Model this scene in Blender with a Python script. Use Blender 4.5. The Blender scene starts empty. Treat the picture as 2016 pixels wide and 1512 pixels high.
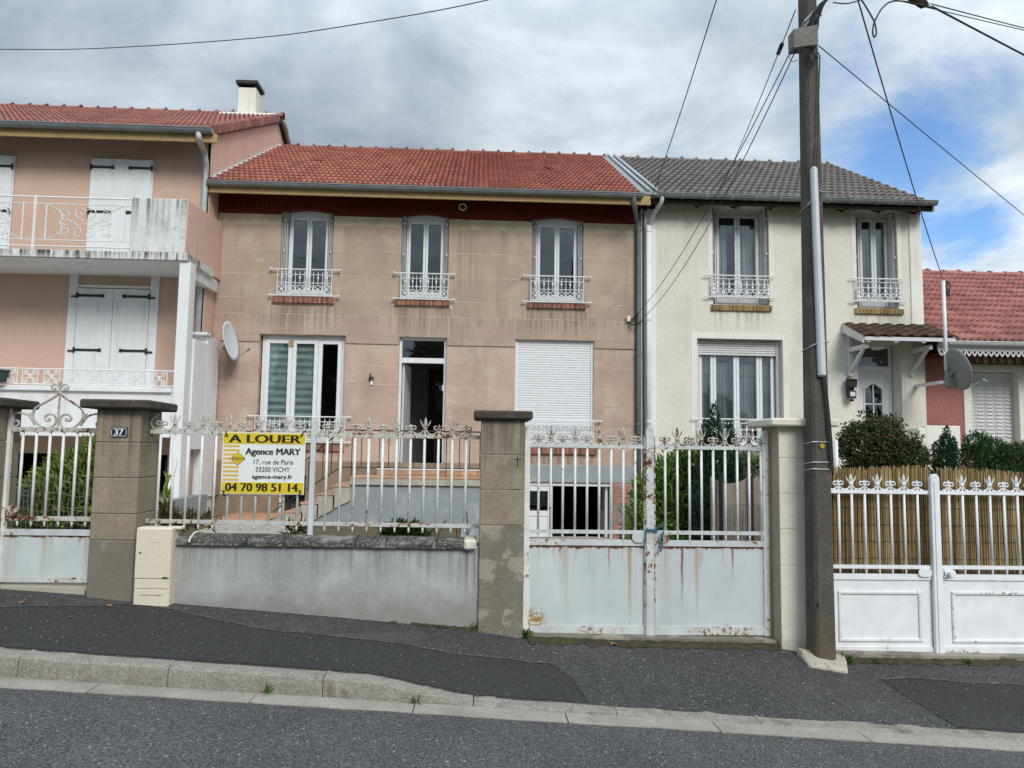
import bpy, bmesh, math, random
import numpy as np
from mathutils import Vector, Matrix
random.seed(7); rng = np.random.default_rng(7)
SC = bpy.context.scene; COL = SC.collection
R = math.radians
# ---------------------------------------------------------------- camera
EYE = np.array([0.0, 0.0, 1.7]); FPX = 1500.0; YAW = R(2.57); PIT = R(5.0); ROL = .0145
_r0 = np.array([math.cos(YAW), -math.sin(YAW), 0.0])
_f = np.array([math.sin(YAW)*math.cos(PIT), math.cos(YAW)*math.cos(PIT), math.sin(PIT)])
_u0 = np.cross(_r0, _f)
_r = math.cos(ROL)*_r0 + math.sin(ROL)*_u0; _u = math.cos(ROL)*_u0 - math.sin(ROL)*_r0
cd = bpy.data.cameras.new('camera'); cam = bpy.data.objects.new('camera', cd); COL.objects.link(cam)
cd.sensor_width = 36; cd.lens = 36*FPX/2016; cd.clip_start = .05; cd.clip_end = 3000
M4 = Matrix.Identity(4)
for i in range(3):
    M4[i][0] = _r[i]; M4[i][1] = _u[i]; M4[i][2] = -_f[i]; M4[i][3] = EYE[i]
cam.matrix_world = M4; SC.camera = cam
def ray(px, py):
    d = _f + (px-1008)/FPX*_r - (py-756)/FPX*_u
    return d
def at(px, py, Y):                      # survey: where a sight line meets the vertical plane y = Y
    d = ray(px, py); return EYE + d*(Y/d[1])
def AX(px, py, Y): return float(at(px, py, Y)[0])
def AZ(px, py, Y): return float(at(px, py, Y)[2])
# ---------------------------------------------------------------- node helper
class G:
    def __init__(s, name, tree=None):
        if tree is None:
            s.mat = bpy.data.materials.new(name); s.mat.use_nodes = True; s.nt = s.mat.node_tree
        else: s.nt = tree
        s.nt.nodes.clear(); s._pos = None
    def n(s, t, **k):
        nd = s.nt.nodes.new(t)
        for a, b in k.items(): setattr(nd, a, b)
        return nd
    def put(s, sock, v):
        if v is None: return
        if hasattr(v, 'is_output'): s.nt.links.new(v, sock)
        else:
            if sock.type == 'RGBA' and not isinstance(v, (int, float)) and len(v) == 3: v = (*v, 1)
            if sock.type == 'RGBA' and isinstance(v, (int, float)): v = (v, v, v, 1)
            if sock.type == 'VECTOR' and isinstance(v, (int, float)): v = (v, v, v)
            sock.default_value = v
    def m(s, op, a, b=None, c=None, clamp=False):
        nd = s.n('ShaderNodeMath', operation=op, use_clamp=clamp)
        s.put(nd.inputs[0], a); s.put(nd.inputs[1], b); s.put(nd.inputs[2], c); return nd.outputs[0]
    def vm(s, op, a, b=None, out=0):
        nd = s.n('ShaderNodeVectorMath', operation=op); s.put(nd.inputs[0], a); s.put(nd.inputs[1], b); return nd.outputs[out]
    def pos(s):
        if s._pos is None: s._pos = s.n('ShaderNodeNewGeometry').outputs['Position']
        return s._pos
    def obj(s): return s.n('ShaderNodeTexCoord').outputs['Object']
    def xyz(s, v=None):
        nd = s.n('ShaderNodeSeparateXYZ'); s.put(nd.inputs[0], v if v is not None else s.pos()); return nd.outputs
    def comb(s, x, y, z):
        nd = s.n('ShaderNodeCombineXYZ'); s.put(nd.inputs[0], x); s.put(nd.inputs[1], y); s.put(nd.inputs[2], z); return nd.outputs[0]
    def sc(s, v, k): return s.vm('MULTIPLY', v, k)
    def noise(s, scale, detail=4, rough=.55, vec=None, stretch=None, dist=0.0, out=0):
        v = vec if vec is not None else s.pos()
        if stretch: v = s.sc(v, stretch)
        nd = s.n('ShaderNodeTexNoise'); s.put(nd.inputs['Vector'], v)
        nd.inputs['Scale'].default_value = scale; nd.inputs['Detail'].default_value = detail
        nd.inputs['Roughness'].default_value = rough; nd.inputs['Distortion'].default_value = dist
        return nd.outputs[out]
    def vor(s, scale, vec=None, feature='F1', out='Distance', rnd=1.0):
        nd = s.n('ShaderNodeTexVoronoi', feature=feature); s.put(nd.inputs['Vector'], vec if vec is not None else s.pos())
        nd.inputs['Scale'].default_value = scale; nd.inputs['Randomness'].default_value = rnd; return nd.outputs[out]
    def step(s, v, a, b, lo=0.0, hi=1.0):
        nd = s.n('ShaderNodeMapRange', interpolation_type='SMOOTHSTEP'); s.put(nd.inputs[0], v)
        for i, q in enumerate((a, b, lo, hi)): s.put(nd.inputs[i+1], q)
        return nd.outputs[0]
    def mix(s, f, a, b, mode='MIX'):
        nd = s.n('ShaderNodeMix', data_type='RGBA', blend_type=mode); s.put(nd.inputs[0], f); s.put(nd.inputs[6], a); s.put(nd.inputs[7], b)
        return nd.outputs[2]
    def ramp(s, f, stops):
        nd = s.n('ShaderNodeValToRGB'); s.put(nd.inputs[0], f); el = nd.color_ramp.elements
        while len(el) < len(stops): el.new(.5)
        for e, (p, c) in zip(el, stops): e.position = p; e.color = (*c, 1) if len(c) == 3 else c
        return nd.outputs[0]
    def rnd(s):
        a = s.n('ShaderNodeNewGeometry').outputs['Random Per Island']; b = s.n('ShaderNodeObjectInfo').outputs['Random']
        return s.m('FRACT', s.m('ADD', a, b))
    def bump(s, h, strength=.3, dist=.01):
        nd = s.n('ShaderNodeBump'); nd.inputs['Strength'].default_value = strength; nd.inputs['Distance'].default_value = dist
        s.put(nd.inputs['Height'], h); return nd.outputs[0]
    def out(s, col, rough=.8, normal=None, spec=.3, metal=0.0, **k):
        b = s.n('ShaderNodeBsdfPrincipled'); o = s.n('ShaderNodeOutputMaterial')
        s.put(b.inputs['Base Color'], col); s.put(b.inputs['Roughness'], rough); s.put(b.inputs['Specular IOR Level'], spec)
        s.put(b.inputs['Metallic'], metal)
        if normal is not None: s.put(b.inputs['Normal'], normal)
        for a, v in k.items(): s.put(b.inputs[a], v)
        s.nt.links.new(b.outputs[0], o.inputs[0]); return s.mat
# ---------------------------------------------------------------- sky, sun, exposure
def unit(v): v = np.array(v); return tuple(v/np.linalg.norm(v))
SUN_EL, SUN_AZ = R(36), R(158)          # azimuth clockwise from +Y: behind the camera, to the right
wd = bpy.data.worlds.new('World'); SC.world = wd; wd.use_nodes = True
g = G('', wd.node_tree)
sky = g.n('ShaderNodeTexSky', sky_type='NISHITA', sun_disc=False, sun_elevation=SUN_EL, sun_rotation=SUN_AZ)
d = g.n('ShaderNodeTexCoord').outputs['Generated']; dx, dy, dz = g.xyz(d)
den = g.m('ADD', g.m('MAXIMUM', dz, 0.0), .22)
cp = g.comb(g.m('DIVIDE', dx, den), g.m('DIVIDE', dy, den), 0.0)
def lobe(px, py, w, amp):
    nd = g.vm('DISTANCE', d, unit(ray(px, py)), out=1)
    return g.m('MULTIPLY', g.m('EXPONENT', g.m('MULTIPLY', g.m('POWER', nd, 2.0), -1/w**2)), amp)
def addall(l):
    r = l[0]
    for q in l[1:]: r = g.m('ADD', r, q)
    return r
n1 = g.noise(2.3, 10, .60, vec=g.vm('ADD', cp, (3.1, 1.7, 0)), dist=.35)
n2 = g.noise(2.7, 10, .58, vec=g.vm('ADD', cp, (7.3, 4.2, 2)), dist=.3)
cover = addall([n1, .30, lobe(1755, 325, .095, -.42), lobe(1905, 455, .06, -.26), lobe(1960, 280, .08, -.16), lobe(1850, 170, .10, .08), lobe(2000, 380, .04, .08)])
cov = g.step(cover, .40, .72)
lum = addall([g.m('MULTIPLY', g.m('SUBTRACT', n2, .5), 1.9), .40, lobe(1850, 150, .22, .30), lobe(1400, 250, .12, .22), lobe(1000, 240, .1, .12), lobe(1330, 170, .05, -.12), lobe(1900, 520, .14, .40), lobe(350, 60, .3, -.10)])
cc = g.ramp(lum, [(0.0, (.165, .205, .24)), (.25, (.225, .27, .31)), (.5, (.295, .345, .385)), (.75, (.40, .445, .475)), (1, (.50, .53, .55))])
zen = g.step(dz, .35, 1.0, 1.0, 2.3)
cc = g.vm('SCALE', cc); cc.node.inputs[3].default_value = 1; g.put(cc.node.inputs[3], zen)
STR = .1
bg = g.n('ShaderNodeBackground'); bg.inputs['Strength'].default_value = STR
blue = g.mix(1.0, sky.outputs[0], (.78, 1.02, 1.26), 'MULTIPLY')
cl = g.vm('SCALE', cc); cl.node.inputs[3].default_value = 1.12/STR
g.put(bg.inputs[0], g.mix(cov, blue, cl)); o = g.n('ShaderNodeOutputWorld'); g.nt.links.new(bg.outputs[0], o.inputs[0])
sl = bpy.data.lights.new('sun', 'SUN'); sl.energy = 1.5; sl.angle = R(24); sl.color = (1, .96, .9)
sun = bpy.data.objects.new('sun', sl); COL.objects.link(sun); sun.location = (6, -12, 20)
sdir = Vector((math.sin(SUN_AZ)*math.cos(SUN_EL), math.cos(SUN_AZ)*math.cos(SUN_EL), math.sin(SUN_EL)))
sun.rotation_euler = sdir.to_track_quat('Z', 'Y').to_euler()
vs = SC.view_settings; SC.display_settings.display_device = 'sRGB'
vs.view_transform = 'Standard'; vs.look = 'None'; vs.exposure = 0.74; vs.gamma = 1; vs.use_curve_mapping = False
SC.render.engine = 'CYCLES'
# ---------------------------------------------------------------- object helpers
WL = {}                                  # world location of every object with children
def tagit(o, label=None, cat=None, group=None, kind=None):
    for k, v in (('label', label), ('category', cat), ('group', group), ('kind', kind)):
        if v: o[k] = v
    return o
def thing(name, loc, label, cat, group=None):
    o = bpy.data.objects.new(name, None); COL.objects.link(o); o.location = loc; o.empty_display_size = .2
    WL[o.name] = Vector(loc); return tagit(o, label, cat, group)
def link(name, me, parent=None, M=None, label=None):
    o = bpy.data.objects.new(name, me); COL.objects.link(o)
    M = M if M is not None else Matrix.Identity(4)
    WL[o.name] = M.translation.copy()
    if parent is not None:
        o.parent = parent; o.matrix_local = Matrix.Translation(-WL[parent.name]) @ M
    else: o.matrix_world = M
    if label: o['label'] = label
    return o
def T(x, y, z): return Matrix.Translation((x, y, z))
class MB:
    def __init__(s): s.v = []; s.f = []; s.k = None
    def add(s, vs, fs):
        b = len(s.v); s.v += [tuple(map(float, q)) for q in vs]; s.f += [tuple(i+b for i in q) for q in fs]; return s
    def box(s, x0, x1, y0, y1, z0, z1):
        return s.add([(x0,y0,z0),(x1,y0,z0),(x1,y1,z0),(x0,y1,z0),(x0,y0,z1),(x1,y0,z1),(x1,y1,z1),(x0,y1,z1)],
                     [(0,3,2,1),(4,5,6,7),(0,1,5,4),(1,2,6,5),(2,3,7,6),(3,0,4,7)])
    def hexa(s, a, b):                   # two quads (4 points each), joined
        return s.add(list(a)+list(b), [(3,2,1,0),(4,5,6,7),(0,1,5,4),(1,2,6,5),(2,3,7,6),(3,0,4,7)])
    def prism(s, poly, axis, a0, a1):    # poly in the two other axes
        n = len(poly)
        def p(q, a):
            return {'x': (a, q[0], q[1]), 'y': (q[0], a, q[1]), 'z': (q[0], q[1], a)}[axis]
        return s.add([p(q, a0) for q in poly]+[p(q, a1) for q in poly],
                     [tuple(range(n)), tuple(range(2*n-1, n-1, -1))]+[(i, i+n, (i+1) % n+n, (i+1) % n) for i in range(n)])
    def bar(s, p, q, w, h=None):         # square bar between two points
        return s.tube([p, q], w/2*1.414, 4, h=(h/w if h else 1), rot=math.pi/4)
    def tube(s, pts, r, n=6, cap=True, h=1, rot=0):
        pts = [Vector(p) for p in pts]; m = len(pts); rs = r if isinstance(r, (list, tuple)) else [r]*m
        vs = []; prev = None
        for i, p in enumerate(pts):
            t = (pts[min(i+1, m-1)]-pts[max(i-1, 0)]).normalized()
            if prev is None:
                a = Vector((0, 0, 1)) if abs(t.z) < .9 else Vector((0, 1, 0))
                e = t.cross(a).normalized()
            else: e = (prev-t*prev.dot(t)).normalized()
            prev = e; b = t.cross(e)
            for j in range(n):
                th = 2*math.pi*j/n+rot; vs.append(p+e*math.cos(th)*rs[i]+b*math.sin(th)*rs[i]*h)
        fs = [(i*n+j, i*n+(j+1) % n, (i+1)*n+(j+1) % n, (i+1)*n+j) for i in range(m-1) for j in range(n)]
        if cap: fs += [tuple(range(n-1, -1, -1)), tuple((m-1)*n+j for j in range(n))]
        return s.add(vs, fs)
    def lathe(s, prof, c=(0, 0, 0), n=10):
        k = len(prof)
        vs = [(c[0]+r*math.cos(2*math.pi*j/n), c[1]+r*math.sin(2*math.pi*j/n), c[2]+z) for r, z in prof for j in range(n)]
        fs = [(i*n+j, i*n+(j+1) % n, (i+1)*n+(j+1) % n, (i+1)*n+j) for i in range(k-1) for j in range(n)]
        fs += [tuple(range(n-1, -1, -1)), tuple((k-1)*n+j for j in range(n))]
        return s.add(vs, fs)
    def merge(s, vs, fs, M):
        return s.add([M @ Vector(q) for q in vs], fs)
    def mesh(s, name, mat, smooth=False, bevel=0, seg=1):
        me = bpy.data.meshes.new(name); me.from_pydata(s.v, [], s.f); me.update()
        bm = bmesh.new(); bm.from_mesh(me); bmesh.ops.recalc_face_normals(bm, faces=bm.faces)
        if bevel:
            bmesh.ops.bevel(bm, geom=[e for e in bm.edges if e.is_manifold and e.calc_face_angle(0) > .5], offset=bevel, segments=seg, affect='EDGES', clamp_overlap=True)
        bm.to_mesh(me); bm.free()
        if mat is not None: me.materials.append(mat)
        if smooth:
            for p in me.polygons: p.use_smooth = True
        return me
    def build(s, name, mat, parent=None, label=None, **k):
        return link(name, s.mesh(name, mat, **k), parent, None, label)
def curve(pts, n=8):                     # smooth polyline through points (Catmull-Rom)
    P = [np.array(p, float) for p in pts]; P = [2*P[0]-P[1]]+P+[2*P[-1]-P[-2]]; out = []
    for i in range(1, len(P)-2):
        for t in np.linspace(0, 1, n, endpoint=False):
            a, b, c, e = P[i-1:i+3]
            out.append(.5*((2*b)+(-a+c)*t+(2*a-5*b+4*c-e)*t*t+(-a+3*b-3*c+e)*t**3))
    out.append(P[-2]); return out
def spiral(cx, cz, r0, r1, a0, a1, n=12, y=0.0):
    return [(cx+(r0+(r1-r0)*t)*math.cos(a0+(a1-a0)*t), y, cz+(r0+(r1-r0)*t)*math.sin(a0+(a1-a0)*t)) for t in np.linspace(0, 1, n)]
# ---------------------------------------------------------------- materials
def aged(name, c, var=.18, scale=2.5, streak=None, spots=None, bump=(60, .25, .004), rough=.88, spec=.2, fine=.08, rnd=0.0, patch=None, low=None, drips=None):
    g = G(name); c = np.array(c)
    f = g.noise(scale, 7, .62)
    col = g.ramp(f, [(.28, tuple(c*(1-var))), (.5, tuple(c)), (.72, tuple(np.minimum(c*(1+var), .9)))])
    fn = g.noise(bump[0]*.9, 3, .6); col = g.mix(1.0, col, g.ramp(fn, [(.3, (1-fine,)*3), (.7, (1+fine,)*3)]), 'MULTIPLY')
    if patch:                            # (colour, scale, low, high)
        col = g.mix(g.step(g.noise(patch[1], 6, .6, dist=.4), patch[2], patch[3]), col, patch[0])
    if streak:                           # (colour, amount, stretch)
        s1 = g.noise(1.0, 6, .6, stretch=(streak[2], streak[2], streak[2]*.07))
        s2 = g.noise(1.3, 3, .5)
        msk = g.m('MULTIPLY', g.step(s1, .5, .72), g.step(s2, .38, .62)); msk = g.m('MULTIPLY', msk, streak[1])
        col = g.mix(msk, col, streak[0])
    if drips:                            # run-off stains: (x0, x1, ztop, length, colour, strength)
        x, y, z = g.xyz(); fn = g.noise(1.0, 6, .65, stretch=(16, 4, .5)); fm = g.step(fn, .40, .66)
        for x0, x1, zt, ln, cc, am in drips:
            dn = g.m('SUBTRACT', zt, z); k = g.m('MULTIPLY', g.step(dn, -.02, .01), g.step(dn, ln*.15, ln, 1, 0))
            k = g.m('MULTIPLY', k, g.m('MULTIPLY', g.step(x, x0-.12, x0+.10), g.step(x, x1-.10, x1+.12, 1, 0)))
            col = g.mix(g.m('MULTIPLY', g.m('MULTIPLY', k, fm), am), col, cc)
    if spots:                            # (colour, scale, threshold)
        col = g.mix(g.step(g.noise(spots[1], 3, .7), spots[2], spots[2]+.05), col, spots[0])
    if low:                              # (colour, z0, z1): splash-back dirt near the ground
        z = g.xyz()[2]; zz = g.m('ADD', z, g.m('MULTIPLY', g.m('SUBTRACT', g.noise(6, 5, .65), .5), .35))
        col = g.mix(g.step(zz, low[1], low[2], low[3] if len(low) > 3 else .8, 0.0), col, low[0])
    if rnd:
        col = g.mix(1.0, col, g.ramp(g.rnd(), [(0, (1-rnd,)*3), (1, (1+rnd,)*3)]), 'MULTIPLY')
    h = g.m('ADD', g.noise(bump[0], 4, .65), g.m('MULTIPLY', g.noise(bump[0]*.2, 3), .6))
    return g.out(col, rough, g.bump(h, bump[1], bump[2]), spec)
def plain(name, c, rough=.5, spec=.3, metal=0.0, var=.06, rnd=0.0, bump=0):
    g = G(name); c = np.array(c)
    col = g.ramp(g.noise(9, 5, .6), [(.3, tuple(c*(1-var))), (.7, tuple(c*(1+var)))])
    if rnd: col = g.mix(1.0, col, g.ramp(g.rnd(), [(0, (1-rnd,)*3), (1, (1+rnd,)*3)]), 'MULTIPLY')
    return g.out(col, rough, g.bump(g.noise(120, 3), bump, .003) if bump else None, spec, metal)
def rusty(name, c, amt=.5, dirt=.3, lo=.82):
    g = G(name); c = np.array(c)
    col = g.ramp(g.noise(7, 6, .6), [(.3, tuple(c*lo)), (.7, tuple(c*1.08))])
    col = g.mix(g.m('MULTIPLY', g.step(g.noise(3, 6, .65), .5, .8), dirt), col, (.33, .28, .2))
    n = g.m('ADD', g.noise(22, 6, .7), g.m('MULTIPLY', g.m('SUBTRACT', g.noise(2.2, 2), .5), .55))
    t = .80-.42*amt
    edge = g.step(n, t-.05, t+.02); core = g.step(n, t+.01, t+.07)
    rc = g.ramp(g.noise(60, 4, .7), [(.3, (.035, .016, .010)), (.55, (.11, .040, .020)), (.78, (.21, .09, .04))])
    col = g.mix(g.m('MULTIPLY', edge, .75), col, (.36, .22, .11)); col = g.mix(core, col, rc)
    return g.out(col, g.step(core, 0, 1, .5, .9), g.bump(g.m('ADD', g.noise(90, 4, .6), g.m('MULTIPLY', core, -.6)), .3, .003), .3)
def leafmat(name, c1, c2, c3=None, trans=.25):
    g = G(name); r = g.rnd()
    col = g.ramp(r, [(0, c1), (.75, c2)]+([(.9, c3), (1, c3)] if c3 else [(1, c2)]))
    col = g.mix(1.0, col, g.ramp(g.noise(2.5, 3), [(.3, (.6,)*3), (.7, (1.3,)*3)]), 'MULTIPLY')
    b = g.n('ShaderNodeBsdfPrincipled'); g.put(b.inputs['Base Color'], col); b.inputs['Roughness'].default_value = .55
    b.inputs['Specular IOR Level'].default_value = .3
    t = g.n('ShaderNodeBsdfTranslucent'); g.put(t.inputs[0], col); mx = g.n('ShaderNodeMixShader'); mx.inputs[0].default_value = trans
    g.nt.links.new(b.outputs[0], mx.inputs[1]); g.nt.links.new(t.outputs[0], mx.inputs[2])
    o = g.n('ShaderNodeOutputMaterial'); g.nt.links.new(mx.outputs[0], o.inputs[0]); return g.mat
def glassmat(name, refl=.13, tint=(.86, .89, .9)):
    g = G(name); t = g.n('ShaderNodeBsdfTransparent'); g.put(t.inputs[0], tint)
    gl = g.n('ShaderNodeBsdfGlossy'); gl.inputs['Roughness'].default_value = .015; g.put(gl.inputs[0], (.92, .96, 1))
    g.put(gl.inputs['Normal'], g.bump(g.noise(1.6, 2), .035, .05))
    lw = g.n('ShaderNodeLayerWeight'); lw.inputs[0].default_value = .35
    fac = g.m('ADD', g.m('MULTIPLY', lw.outputs['Fresnel'], .6), refl, clamp=True)
    mx = g.n('ShaderNodeMixShader'); g.put(mx.inputs[0], fac)
    g.nt.links.new(t.outputs[0], mx.inputs[1]); g.nt.links.new(gl.outputs[0], mx.inputs[2])
    o = g.n('ShaderNodeOutputMaterial'); g.nt.links.new(mx.outputs[0], o.inputs[0]); return g.mat
def tilemat(name, c, moss=(.12, .12, .09), mossamt=.25, rnd=.22):
    g = G(name); c = np.array(c)
    col = g.ramp(g.noise(4, 6, .65), [(.3, tuple(c*.78)), (.7, tuple(c*1.12))])
    col = g.mix(1.0, col, g.ramp(g.rnd(), [(0, (1-rnd,)*3), (1, (1+rnd,)*3)]), 'MULTIPLY')
    col = g.mix(g.m('MULTIPLY', g.step(g.noise(3.2, 6, .7), .48, .70), mossamt), col, moss)
    return g.out(col, .85, g.bump(g.noise(70, 4, .6), .25, .004), .2)
MT = {}
MT['block'] = aged('pink_render', (.42, .29, .228), .15, 1.6, streak=((.26, .20, .155), .8, 2.2), patch=((.48, .37, .28), 2.6, .53, .8), bump=(55, .35, .006), rnd=.06)
MT['ledge'] = aged('pink_render_lintel', (.375, .265, .21), .15, 1.6, streak=((.22, .18, .14), .8, 2.6), bump=(55, .35, .006), rnd=.07)
MT['joint'] = aged('pale_joint', (.52, .43, .345), .2, 4, patch=((.40, .30, .23), 3.5, .48, .66), bump=(80, .3, .004))
MT['creamblock'] = aged('cream_stone', (.54, .47, .325), .12, 3, streak=((.30, .27, .19), .7, 3), patch=((.42, .37, .23), 4, .5, .72), bump=(60, .3, .005), rnd=.06)
MT['frieze'] = aged('dark_red_paint', (.13, .018, .013), .2, 3, bump=(40, .2, .004), rough=.7)
MT['plinth'] = aged('beige_stucco', (.36, .26, .185), .2, 2, streak=((.24, .18, .13), .8, 3), bump=(50, .4, .006))
MT['basement'] = aged('brown_stucco', (.25, .185, .13), .25, 1.8, streak=((.15, .12, .085), .8, 2.5), bump=(45, .5, .008))
MT['brick'] = aged('red_brick', (.235, .095, .068), .3, 8, bump=(60, .5, .005), rnd=.3, spots=((.40, .3, .24), 30, .66))
MT['brickpale'] = aged('pinkish_brick', (.36, .18, .14), .2, 8, bump=(60, .5, .005), rnd=.18)
MT['brickgrey'] = aged('greyed_brick', (.26, .2, .17), .2, 8, bump=(60, .5, .005), rnd=.12)
MT['ybrick'] = aged('ochre_brick', (.25, .16, .06), .25, 9, bump=(60, .4, .004), rnd=.28)
MT['mortar'] = aged('mortar', (.52, .46, .38), .15, 6)
MT['cream'] = aged('cream_roughcast', (.69, .67, .595), .06, 1.2, streak=((.50, .47, .39), .55, 1.8), drips=[(4.6, 5.75, 4.56, .6, (.42, .39, .31), .7), (7.5, 8.35, 4.55, .6, (.42, .39, .31), .7), (3.4, 8.8, 6.7, .7, (.50, .47, .39), .5), (4.2, 6.0, 2.0, 1.2, (.45, .43, .36), .5)], bump=(48, .75, .012), fine=.10)
MT['creamsmooth'] = aged('cream_smooth_band', (.74, .725, .665), .06, 2, streak=((.42, .40, .36), .5, 3), spots=((.30, .27, .23), 26, .73), bump=(90, .2, .003))
MT['lhwall'] = aged('salmon_render', (.58, .40, .315), .07, 1.1, streak=((.40, .27, .21), .5, 1.5), bump=(70, .3, .004))
MT['lhgable'] = aged('salmon_gable_render', (.66, .44, .36), .09, 1.5, streak=((.45, .32, .27), .8, 2.2), bump=(42, .6, .01), fine=.12)
MT['whitewall'] = aged('white_render', (.74, .75, .76), .05, 1.6, streak=((.45, .44, .41), .5, 3), spots=((.5, .45, .38), 24, .73), bump=(60, .35, .005))
MT['stainwhite'] = aged('black_streaked_white_concrete', (.66, .67, .66), .1, 3, streak=((.13, .125, .11), 1.0, 9), patch=((.50, .50, .48), 7, .5, .72), drips=[(-6.6, -4.6, 6.1, 1.1, (.13, .125, .11), .95)], bump=(60, .4, .005))
MT['dripwhite'] = aged('white_slab_edge', (.70, .70, .68), .08, 3, drips=[(-14, -4.5, AZ(150, 492.5, 12.8)+.01, .22, (.05, .045, .04), 1.0)], streak=((.06, .055, .05), 1.0, 14), patch=((.34, .33, .30), 9, .52, .72), bump=(60, .3, .005))
MT['redstucco'] = aged('brick_pink_roughcast', (.36, .155, .135), .12, 3, bump=(36, 1.0, .02), fine=.16)
MT['pvc'] = plain('white_pvc', (.72, .74, .76), .35, .4, var=.04)
MT['pvcgrey'] = plain('greyed_white_frame', (.60, .61, .61), .45, .35, var=.08)
MT['white_metal'] = plain('white_painted_iron', (.72, .73, .74), .45, .35, var=.08)
MT['zinc'] = aged('zinc', (.19, .21, .215), .2, 4, bump=(30, .1, .003), rough=.42, spec=.5)
MT['zincbright'] = aged('bright_zinc', (.42, .44, .46), .15, 6, bump=(30, .1, .003), rough=.35, spec=.6)
MT['pipegrey'] = aged('grey_pipe', (.13, .15, .16), .15, 5, bump=(30, .1, .003), rough=.45, spec=.45)
MT['wood'] = aged('varnished_fascia', (.40, .27, .13), .2, 5, bump=(50, .2, .003), rough=.6)
MT['darkwood'] = plain('dark_eaves_wood', (.05, .035, .025), .8)
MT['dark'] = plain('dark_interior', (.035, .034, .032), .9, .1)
MT['room'] = plain('interior_wall', (.30, .29, .28), .9, .1)
MT['black'] = plain('black_metal', (.022, .022, .023), .5, .4)
MT['cable'] = plain('black_cable', (.03, .03, .032), .6, .3)
MT['glass'] = glassmat('window_glass', .06)
MT['glassdoor'] = glassmat('door_glass', .09, (.5, .53, .55))
MT['stone'] = aged('brown_grey_pillar_render', (.265, .225, .165), .2, 2.2, streak=((.13, .11, .085), .7, 4), bump=(70, .6, .006), fine=.2, spots=((.36, .31, .22), 60, .66), drips=[(-4.5, .6, 2.05, .7, (.10, .085, .065), .85)], patch=((.32, .28, .215), 3, .54, .76))
MT['stonebase'] = aged('smooth_grey_cement', (.185, .165, .135), .12, 2, patch=((.40, .42, .42), 2.6, .56, .70), bump=(60, .3, .004))
MT['cement2'] = aged('patched_cement', (.19, .172, .14), .16, 3, patch=((.31, .28, .225), 3.4, .50, .56), streak=((.34, .36, .36), .7, 3), bump=(36, .7, .012))
MT['cap'] = aged('blackened_cap_stone', (.062, .054, .046), .35, 6, spots=((.16, .14, .12), 14, .64), bump=(26, .8, .012), streak=((.1, .085, .07), .6, 4))
MT['pillar3'] = aged('cream_cast_stone', (.66, .62, .53), .07, 3, streak=((.46, .42, .34), .6, 4), bump=(80, .3, .004), low=((.32, .30, .25), -.05, .28, .7))
MT['lowwall'] = aged('grey_cement_render', (.36, .372, .368), .17, 1.5, streak=((.18, .19, .19), .8, 1.8), patch=((.45, .475, .475), 2.6, .48, .72), bump=(45, .4, .006), low=((.20, .19, .165), .28, .62, .7), drips=[(-2.6, .1, 1.0, .6, (.20, .21, .205), .75), (-.09, .02, 1.0, .9, (.13, .13, .12), .9)], spots=((.21, .21, .2), 9, .70))
MT['coping'] = aged('lichen_black_coping', (.075, .07, .064), .4, 7, spots=((.25, .24, .215), 42, .56), bump=(18, 1.0, .03), patch=((.24, .23, .21), 7, .5, .66))
MT['whitestone'] = aged('flaked_white_stone', (.60, .56, .48), .2, 9, spots=((.25, .23, .2), 22, .6), bump=(26, .8, .015))
MT['porchwall'] = aged('blue_grey_render', (.27, .30, .32), .14, 1.6, patch=((.36, .39, .41), 2.4, .5, .75), bump=(45, .3, .005))
MT['stair'] = aged('stained_concrete_edge', (.40, .365, .31), .2, 4, streak=((.15, .125, .095), .9, 7), bump=(50, .4, .006))
MT['terracotta'] = aged('terracotta_floor_tile', (.52, .30, .19), .2, 6, spots=((.30, .18, .12), 9, .6), bump=(60, .2, .003), rnd=.12, rough=.6)
MT['pole'] = aged('weathered_grey_concrete_pole', (.094, .087, .076), .2, 2.5, streak=((.045, .04, .034), .8, 14), patch=((.16, .15, .14), 3, .52, .72), bump=(75, .7, .008), fine=.28, low=((.13, .09, .03), .0, .55, .40))
MT['polelight'] = aged('pale_concrete_pole', (.12, .115, .105), .2, 2.5, streak=((.22, .22, .22), .8, 9), bump=(75, .5, .006), fine=.22)
MT['conduit'] = plain('grey_white_plastic', (.55, .58, .62), .4, .4)
MT['boxgrey'] = aged('weathered_grey_box', (.20, .19, .175), .25, 14, spots=((.3, .29, .27), 40, .6), bump=(60, .5, .005))
MT['sideply'] = aged('brown_side_render', (.36, .31, .24), .12, 3, streak=((.24, .2, .15), .6, 4), bump=(70, .4, .005))
MT['footing'] = aged('dirty_concrete_footing', (.42, .385, .32), .2, 7, spots=((.2, .17, .12), 12, .58), bump=(30, .8, .012))
MT['meter'] = aged('ivory_plastic', (.68, .61, .49), .04, 3, bump=(90, .1, .002), rough=.5, spec=.35, streak=((.55, .48, .38), .4, 5))
MT['rusty'] = rusty('rusty_white_paint', (.56, .595, .60), .42)
MT['veryrusty'] = rusty('very_rusty_white_paint', (.52, .54, .52), .60, .5)
MT['bar'] = rusty('chalky_white_bar_paint', (.76, .77, .745), .32, .3)
MT['whitegate'] = rusty('white_gate_paint', (.76, .785, .81), .14, .12, .93)
MT['whitegate_bottom'] = rusty('white_gate_paint_rusting', (.72, .74, .76), .42, .2, .92)
MT['ironfinial'] = rusty('bare_worn_iron', (.50, .48, .44), .50, .6)
MT['fencepost'] = plain('pale_blue_grey_steel', (.55, .58, .59), .5, .3)
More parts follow.
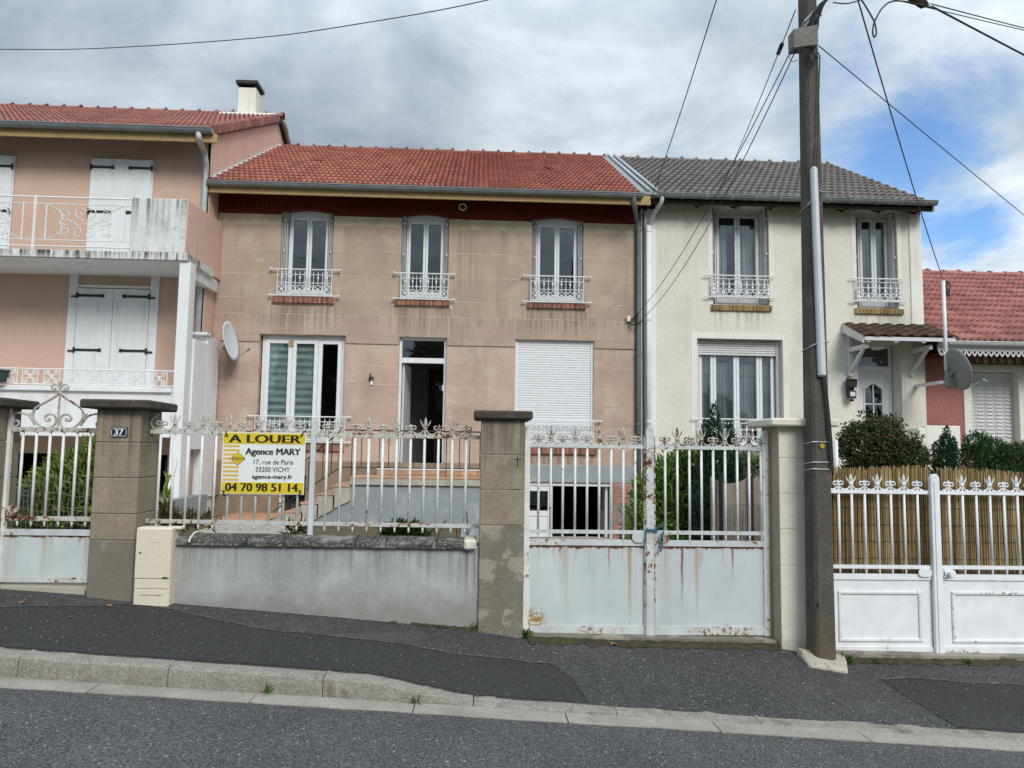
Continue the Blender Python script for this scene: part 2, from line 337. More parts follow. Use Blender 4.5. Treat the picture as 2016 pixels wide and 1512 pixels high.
MT['sh_white'] = aged('flaking_white_shutter_paint', (.72, .74, .755), .06, 3, streak=((.5, .5, .5), .6, 8), bump=(70, .2, .003), rough=.6)
MT['pinkframe'] = aged('pink_painted_wood', (.42, .29, .25), .15, 5)
MT['lace'] = plain('white_lace_trim', (.66, .68, .69), .5)
MT['awning'] = None
MT['kerb'] = aged('kerb_concrete', (.265, .25, .215), .22, 5, spots=((.45, .43, .39), 70, .62), bump=(80, .9, .008), fine=.3, patch=((.17, .155, .125), 5, .48, .66))
MT['gutter'] = aged('gutter_concrete', (.295, .278, .24), .2, 4, spots=((.2, .19, .17), 80, .62), bump=(90, .6, .005), fine=.25)
MT['soil'] = aged('garden_soil', (.13, .10, .065), .35, 3, spots=((.10, .13, .04), 8, .55), bump=(18, 1.0, .04))
MT['paleslab'] = aged('pale_yard_concrete', (.38, .35, .30), .15, 2, bump=(40, .3, .005))
MT['soot'] = plain('dark_plastic', (.03, .035, .045), .6)
def asphalt(name, base, spk, scale=95, contrast=.5, wear=None, light=(.34, .335, .32), lt=.80):
    g = G(name); base = np.array(base)
    cell = g.vor(scale, out='Color'); c1 = g.xyz(cell)[0]
    col = g.ramp(c1, [(0, tuple(base*(1-contrast))), (.55, tuple(base)), (.9, tuple(base*(1+contrast*1.3))), (1, spk)])
    col = g.mix(1.0, col, g.ramp(g.noise(.9, 6, .62), [(.3, (.82,)*3), (.7, (1.18,)*3)]), 'MULTIPLY')
    c2 = g.xyz(g.vor(scale*.7, out='Color'))[1]
    col = g.mix(g.step(c2, 1-(1-lt)*.35, 1-(1-lt)*.3), col, light)
    if wear: col = g.mix(g.m('MULTIPLY', g.step(g.noise(1.1, 7, .7, dist=.6), wear[0], wear[0]+.14), wear[1]), col, wear[2])
    h = g.m('ADD', g.vor(scale), g.m('MULTIPLY', g.noise(scale*.5, 4, .6), 1.2))
    return g.out(col, .85, g.bump(h, .9, .006), .35)
MT['road'] = asphalt('road_asphalt', (.077, .0765, .076), (.18, .178, .174), 140, .66, lt=.98, wear=(.54, .25, (.10, .099, .097)))
MT['pave_old'] = asphalt('old_pavement_asphalt', (.052, .051, .049), (.14, .137, .131), 125, .7, wear=(.52, .42, (.10, .0975, .094)), lt=.985)
MT['pave_new'] = asphalt('dark_new_asphalt', (.034, .0335, .033), (.085, .085, .085), 150, .55, wear=(.58, .25, (.06, .06, .06)), lt=.995)
MT['pave_seam'] = asphalt('worn_asphalt_seam', (.095, .092, .088), (.24, .235, .225), 120, .7, lt=.95)
MT['moss'] = aged('dirt_and_moss', (.06, .048, .03), .4, 9, spots=((.055, .075, .02), 12, .56), bump=(24, 1.0, .03))
def gatepanel(name, base, streaks, zt, z0, spots):
    g = G(name); base = np.array(base); x, y, z = g.xyz()
    col = g.ramp(g.noise(2.2, 6, .6), [(.3, tuple(base*.88)), (.7, tuple(base*1.07))])
    big = g.noise(1.0, 5, .6, stretch=(7, 1, .35)); dn = g.m('SUBTRACT', zt, z)
    col = g.mix(g.m('MULTIPLY', g.m('MULTIPLY', g.step(big, .5, .72), g.step(dn, 0, .75, 1, .15)), .75), col, (.40, .36, .28))
    fn = g.noise(1.0, 5, .7, stretch=(34, 1, .9))
    col = g.mix(g.m('MULTIPLY', g.m('MULTIPLY', g.step(fn, .56, .70), g.step(dn, .0, .30, 1, 0)), .8), col, (.28, .13, .05))
    wob = g.m('MULTIPLY', g.m('SUBTRACT', g.noise(9, 3), .5), .02)
    for sx, w, L, cc in streaks:
        wd_ = g.step(dn, 0.0, L, w*1.25, w*.75)
        a = g.m('ABSOLUTE', g.m('SUBTRACT', g.m('ADD', x, wob), sx))
        k = g.m('MULTIPLY', g.step(g.m('DIVIDE', a, wd_), .05, 1.0, 1, 0), g.step(dn, L*.1, L*1.05, 1, 0))
        k = g.m('MULTIPLY', k, g.step(g.noise(1, 4, .6, stretch=(70, 1, 6)), .25, .55, .5, 1))
        col = g.mix(k, col, cc)
    for sx, sz, r, cc, th in spots:      # flaked rusty patches
        dd = g.vm('DISTANCE', g.comb(x, 0.0, z), (sx, 0, sz), out=1)
        k = g.m('MULTIPLY', g.step(dd, r*.35, r, 1, 0), g.step(g.noise(26, 6, .75), th, th+.08))
        col = g.mix(k, col, cc)
    ch = g.m('ADD', g.noise(34, 5, .75), g.m('MULTIPLY', g.step(z, z0, z0+.22, .07, 0), 1))
    chip = g.step(ch, .69, .72); col = g.mix(chip, col, (.11, .055, .03))
    e = g.m('ADD', g.noise(18, 6, .7), g.step(dn, -.005, .055, .42, 0)); col = g.mix(g.step(e, .70, .78), col, (.15, .055, .02))
    return g.out(col, .55, g.bump(g.m('ADD', g.noise(60, 3), g.m('MULTIPLY', chip, -.8)), .25, .003), .35)
# ================================================================ GROUND
def zr(x): return .06-.0615*40*math.tanh(x/40)          # the street falls to the right
KX = [-3.07, -.97, -.62, -.3, 0.0, 1.95, 3.77]; KZ = [.385, .245, .215, .145, .082, -.050, -.162]
WX = [-3.9, -3.22, -2.85, -2.51, -1.24, .03, .41, 1.49, 2.61, 3.14, 4.79]
WZ = [.50, .455, .42, .40, .30, .19, .13, .095, .06, -.03, -.06]
def ext(x, xs, zs):
    if x < xs[0]: return zs[0]+zr(x)-zr(xs[0])
    if x > xs[-1]: return zs[-1]+zr(x)-zr(xs[-1])
    return float(np.interp(x, xs, zs))
YK0, YK1, YG, YW = 5.07, 5.215, 4.87, 7.1
def kz(x): return ext(x, KX, KZ)
def wz(x): return ext(x, WX, WZ)
def pz(x, y): return kz(x)+(wz(x)-kz(x))*(y-YK1)/(6.6-YK1)
def onpave(px, py):
    Y = 5.9
    for _ in range(12):
        dd = ray(px, py); x = dd[0]/dd[1]*Y; z = pz(x, Y); Y = (z-1.7)*dd[1]/dd[2]
    return x, Y
def sheet(name, xs, ys, zf, mat, kind='structure', parent=None):
    v = [(x, y, zf(x, y)) for y in ys for x in xs]; n = len(xs)
    f = [(j*n+i, j*n+i+1, (j+1)*n+i+1, (j+1)*n+i) for j in range(len(ys)-1) for i in range(n-1)]
    me = bpy.data.meshes.new(name); me.from_pydata(v, [], f); me.materials.append(mat); me.update()
    for p in me.polygons: p.use_smooth = True
    o = link(name, me, parent)
    if kind: o['kind'] = kind
    return o
gx = sorted(set([-900, -400, -200, -120, -80]+list(range(-60, 61, 3))+[80, 120, 200, 400, 900]))
MT['grass'] = aged('rough_grass', (.07, .095, .035), .3, 1.2, bump=(20, 1, .05))
sheet('ground', gx, [-900, -300, -100, -40, -12, -3.5, 4, 6, 8, 14, 30, 60, 150, 400, 900], lambda x, y: zr(x)-.55, MT['grass'])
rx = [x for x in gx if abs(x) <= 200]
sheet('road', rx, [-2.6, -1, 1, 3, 4.2, YG], lambda x, y: zr(x)+.02*(1-((y-1)/3.87)**2), MT['road'])
px_ = sorted(set([-60, -40, -25, -16, -12, -9, 9, 12, 16, 25, 40, 60]+[round(-7.5+.06*i, 3) for i in range(251)]))
pave = sheet('pavement', px_, [YK1-.02, 5.6, 6.1, 6.6, YW], pz, MT['pave_old'])
# opposite pavement behind the photographer
sheet('opposite_pavement', rx, [-5.2, -4, -2.6], lambda x, y: zr(x)+.10, MT['pave_old'])
# darker asphalt repairs with worn seams, 4 mm above the pavement
def repair(name, top, xr, bottom=None):
    tp = sorted(onpave(*q) for q in top); bt = sorted(onpave(*q) for q in bottom) if bottom else None
    xs = [x for x in px_ if xr[0] <= x <= xr[1]]; v = []; f = []; m = 5; ws = []
    for x in xs:
        w = .006*math.sin(x*9.1)+.005*math.sin(x*23.7+1)+.004*math.sin(x*57)
        y1 = float(np.interp(x, [q[0] for q in tp], [q[1] for q in tp]))+w
        y0 = float(np.interp(x, [q[0] for q in bt], [q[1] for q in bt])) if bt else YK1+.004
        y1 = max(y1, y0+.002); ws.append((x, y0, y1))
        for j in range(m+1):
            y = y0+(y1-y0)*j/m; v.append((x, y, pz(x, y)+.004))
    f = [(i*(m+1)+j, (i+1)*(m+1)+j, (i+1)*(m+1)+j+1, i*(m+1)+j+1) for i in range(len(xs)-1) for j in range(m)]
    me = bpy.data.meshes.new(name); me.from_pydata(v, [], f); me.materials.append(MT['pave_new']); o = link(name, me); o['kind'] = 'structure'
    v = []
    for i, (x, y0, y1) in enumerate(ws):
        wv = .022+.014*math.sin(x*17)+.01*math.sin(x*41)
        v += [(x, y1-.012, pz(x, y1-.012)+.008), (x, y1+max(.006, wv), pz(x, y1+.03)+.003)]
    f = [(2*i, 2*i+2, 2*i+3, 2*i+1) for i in range(len(ws)-1)]
    me = bpy.data.meshes.new(name+'_seam'); me.from_pydata(v, [], f); me.materials.append(MT['pave_seam']); o = link('pavement_seam', me); o['kind'] = 'structure'
repair('pavement_repair', [(-400, 1180), (0, 1196), (180, 1194), (250, 1190), (330, 1199), (430, 1222), (520, 1240), (700, 1258), (900, 1288), (1010, 1300), (1085, 1307), (1120, 1330), (1140, 1352), (1160, 1384)], (-7.2, AX(1158, 1384, 5.3)))
repair('pavement_repair', [(1725, 1338), (1790, 1336), (1900, 1344), (2016, 1350), (2400, 1372)], (onpave(1728, 1338)[0], 6.8), [(1725, 1338), (1790, 1375), (1880, 1432), (2016, 1442), (2400, 1470)])
# kerb: each stone a piece
kb = MB(); KXJ = [-10.0, -9.0, -8.0, -7.0, -6.0, -4.85, -3.85]+[AX(35, 1330, 5.07), AX(330, 1350, 5.07), AX(635, 1370, 5.07), AX(932, 1388, 5.07), AX(1215, 1405, 5.07), AX(1500, 1428, 5.07), AX(1780, 1447, 5.07)]
KXJ += [KXJ[-1]+1, KXJ[-1]+2, KXJ[-1]+3, KXJ[-1]+4, KXJ[-1]+5, KXJ[-1]+6]
kerb_bed = MB().hexa([(-9.9, 5.09, zr(-9.9)-.3), (9, 5.09, zr(9)-.3), (9, 5.2, zr(9)-.3), (-9.9, 5.2, zr(-9.9)-.3)], [(-9.9, 5.09, zr(-9.9)-.03), (9, 5.09, zr(9)-.03), (9, 5.2, zr(9)-.03), (-9.9, 5.2, zr(-9.9)-.03)]).build('kerb', MT['mortar'])
kerb_bed['kind'] = 'structure'
def kprof(x, t):
    zt = kz(x)-.006; zb = zr(x)-.08; h = max(.03, zt-zr(x)); rr = min(.05, h*.7)
    return [(x, YK0-.012, zb), (x, YK0-.004, zt-rr), (x, YK0+.004, zt-rr*.35), (x, YK0+.022, zt-rr*.06), (x, YK0+.06, zt+.002), (x, YK1, zt+.004), (x, YK1, zb)]
for a, b in zip(KXJ[:-1], KXJ[1:]):
    xs = [a+.003]+[q for q in KX if a+.03 < q < b-.03]+list(np.arange(a+.12, b-.1, .17))+[b-.003]; xs = sorted(xs); mb = MB(); n = 7
    vs = []
    for q in xs:
        vs += [(x, y+random.uniform(-.003, .003), z+random.uniform(-.003, .003)) for x, y, z in kprof(q, 0)]
    mb.add(vs, [(i*n+j, (i+1)*n+j, (i+1)*n+(j+1) % n, i*n+(j+1) % n) for i in range(len(xs)-1) for j in range(n)]+[tuple(range(n)), tuple((len(xs)-1)*n+j for j in range(n-1, -1, -1))])
    mb.build('kerb_stone', MT['kerb'], kerb_bed, smooth=False)
# gutter slabs
gut = MB().hexa([(-9.9, YG, zr(-9.9)-.3), (9, YG, zr(9)-.3), (9, 5.06, zr(9)-.3), (-9.9, 5.06, zr(-9.9)-.3)], [(-9.9, YG+.01, zr(-9.9)-.04), (9, YG+.01, zr(9)-.04), (9, 5.06, zr(9)-.04), (-9.9, 5.06, zr(-9.9)-.04)]).build('gutter', MT['mortar']); gut['kind'] = 'structure'
GX = [-10, -9, -8, -7, -5.9, -4.9, -3.9]+[AX(q, p, 4.97) for q, p in ((188, 1350), (500, 1374), (815, 1392), (1115, 1410), (1410, 1432), (1700, 1452))]; GX = sorted(GX)+[4.1, 5.1, 6.1, 7.1, 8.1, 9.1]
for a, b in zip(GX[:-1], GX[1:]):
    xs = np.linspace(a+.004, b-.004, 8); vs = []
    for x in xs:
        e = random.uniform(-.012, .008)
        vs += [(x, YG-.006+e, zr(x)-.1), (x, YG-.006+e, zr(x)+.006), (x, YK0-.014, zr(x)+.002), (x, YK0-.014, zr(x)-.1)]
    MB().add(vs, [(i*4+j, (i+1)*4+j, (i+1)*4+(j+1) % 4, i*4+(j+1) % 4) for i in range(7) for j in range(4)]+[(0, 1, 2, 3), (31, 30, 29, 28)]).build('gutter_slab', MT['gutter'], gut)
# front gardens and drives
XG = .43
sheet('garden_bed', [-4.8, -3.3, -2, -1, .0], [6.85, 8, 10, 12, 14.6], lambda x, y: .40+.02*math.sin(x*3+y*2), MT['soil'])
sheet('garden_path', [-4.1, -3.4, -2.7], [8.5, 10, 12, 13.3], lambda x, y: .455, MT['paleslab'])
sheet('left_drive', [-9, -6, -4.8], [6.78, 9, 12, 16], lambda x, y: max(.52, .58+.03*(y-6.8)), MT['paleslab'])
sheet('garage_drive', [0, 1, 2.75], [6.72, 9, 12, 14.62], lambda x, y: .06, MT['paleslab'])
sheet('right_garden', [2.75, 4, 7, 12], [6.75, 9, 12, 14.62], lambda x, y: .1, MT['soil'])
MB().box(-.22, .0, 6.86, 13.2, -.3, .42).build('garden_kerb', MT['porchwall'])['kind'] = 'structure'
# ================================================================ building helpers
def wall_holes(x0, x1, z0, z1, y, th, holes, mb=None):
    """front wall slab with rectangular openings (x0,x1,z0,z1), faces and reveals only where needed"""
    mb = mb or MB(); xs = sorted({x0, x1, *[h[0] for h in holes], *[h[1] for h in holes]}); zs = sorted({z0, z1, *[h[2] for h in holes], *[h[3] for h in holes]})
    xs = [q for q in xs if x0 <= q <= x1]; zs = [q for q in zs if z0 <= q <= z1]
    def solid(i, j):
        if i < 0 or j < 0 or i >= len(xs)-1 or j >= len(zs)-1: return False
        cx, cz = (xs[i]+xs[i+1])/2, (zs[j]+zs[j+1])/2
        return not any(h[0] < cx < h[1] and h[2] < cz < h[3] for h in holes)
    for i in range(len(xs)-1):
        for j in range(len(zs)-1):
            if not solid(i, j): continue
            a, b, c, e = xs[i], xs[i+1], zs[j], zs[j+1]; Y0, Y1 = y, y+th
            mb.add([(a, Y0, c), (b, Y0, c), (b, Y0, e), (a, Y0, e)], [(0, 1, 2, 3)]); mb.add([(a, Y1, c), (b, Y1, c), (b, Y1, e), (a, Y1, e)], [(3, 2, 1, 0)])
            if not solid(i-1, j): mb.add([(a, Y0, c), (a, Y1, c), (a, Y1, e), (a, Y0, e)], [(3, 2, 1, 0)])
            if not solid(i+1, j): mb.add([(b, Y0, c), (b, Y1, c), (b, Y1, e), (b, Y0, e)], [(0, 1, 2, 3)])
            if not solid(i, j-1): mb.add([(a, Y0, c), (b, Y0, c), (b, Y1, c), (a, Y1, c)], [(3, 2, 1, 0)])
            if not solid(i, j+1): mb.add([(a, Y0, e), (b, Y0, e), (b, Y1, e), (a, Y1, e)], [(0, 1, 2, 3)])
    return mb
def shell(x0, x1, y0, y1, z0, z1, th=.25, mb=None):      # side and back walls and floor slab of a house
    mb = mb or MB(); mb.box(x0, x0+th, y0, y1, z0, z1); mb.box(x1-th, x1, y0, y1, z0, z1); mb.box(x0+th, x1-th, y1-th, y1, z0, z1)
    return mb
def tile_mesh(name, w, l, waves, amp, th, mat, sharp=1.0, scal=0.0):
    n = waves*7; mb = MB(); top = []
    def prof(t):
        c = .5-.5*math.cos(2*math.pi*t); return amp*c**sharp
    vs = []
    for i in range(n+1):
        u = i/n*w*1.0; t = (i/7) % 1.0; h = prof(i/7)
        fo = -scal*(h/amp)
        vs += [(u, fo, h+th), (u, l*1.12, h-.002), (u, fo, h-.004)]
    fs = []
    for i in range(n):
        a = i*3; fs += [(a, a+3, a+4, a+1), (a+2, a+5, a+3, a)]
    mb.add(vs, fs)
    me = bpy.data.meshes.new(name); me.from_pydata(mb.v, [], mb.f); me.materials.append(mat)
    return me, mb
def roof_tiles(roof, E0, E1, TOP, w, l, waves, amp, th, mat, singles=300, sharp=1.0, scal=0.0, lim=None, jit=.010):
    """tiles over the slope that starts at the eave E0-E1 and rises by the vector TOP; nearest rows are single parts"""
    E0, E1, TOP = Vector(E0), Vector(E1), Vector(TOP); u = (E1-E0).normalized(); v = TOP.normalized(); n = u.cross(v).normalized()
    L = (E1-E0).length; H = TOP.length; nc = max(1, round(L/w)); w = L/nc; nr = math.ceil(H/l)
    me, mb = tile_mesh('tile', w, l, waves, amp, th, mat, sharp, scal); cnt = 0; rest = MB()
    for r in range(nr):
        for c in range(nc):
            p = E0+u*(c*w)+v*(r*l)+n*(.012)
            if lim and not lim(p+u*w/2+v*l/2): continue
            e = random.uniform(-jit, jit); uu = (u+n*random.uniform(-.012, .012)).normalized(); ll = v*(min(1.0, (H-r*l)/l))
            M = Matrix(((uu.x, ll.x, n.x, p.x+v.x*e), (uu.y, ll.y, n.y, p.y+v.y*e), (uu.z, ll.z, n.z, p.z+v.z*e), (0, 0, 0, 1)))
            if cnt < singles: link('tile', me, roof, M); cnt += 1
            else: rest.merge(mb.v, mb.f, M)
    if rest.v:
        m2 = bpy.data.meshes.new('roof_tiling'); m2.from_pydata(rest.v, [], rest.f); m2.materials.append(mat); o = link('roof_tiling', m2, roof); o['kind'] = 'stuff'
def ridge_tiles(roof, a, b, pitch, r, mat, knob=True):
    a, b = Vector(a), Vector(b); L = (b-a).length; n = round(L/pitch); p = L/n; mb = MB(); seg = 6
    vs = []
    for s, rr in ((0, r*1.0), (p*.9, r*1.0), (p*.9, r*1.22), (p*1.06, r*1.22)):
        vs += [(s, rr*math.cos(math.pi*j/seg), rr*math.sin(math.pi*j/seg)) for j in range(seg+1)]
    k = seg+1; mb.add(vs, [(i*k+j, i*k+j+1, (i+1)*k+j+1, (i+1)*k+j) for i in range(3) for j in range(seg)])
    if knob: mb.lathe([(.045, r*1.1), (.038, r*1.1+.02), (.012, r*1.1+.045), (.002, r*1.1+.05)], (p*.98, 0, 0), 6)
    me = bpy.data.meshes.new('ridge_tile'); me.from_pydata(mb.v, [], mb.f); me.materials.append(mat)
    d = (b-a).normalized(); ang = math.atan2(d.y, d.x)
    for i in range(n):
        q = a+d*(i*p); link('ridge_tile', me, roof, T(q.x, q.y, q.z+random.uniform(-.013, .013)) @ Matrix.Rotation(ang, 4, 'Z'))
def half_gutter(name, parent, x0, x1, y, z, r, mat, brackets=0, bmat=None):
    mb = MB(); seg = 8; vs = []
    for x in (x0, x1):
        for rr in (r, r-.006): vs += [(x, y+rr*math.cos(math.pi+math.pi*j/seg), z+rr*math.sin(math.pi+math.pi*j/seg)) for j in range(seg+1)]
    k = seg+1
    fs = [(j, j+1, 2*k+j+1, 2*k+j) for j in range(seg)]+[(k+j+1, k+j, 3*k+j, 3*k+j+1) for j in range(seg)]
    fs += [tuple(range(k)), tuple(2*k+j for j in range(k))]
    mb.add(vs, fs); mb.tube([(x0, y-r, z), (x1, y-r, z)], .012, 6)
    o = mb.build(name, mat, parent)
    if brackets:
        for i in range(brackets):
            x = x0+(i+.5)*(x1-x0)/brackets; b = MB()
            b.tube([(x, y+(r+.006)*math.cos(math.pi+math.pi*j/6), z+(r+.006)*math.sin(math.pi+math.pi*j/6)) for j in range(7)], .009, 4)
            b.build('gutter_bracket', bmat or mat, o)
    return o
def brick_sill(parent, x0, x1, z0, z1, y, n, mat, depth=.12):
    s = MB().box(x0+.003, x1-.003, y+.012, y+depth+.1, z0+.004, z1-.004).build('window_sill', MT['mortar'], parent)
    w = (x1-x0)/n; bw = w-.012; me = MB().box(-bw/2, bw/2, 0, depth, 0, z1-z0).mesh('brick', mat, bevel=.004)
    for i in range(n): link('brick', me, s, T(x0+w*(i+.5), y+random.uniform(-.004, .004), z0+random.uniform(-.004, .004)) @ Matrix.Rotation(random.uniform(-.02, .02), 4, 'Y'))
    return s
def pane(parent, x0, x1, z0, z1, y, mat='glass'): return MB().box(x0, x1, y, y+.012, z0, z1).build('pane', MT[mat], parent)
def casement(parent, x0, x1, z0, z1, y, leaves, fr=.035, st=.05, mat='pvc', glass='glass', bot=.09, name='window', extra=None, zt=None):
    """frame with sashes; leaves = list of relative widths; returns window and the list of glass rects"""
    zt = zt or z1; mb = MB(); m = MT[mat]
    mb.box(x0, x0+fr, y, y+.08, z0, z1); mb.box(x1-fr, x1, y, y+.08, z0, z1); mb.box(x0+fr, x1-fr, y, y+.08, z0, z0+fr*.6); mb.box(x0+fr, x1-fr, y, y+.08, zt-fr, z1)
    w = MB.build(mb, name, m, parent, bevel=.004)
    tot = sum(leaves); xx = x0+fr; W = x1-x0-2*fr; rects = []
    for lf in leaves:
        a = xx+.003; b = xx+W*lf/tot-.003; xx += W*lf/tot; c = z0+fr*.6+.003; e = zt-fr-.003
        s = MB(); yy = y-.018
        s.box(a, a+st, yy, yy+.06, c, e).box(b-st, b, yy, yy+.06, c, e).box(a+st, b-st, yy, yy+.06, c, c+bot).box(a+st, b-st, yy, yy+.06, e-st, e)
        s.build('sash', m, w, bevel=.004); pane(w, a+st-.004, b-st+.004, c+bot-.004, e-st+.004, yy+.03, glass); rects.append((a+st, b-st, c+bot, e-st))
    return w, rects
def railing_fan(parent, x0, x1, ex0, ex1, z0, z1, y, mat, n=5, wide=False):
    """window guard: two long rails let into the wall, uprights, spear points over a row of rings with crossed arcs"""
    mb = MB(); h = z1-z0
    for zz in (z1, z0): mb.tube([(ex0, y, zz), (ex1, y, zz)], .013, 6); [mb.lathe([(.02, -.02), (.034, 0), (.02, .02)], (e, y, zz), 6) for e in (ex0, ex1)]
    for zz in (z0+.03, z0+h*.48, z0+h*.80): mb.tube([(x0, y, zz), (x1, y, zz)], .008, 4)
    for xx in (x0, x1):
        for yy in (y, y+.12): mb.tube([(xx, yy, z0), (xx, yy, z1-.01)], .009, 4)
    N = n; w = (x1-x0)/N
    for i in range(N):
        cx = x0+w*(i+.5); r = min(w*.46, h*.21); cz = z0+.04+r
        mb.tube([(cx+r*math.cos(t), y, cz+r*math.sin(t)) for t in np.linspace(0, 2*math.pi, 15)], .007, 4, cap=False)
        for s in (-1, 1):
            mb.tube([(cx+s*(r*1.0-r*.75*math.sin(t)), y, cz+r*math.cos(t)) for t in np.linspace(0, math.pi, 9)], .006, 4)
        mb.lathe([(.004, -.03), (.02, 0), (.004, .03)], (cx, y, cz), 6)
        mb.tube([(cx, y, cz+r), (cx, y, z0+h*.92)], .007, 4); mb.lathe([(.006, -.03), (.02, 0), (.016, .02), (.003, .06)], (cx, y, z0+h*.66), 6)
        xb = x0+w*i
        if i: mb.tube([(xb, y, z0+.02), (xb, y, z0+h*.92)], .007, 4); mb.lathe([(.006, -.025), (.017, 0), (.004, .03)], (xb, y, z0+h*.48), 6)
    return mb.build('window_railing', mat, parent)
def railing_scroll(parent, x0, x1, ex0, ex1, z0, z1, y, mat, n=4):
    """window guard: spaced top rails, spear heads above and C scrolls below"""
    mb = MB(); h = z1-z0
    for zz in (z1, z0): mb.tube([(ex0, y, zz), (ex1, y, zz)], .014, 6)
    for zz in (z0+h*.84, z0+h*.60, z0+.025): mb.tube([(x0, y, zz), (x1, y, zz)], .009, 4)
    for xx in (x0, x1): mb.tube([(xx, y, z0), (xx, y, z1)], .011, 4)
    w = (x1-x0)/n
    for i in range(n):
        cx = x0+w*(i+.5); r = min(w*.33, h*.2)
        for s in (-1, 1):
            sp = spiral(0, 0, r*.95, r*.18, -math.pi/2, math.pi*2.0, 18)
            mb.tube([(cx+s*(r*.55+p[0]*.85), y, z0+.035+r+p[2]) for p in sp], .010, 5)
            mb.tube([(cx+s*.01, y, z0+.03), (cx+s*r*1.1, y, z0+.06), (cx+s*w*.5, y, z0+.03+r*1.2), (cx+s*w*.45, y, z0+h*.55)], .008, 4)
        mb.lathe([(.004, 0), (.014, .05), (.026, .08), (.012, .12), (.022, .15), (.003, .2)], (cx, y, z0+.03+r*1.1), 6)
        mb.tube([(cx, y, z0+h*.6), (cx, y, z0+h*.84)], .008, 4)
        xb = x0+w*i
        if i:
            mb.lathe([(.012, 0), (.012, h*.45), (.026, h*.5), (.010, h*.56), (.02, h*.6), (.003, h*.72)], (xb, y, z0+.02), 6)
            mb.tube([(xb, y, z0+h*.84), (xb, y, z1)], .007, 4)
    for xx in (x0+.04, x1-.04): mb.lathe([(.012, 0), (.03, h*.12), (.012, h*.2), (.03, h*.3), (.012, h*.42), (.026, h*.5), (.010, h*.56), (.003, h*.68)], (xx, y, z0+.02), 6)
    return mb.build('window_railing', mat, parent)
def strap_hinge(parent, x, z, s, L, y, bracket=True):
    mb = MB().box(min(x, x+s*L), max(x, x+s*L), y-.012, y, z-.022, z+.022); mb.lathe([(.02, -.05), (.026, 0), (.02, .05)], (x, y-.01, z), 6)
    mb.box(min(x+s*L, x+s*(L+.06)), max(x+s*L, x+s*(L+.06)), y-.010, y, z-.032, z+.032)
    if bracket: mb.box(min(x, x-s*.11), max(x, x-s*.11), y-.012, y+.004, z-.035, z-.005)
    return mb.build('strap_hinge', MT['black'], parent)
def folded(parent, x0, x1, z0, z1, y, mat='pvcgrey'):
    """metal shutter folded into the reveal: thin leaves edge on"""
    mb = MB(); n = 4
    for i in range(n):
        xa = x0+(x1-x0)*(i+.15)/n; xb = x0+(x1-x0)*(i+.85)/n; yo = .012*(i % 2)
        mb.box(xa, (xa+xb)/2, y+yo, y+.2, z0, z1)
    for zz in (z0+(z1-z0)*.22, z0+(z1-z0)*.52, z0+(z1-z0)*.9): mb.lathe([(.008, -.03), (.018, -.015), (.018, .015), (.008, .03)], ((x0+x1)/2, y-.008, zz), 6)
    return mb.build('folding_shutter', MT[mat], parent)
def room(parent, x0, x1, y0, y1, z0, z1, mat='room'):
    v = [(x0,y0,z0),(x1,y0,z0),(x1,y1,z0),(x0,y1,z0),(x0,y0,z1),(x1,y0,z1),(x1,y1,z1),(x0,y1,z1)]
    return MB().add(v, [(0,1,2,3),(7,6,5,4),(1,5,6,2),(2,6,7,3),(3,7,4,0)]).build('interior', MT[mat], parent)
def drape(parent, x0, x1, z0, z1, y, mat, waves, amp=.03, horiz=False):
    n = waves*8; mb = MB(); vs = []
    for i in range(n+1):
        t = i/n; o = amp*math.sin(2*math.pi*waves*t)+amp*.4*math.sin(2*math.pi*waves*.37*t+1)
        if horiz: vs += [(x0, y+o, z0+(z1-z0)*t), (x1, y+o, z0+(z1-z0)*t)]
        else: vs += [(x0+(x1-x0)*t, y+o, z0), (x0+(x1-x0)*t, y+o, z1)]
    mb.add(vs, [(2*i, 2*i+1, 2*i+3, 2*i+2) for i in range(n)]); return mb.build('curtain', mat, parent, smooth=True)
MT['curtain'] = plain('white_net_curtain', (.55, .56, .56), .9, .1)
g = G('green_wave_curtain'); zz = g.xyz()[2]; w_ = g.m('SINE', g.m('MULTIPLY', zz, 44.0))
MT['curtain_green'] = g.out(g.ramp(g.m('ADD', g.m('MULTIPLY', w_, .35), g.m('MULTIPLY', g.noise(6, 4), 1.0)), [(.15, (.22, .32, .29)), (.5, (.46, .57, .53)), (.85, (.72, .80, .76))]), .9, None, .1)
# ================================================================ MIDDLE HOUSE (pink render, red tile roof)
YH = 14.6; HX0, HX1 = -5.05, 3.05
h2 = thing('terraced_house', (-1, YH, 0), 'pink rendered terraced house with red tiled roof and three upper windows, in the middle', 'house')
def opn(l, lm, r, rm, t, tx, b): return (AX(l, lm, YH), AX(r, rm, YH), AZ(tx, b, YH), AZ(tx, t, YH))
W1 = opn(552, 500, 655, 500, 411, 605, 584); W2 = opn(790, 500, 883, 500, 419, 838, 589.5); W3 = opn(1047.5, 500, 1148.5, 500, 426, 1098, 596)
W4 = opn(508, 740, 678, 740, 656, 595, 874); DR = opn(783, 790, 877, 790, 662, 832, 919); W5 = opn(1014, 750, 1169, 750, 668, 1092, 880)
GA = (AX(1024, 1000, YH), AX(1207, 1000, YH), .06, AZ(1120, 951, YH)); BW = (AX(548, 960, YH), AX(603, 960, YH), AZ(570, 1010, YH), AZ(570, 936, YH))
wall2 = wall_holes(HX0, HX1, -.3, 6.76, YH+.003, .3, [W1, W2, W3, W4, DR, W5, GA, BW])
shell(HX0, HX1, YH+.312, 22.9, -.3, 6.55, mb=wall2); wall2 = wall2.build('wall', MT['joint'], h2)
jz = [AZ(428, q, YH) for q in (418.5, 438.5, 486.2, 535.2, 582.8, 614.5, 655, 672, 710.8, 750.8, 790, 830, 870.5, 906)]
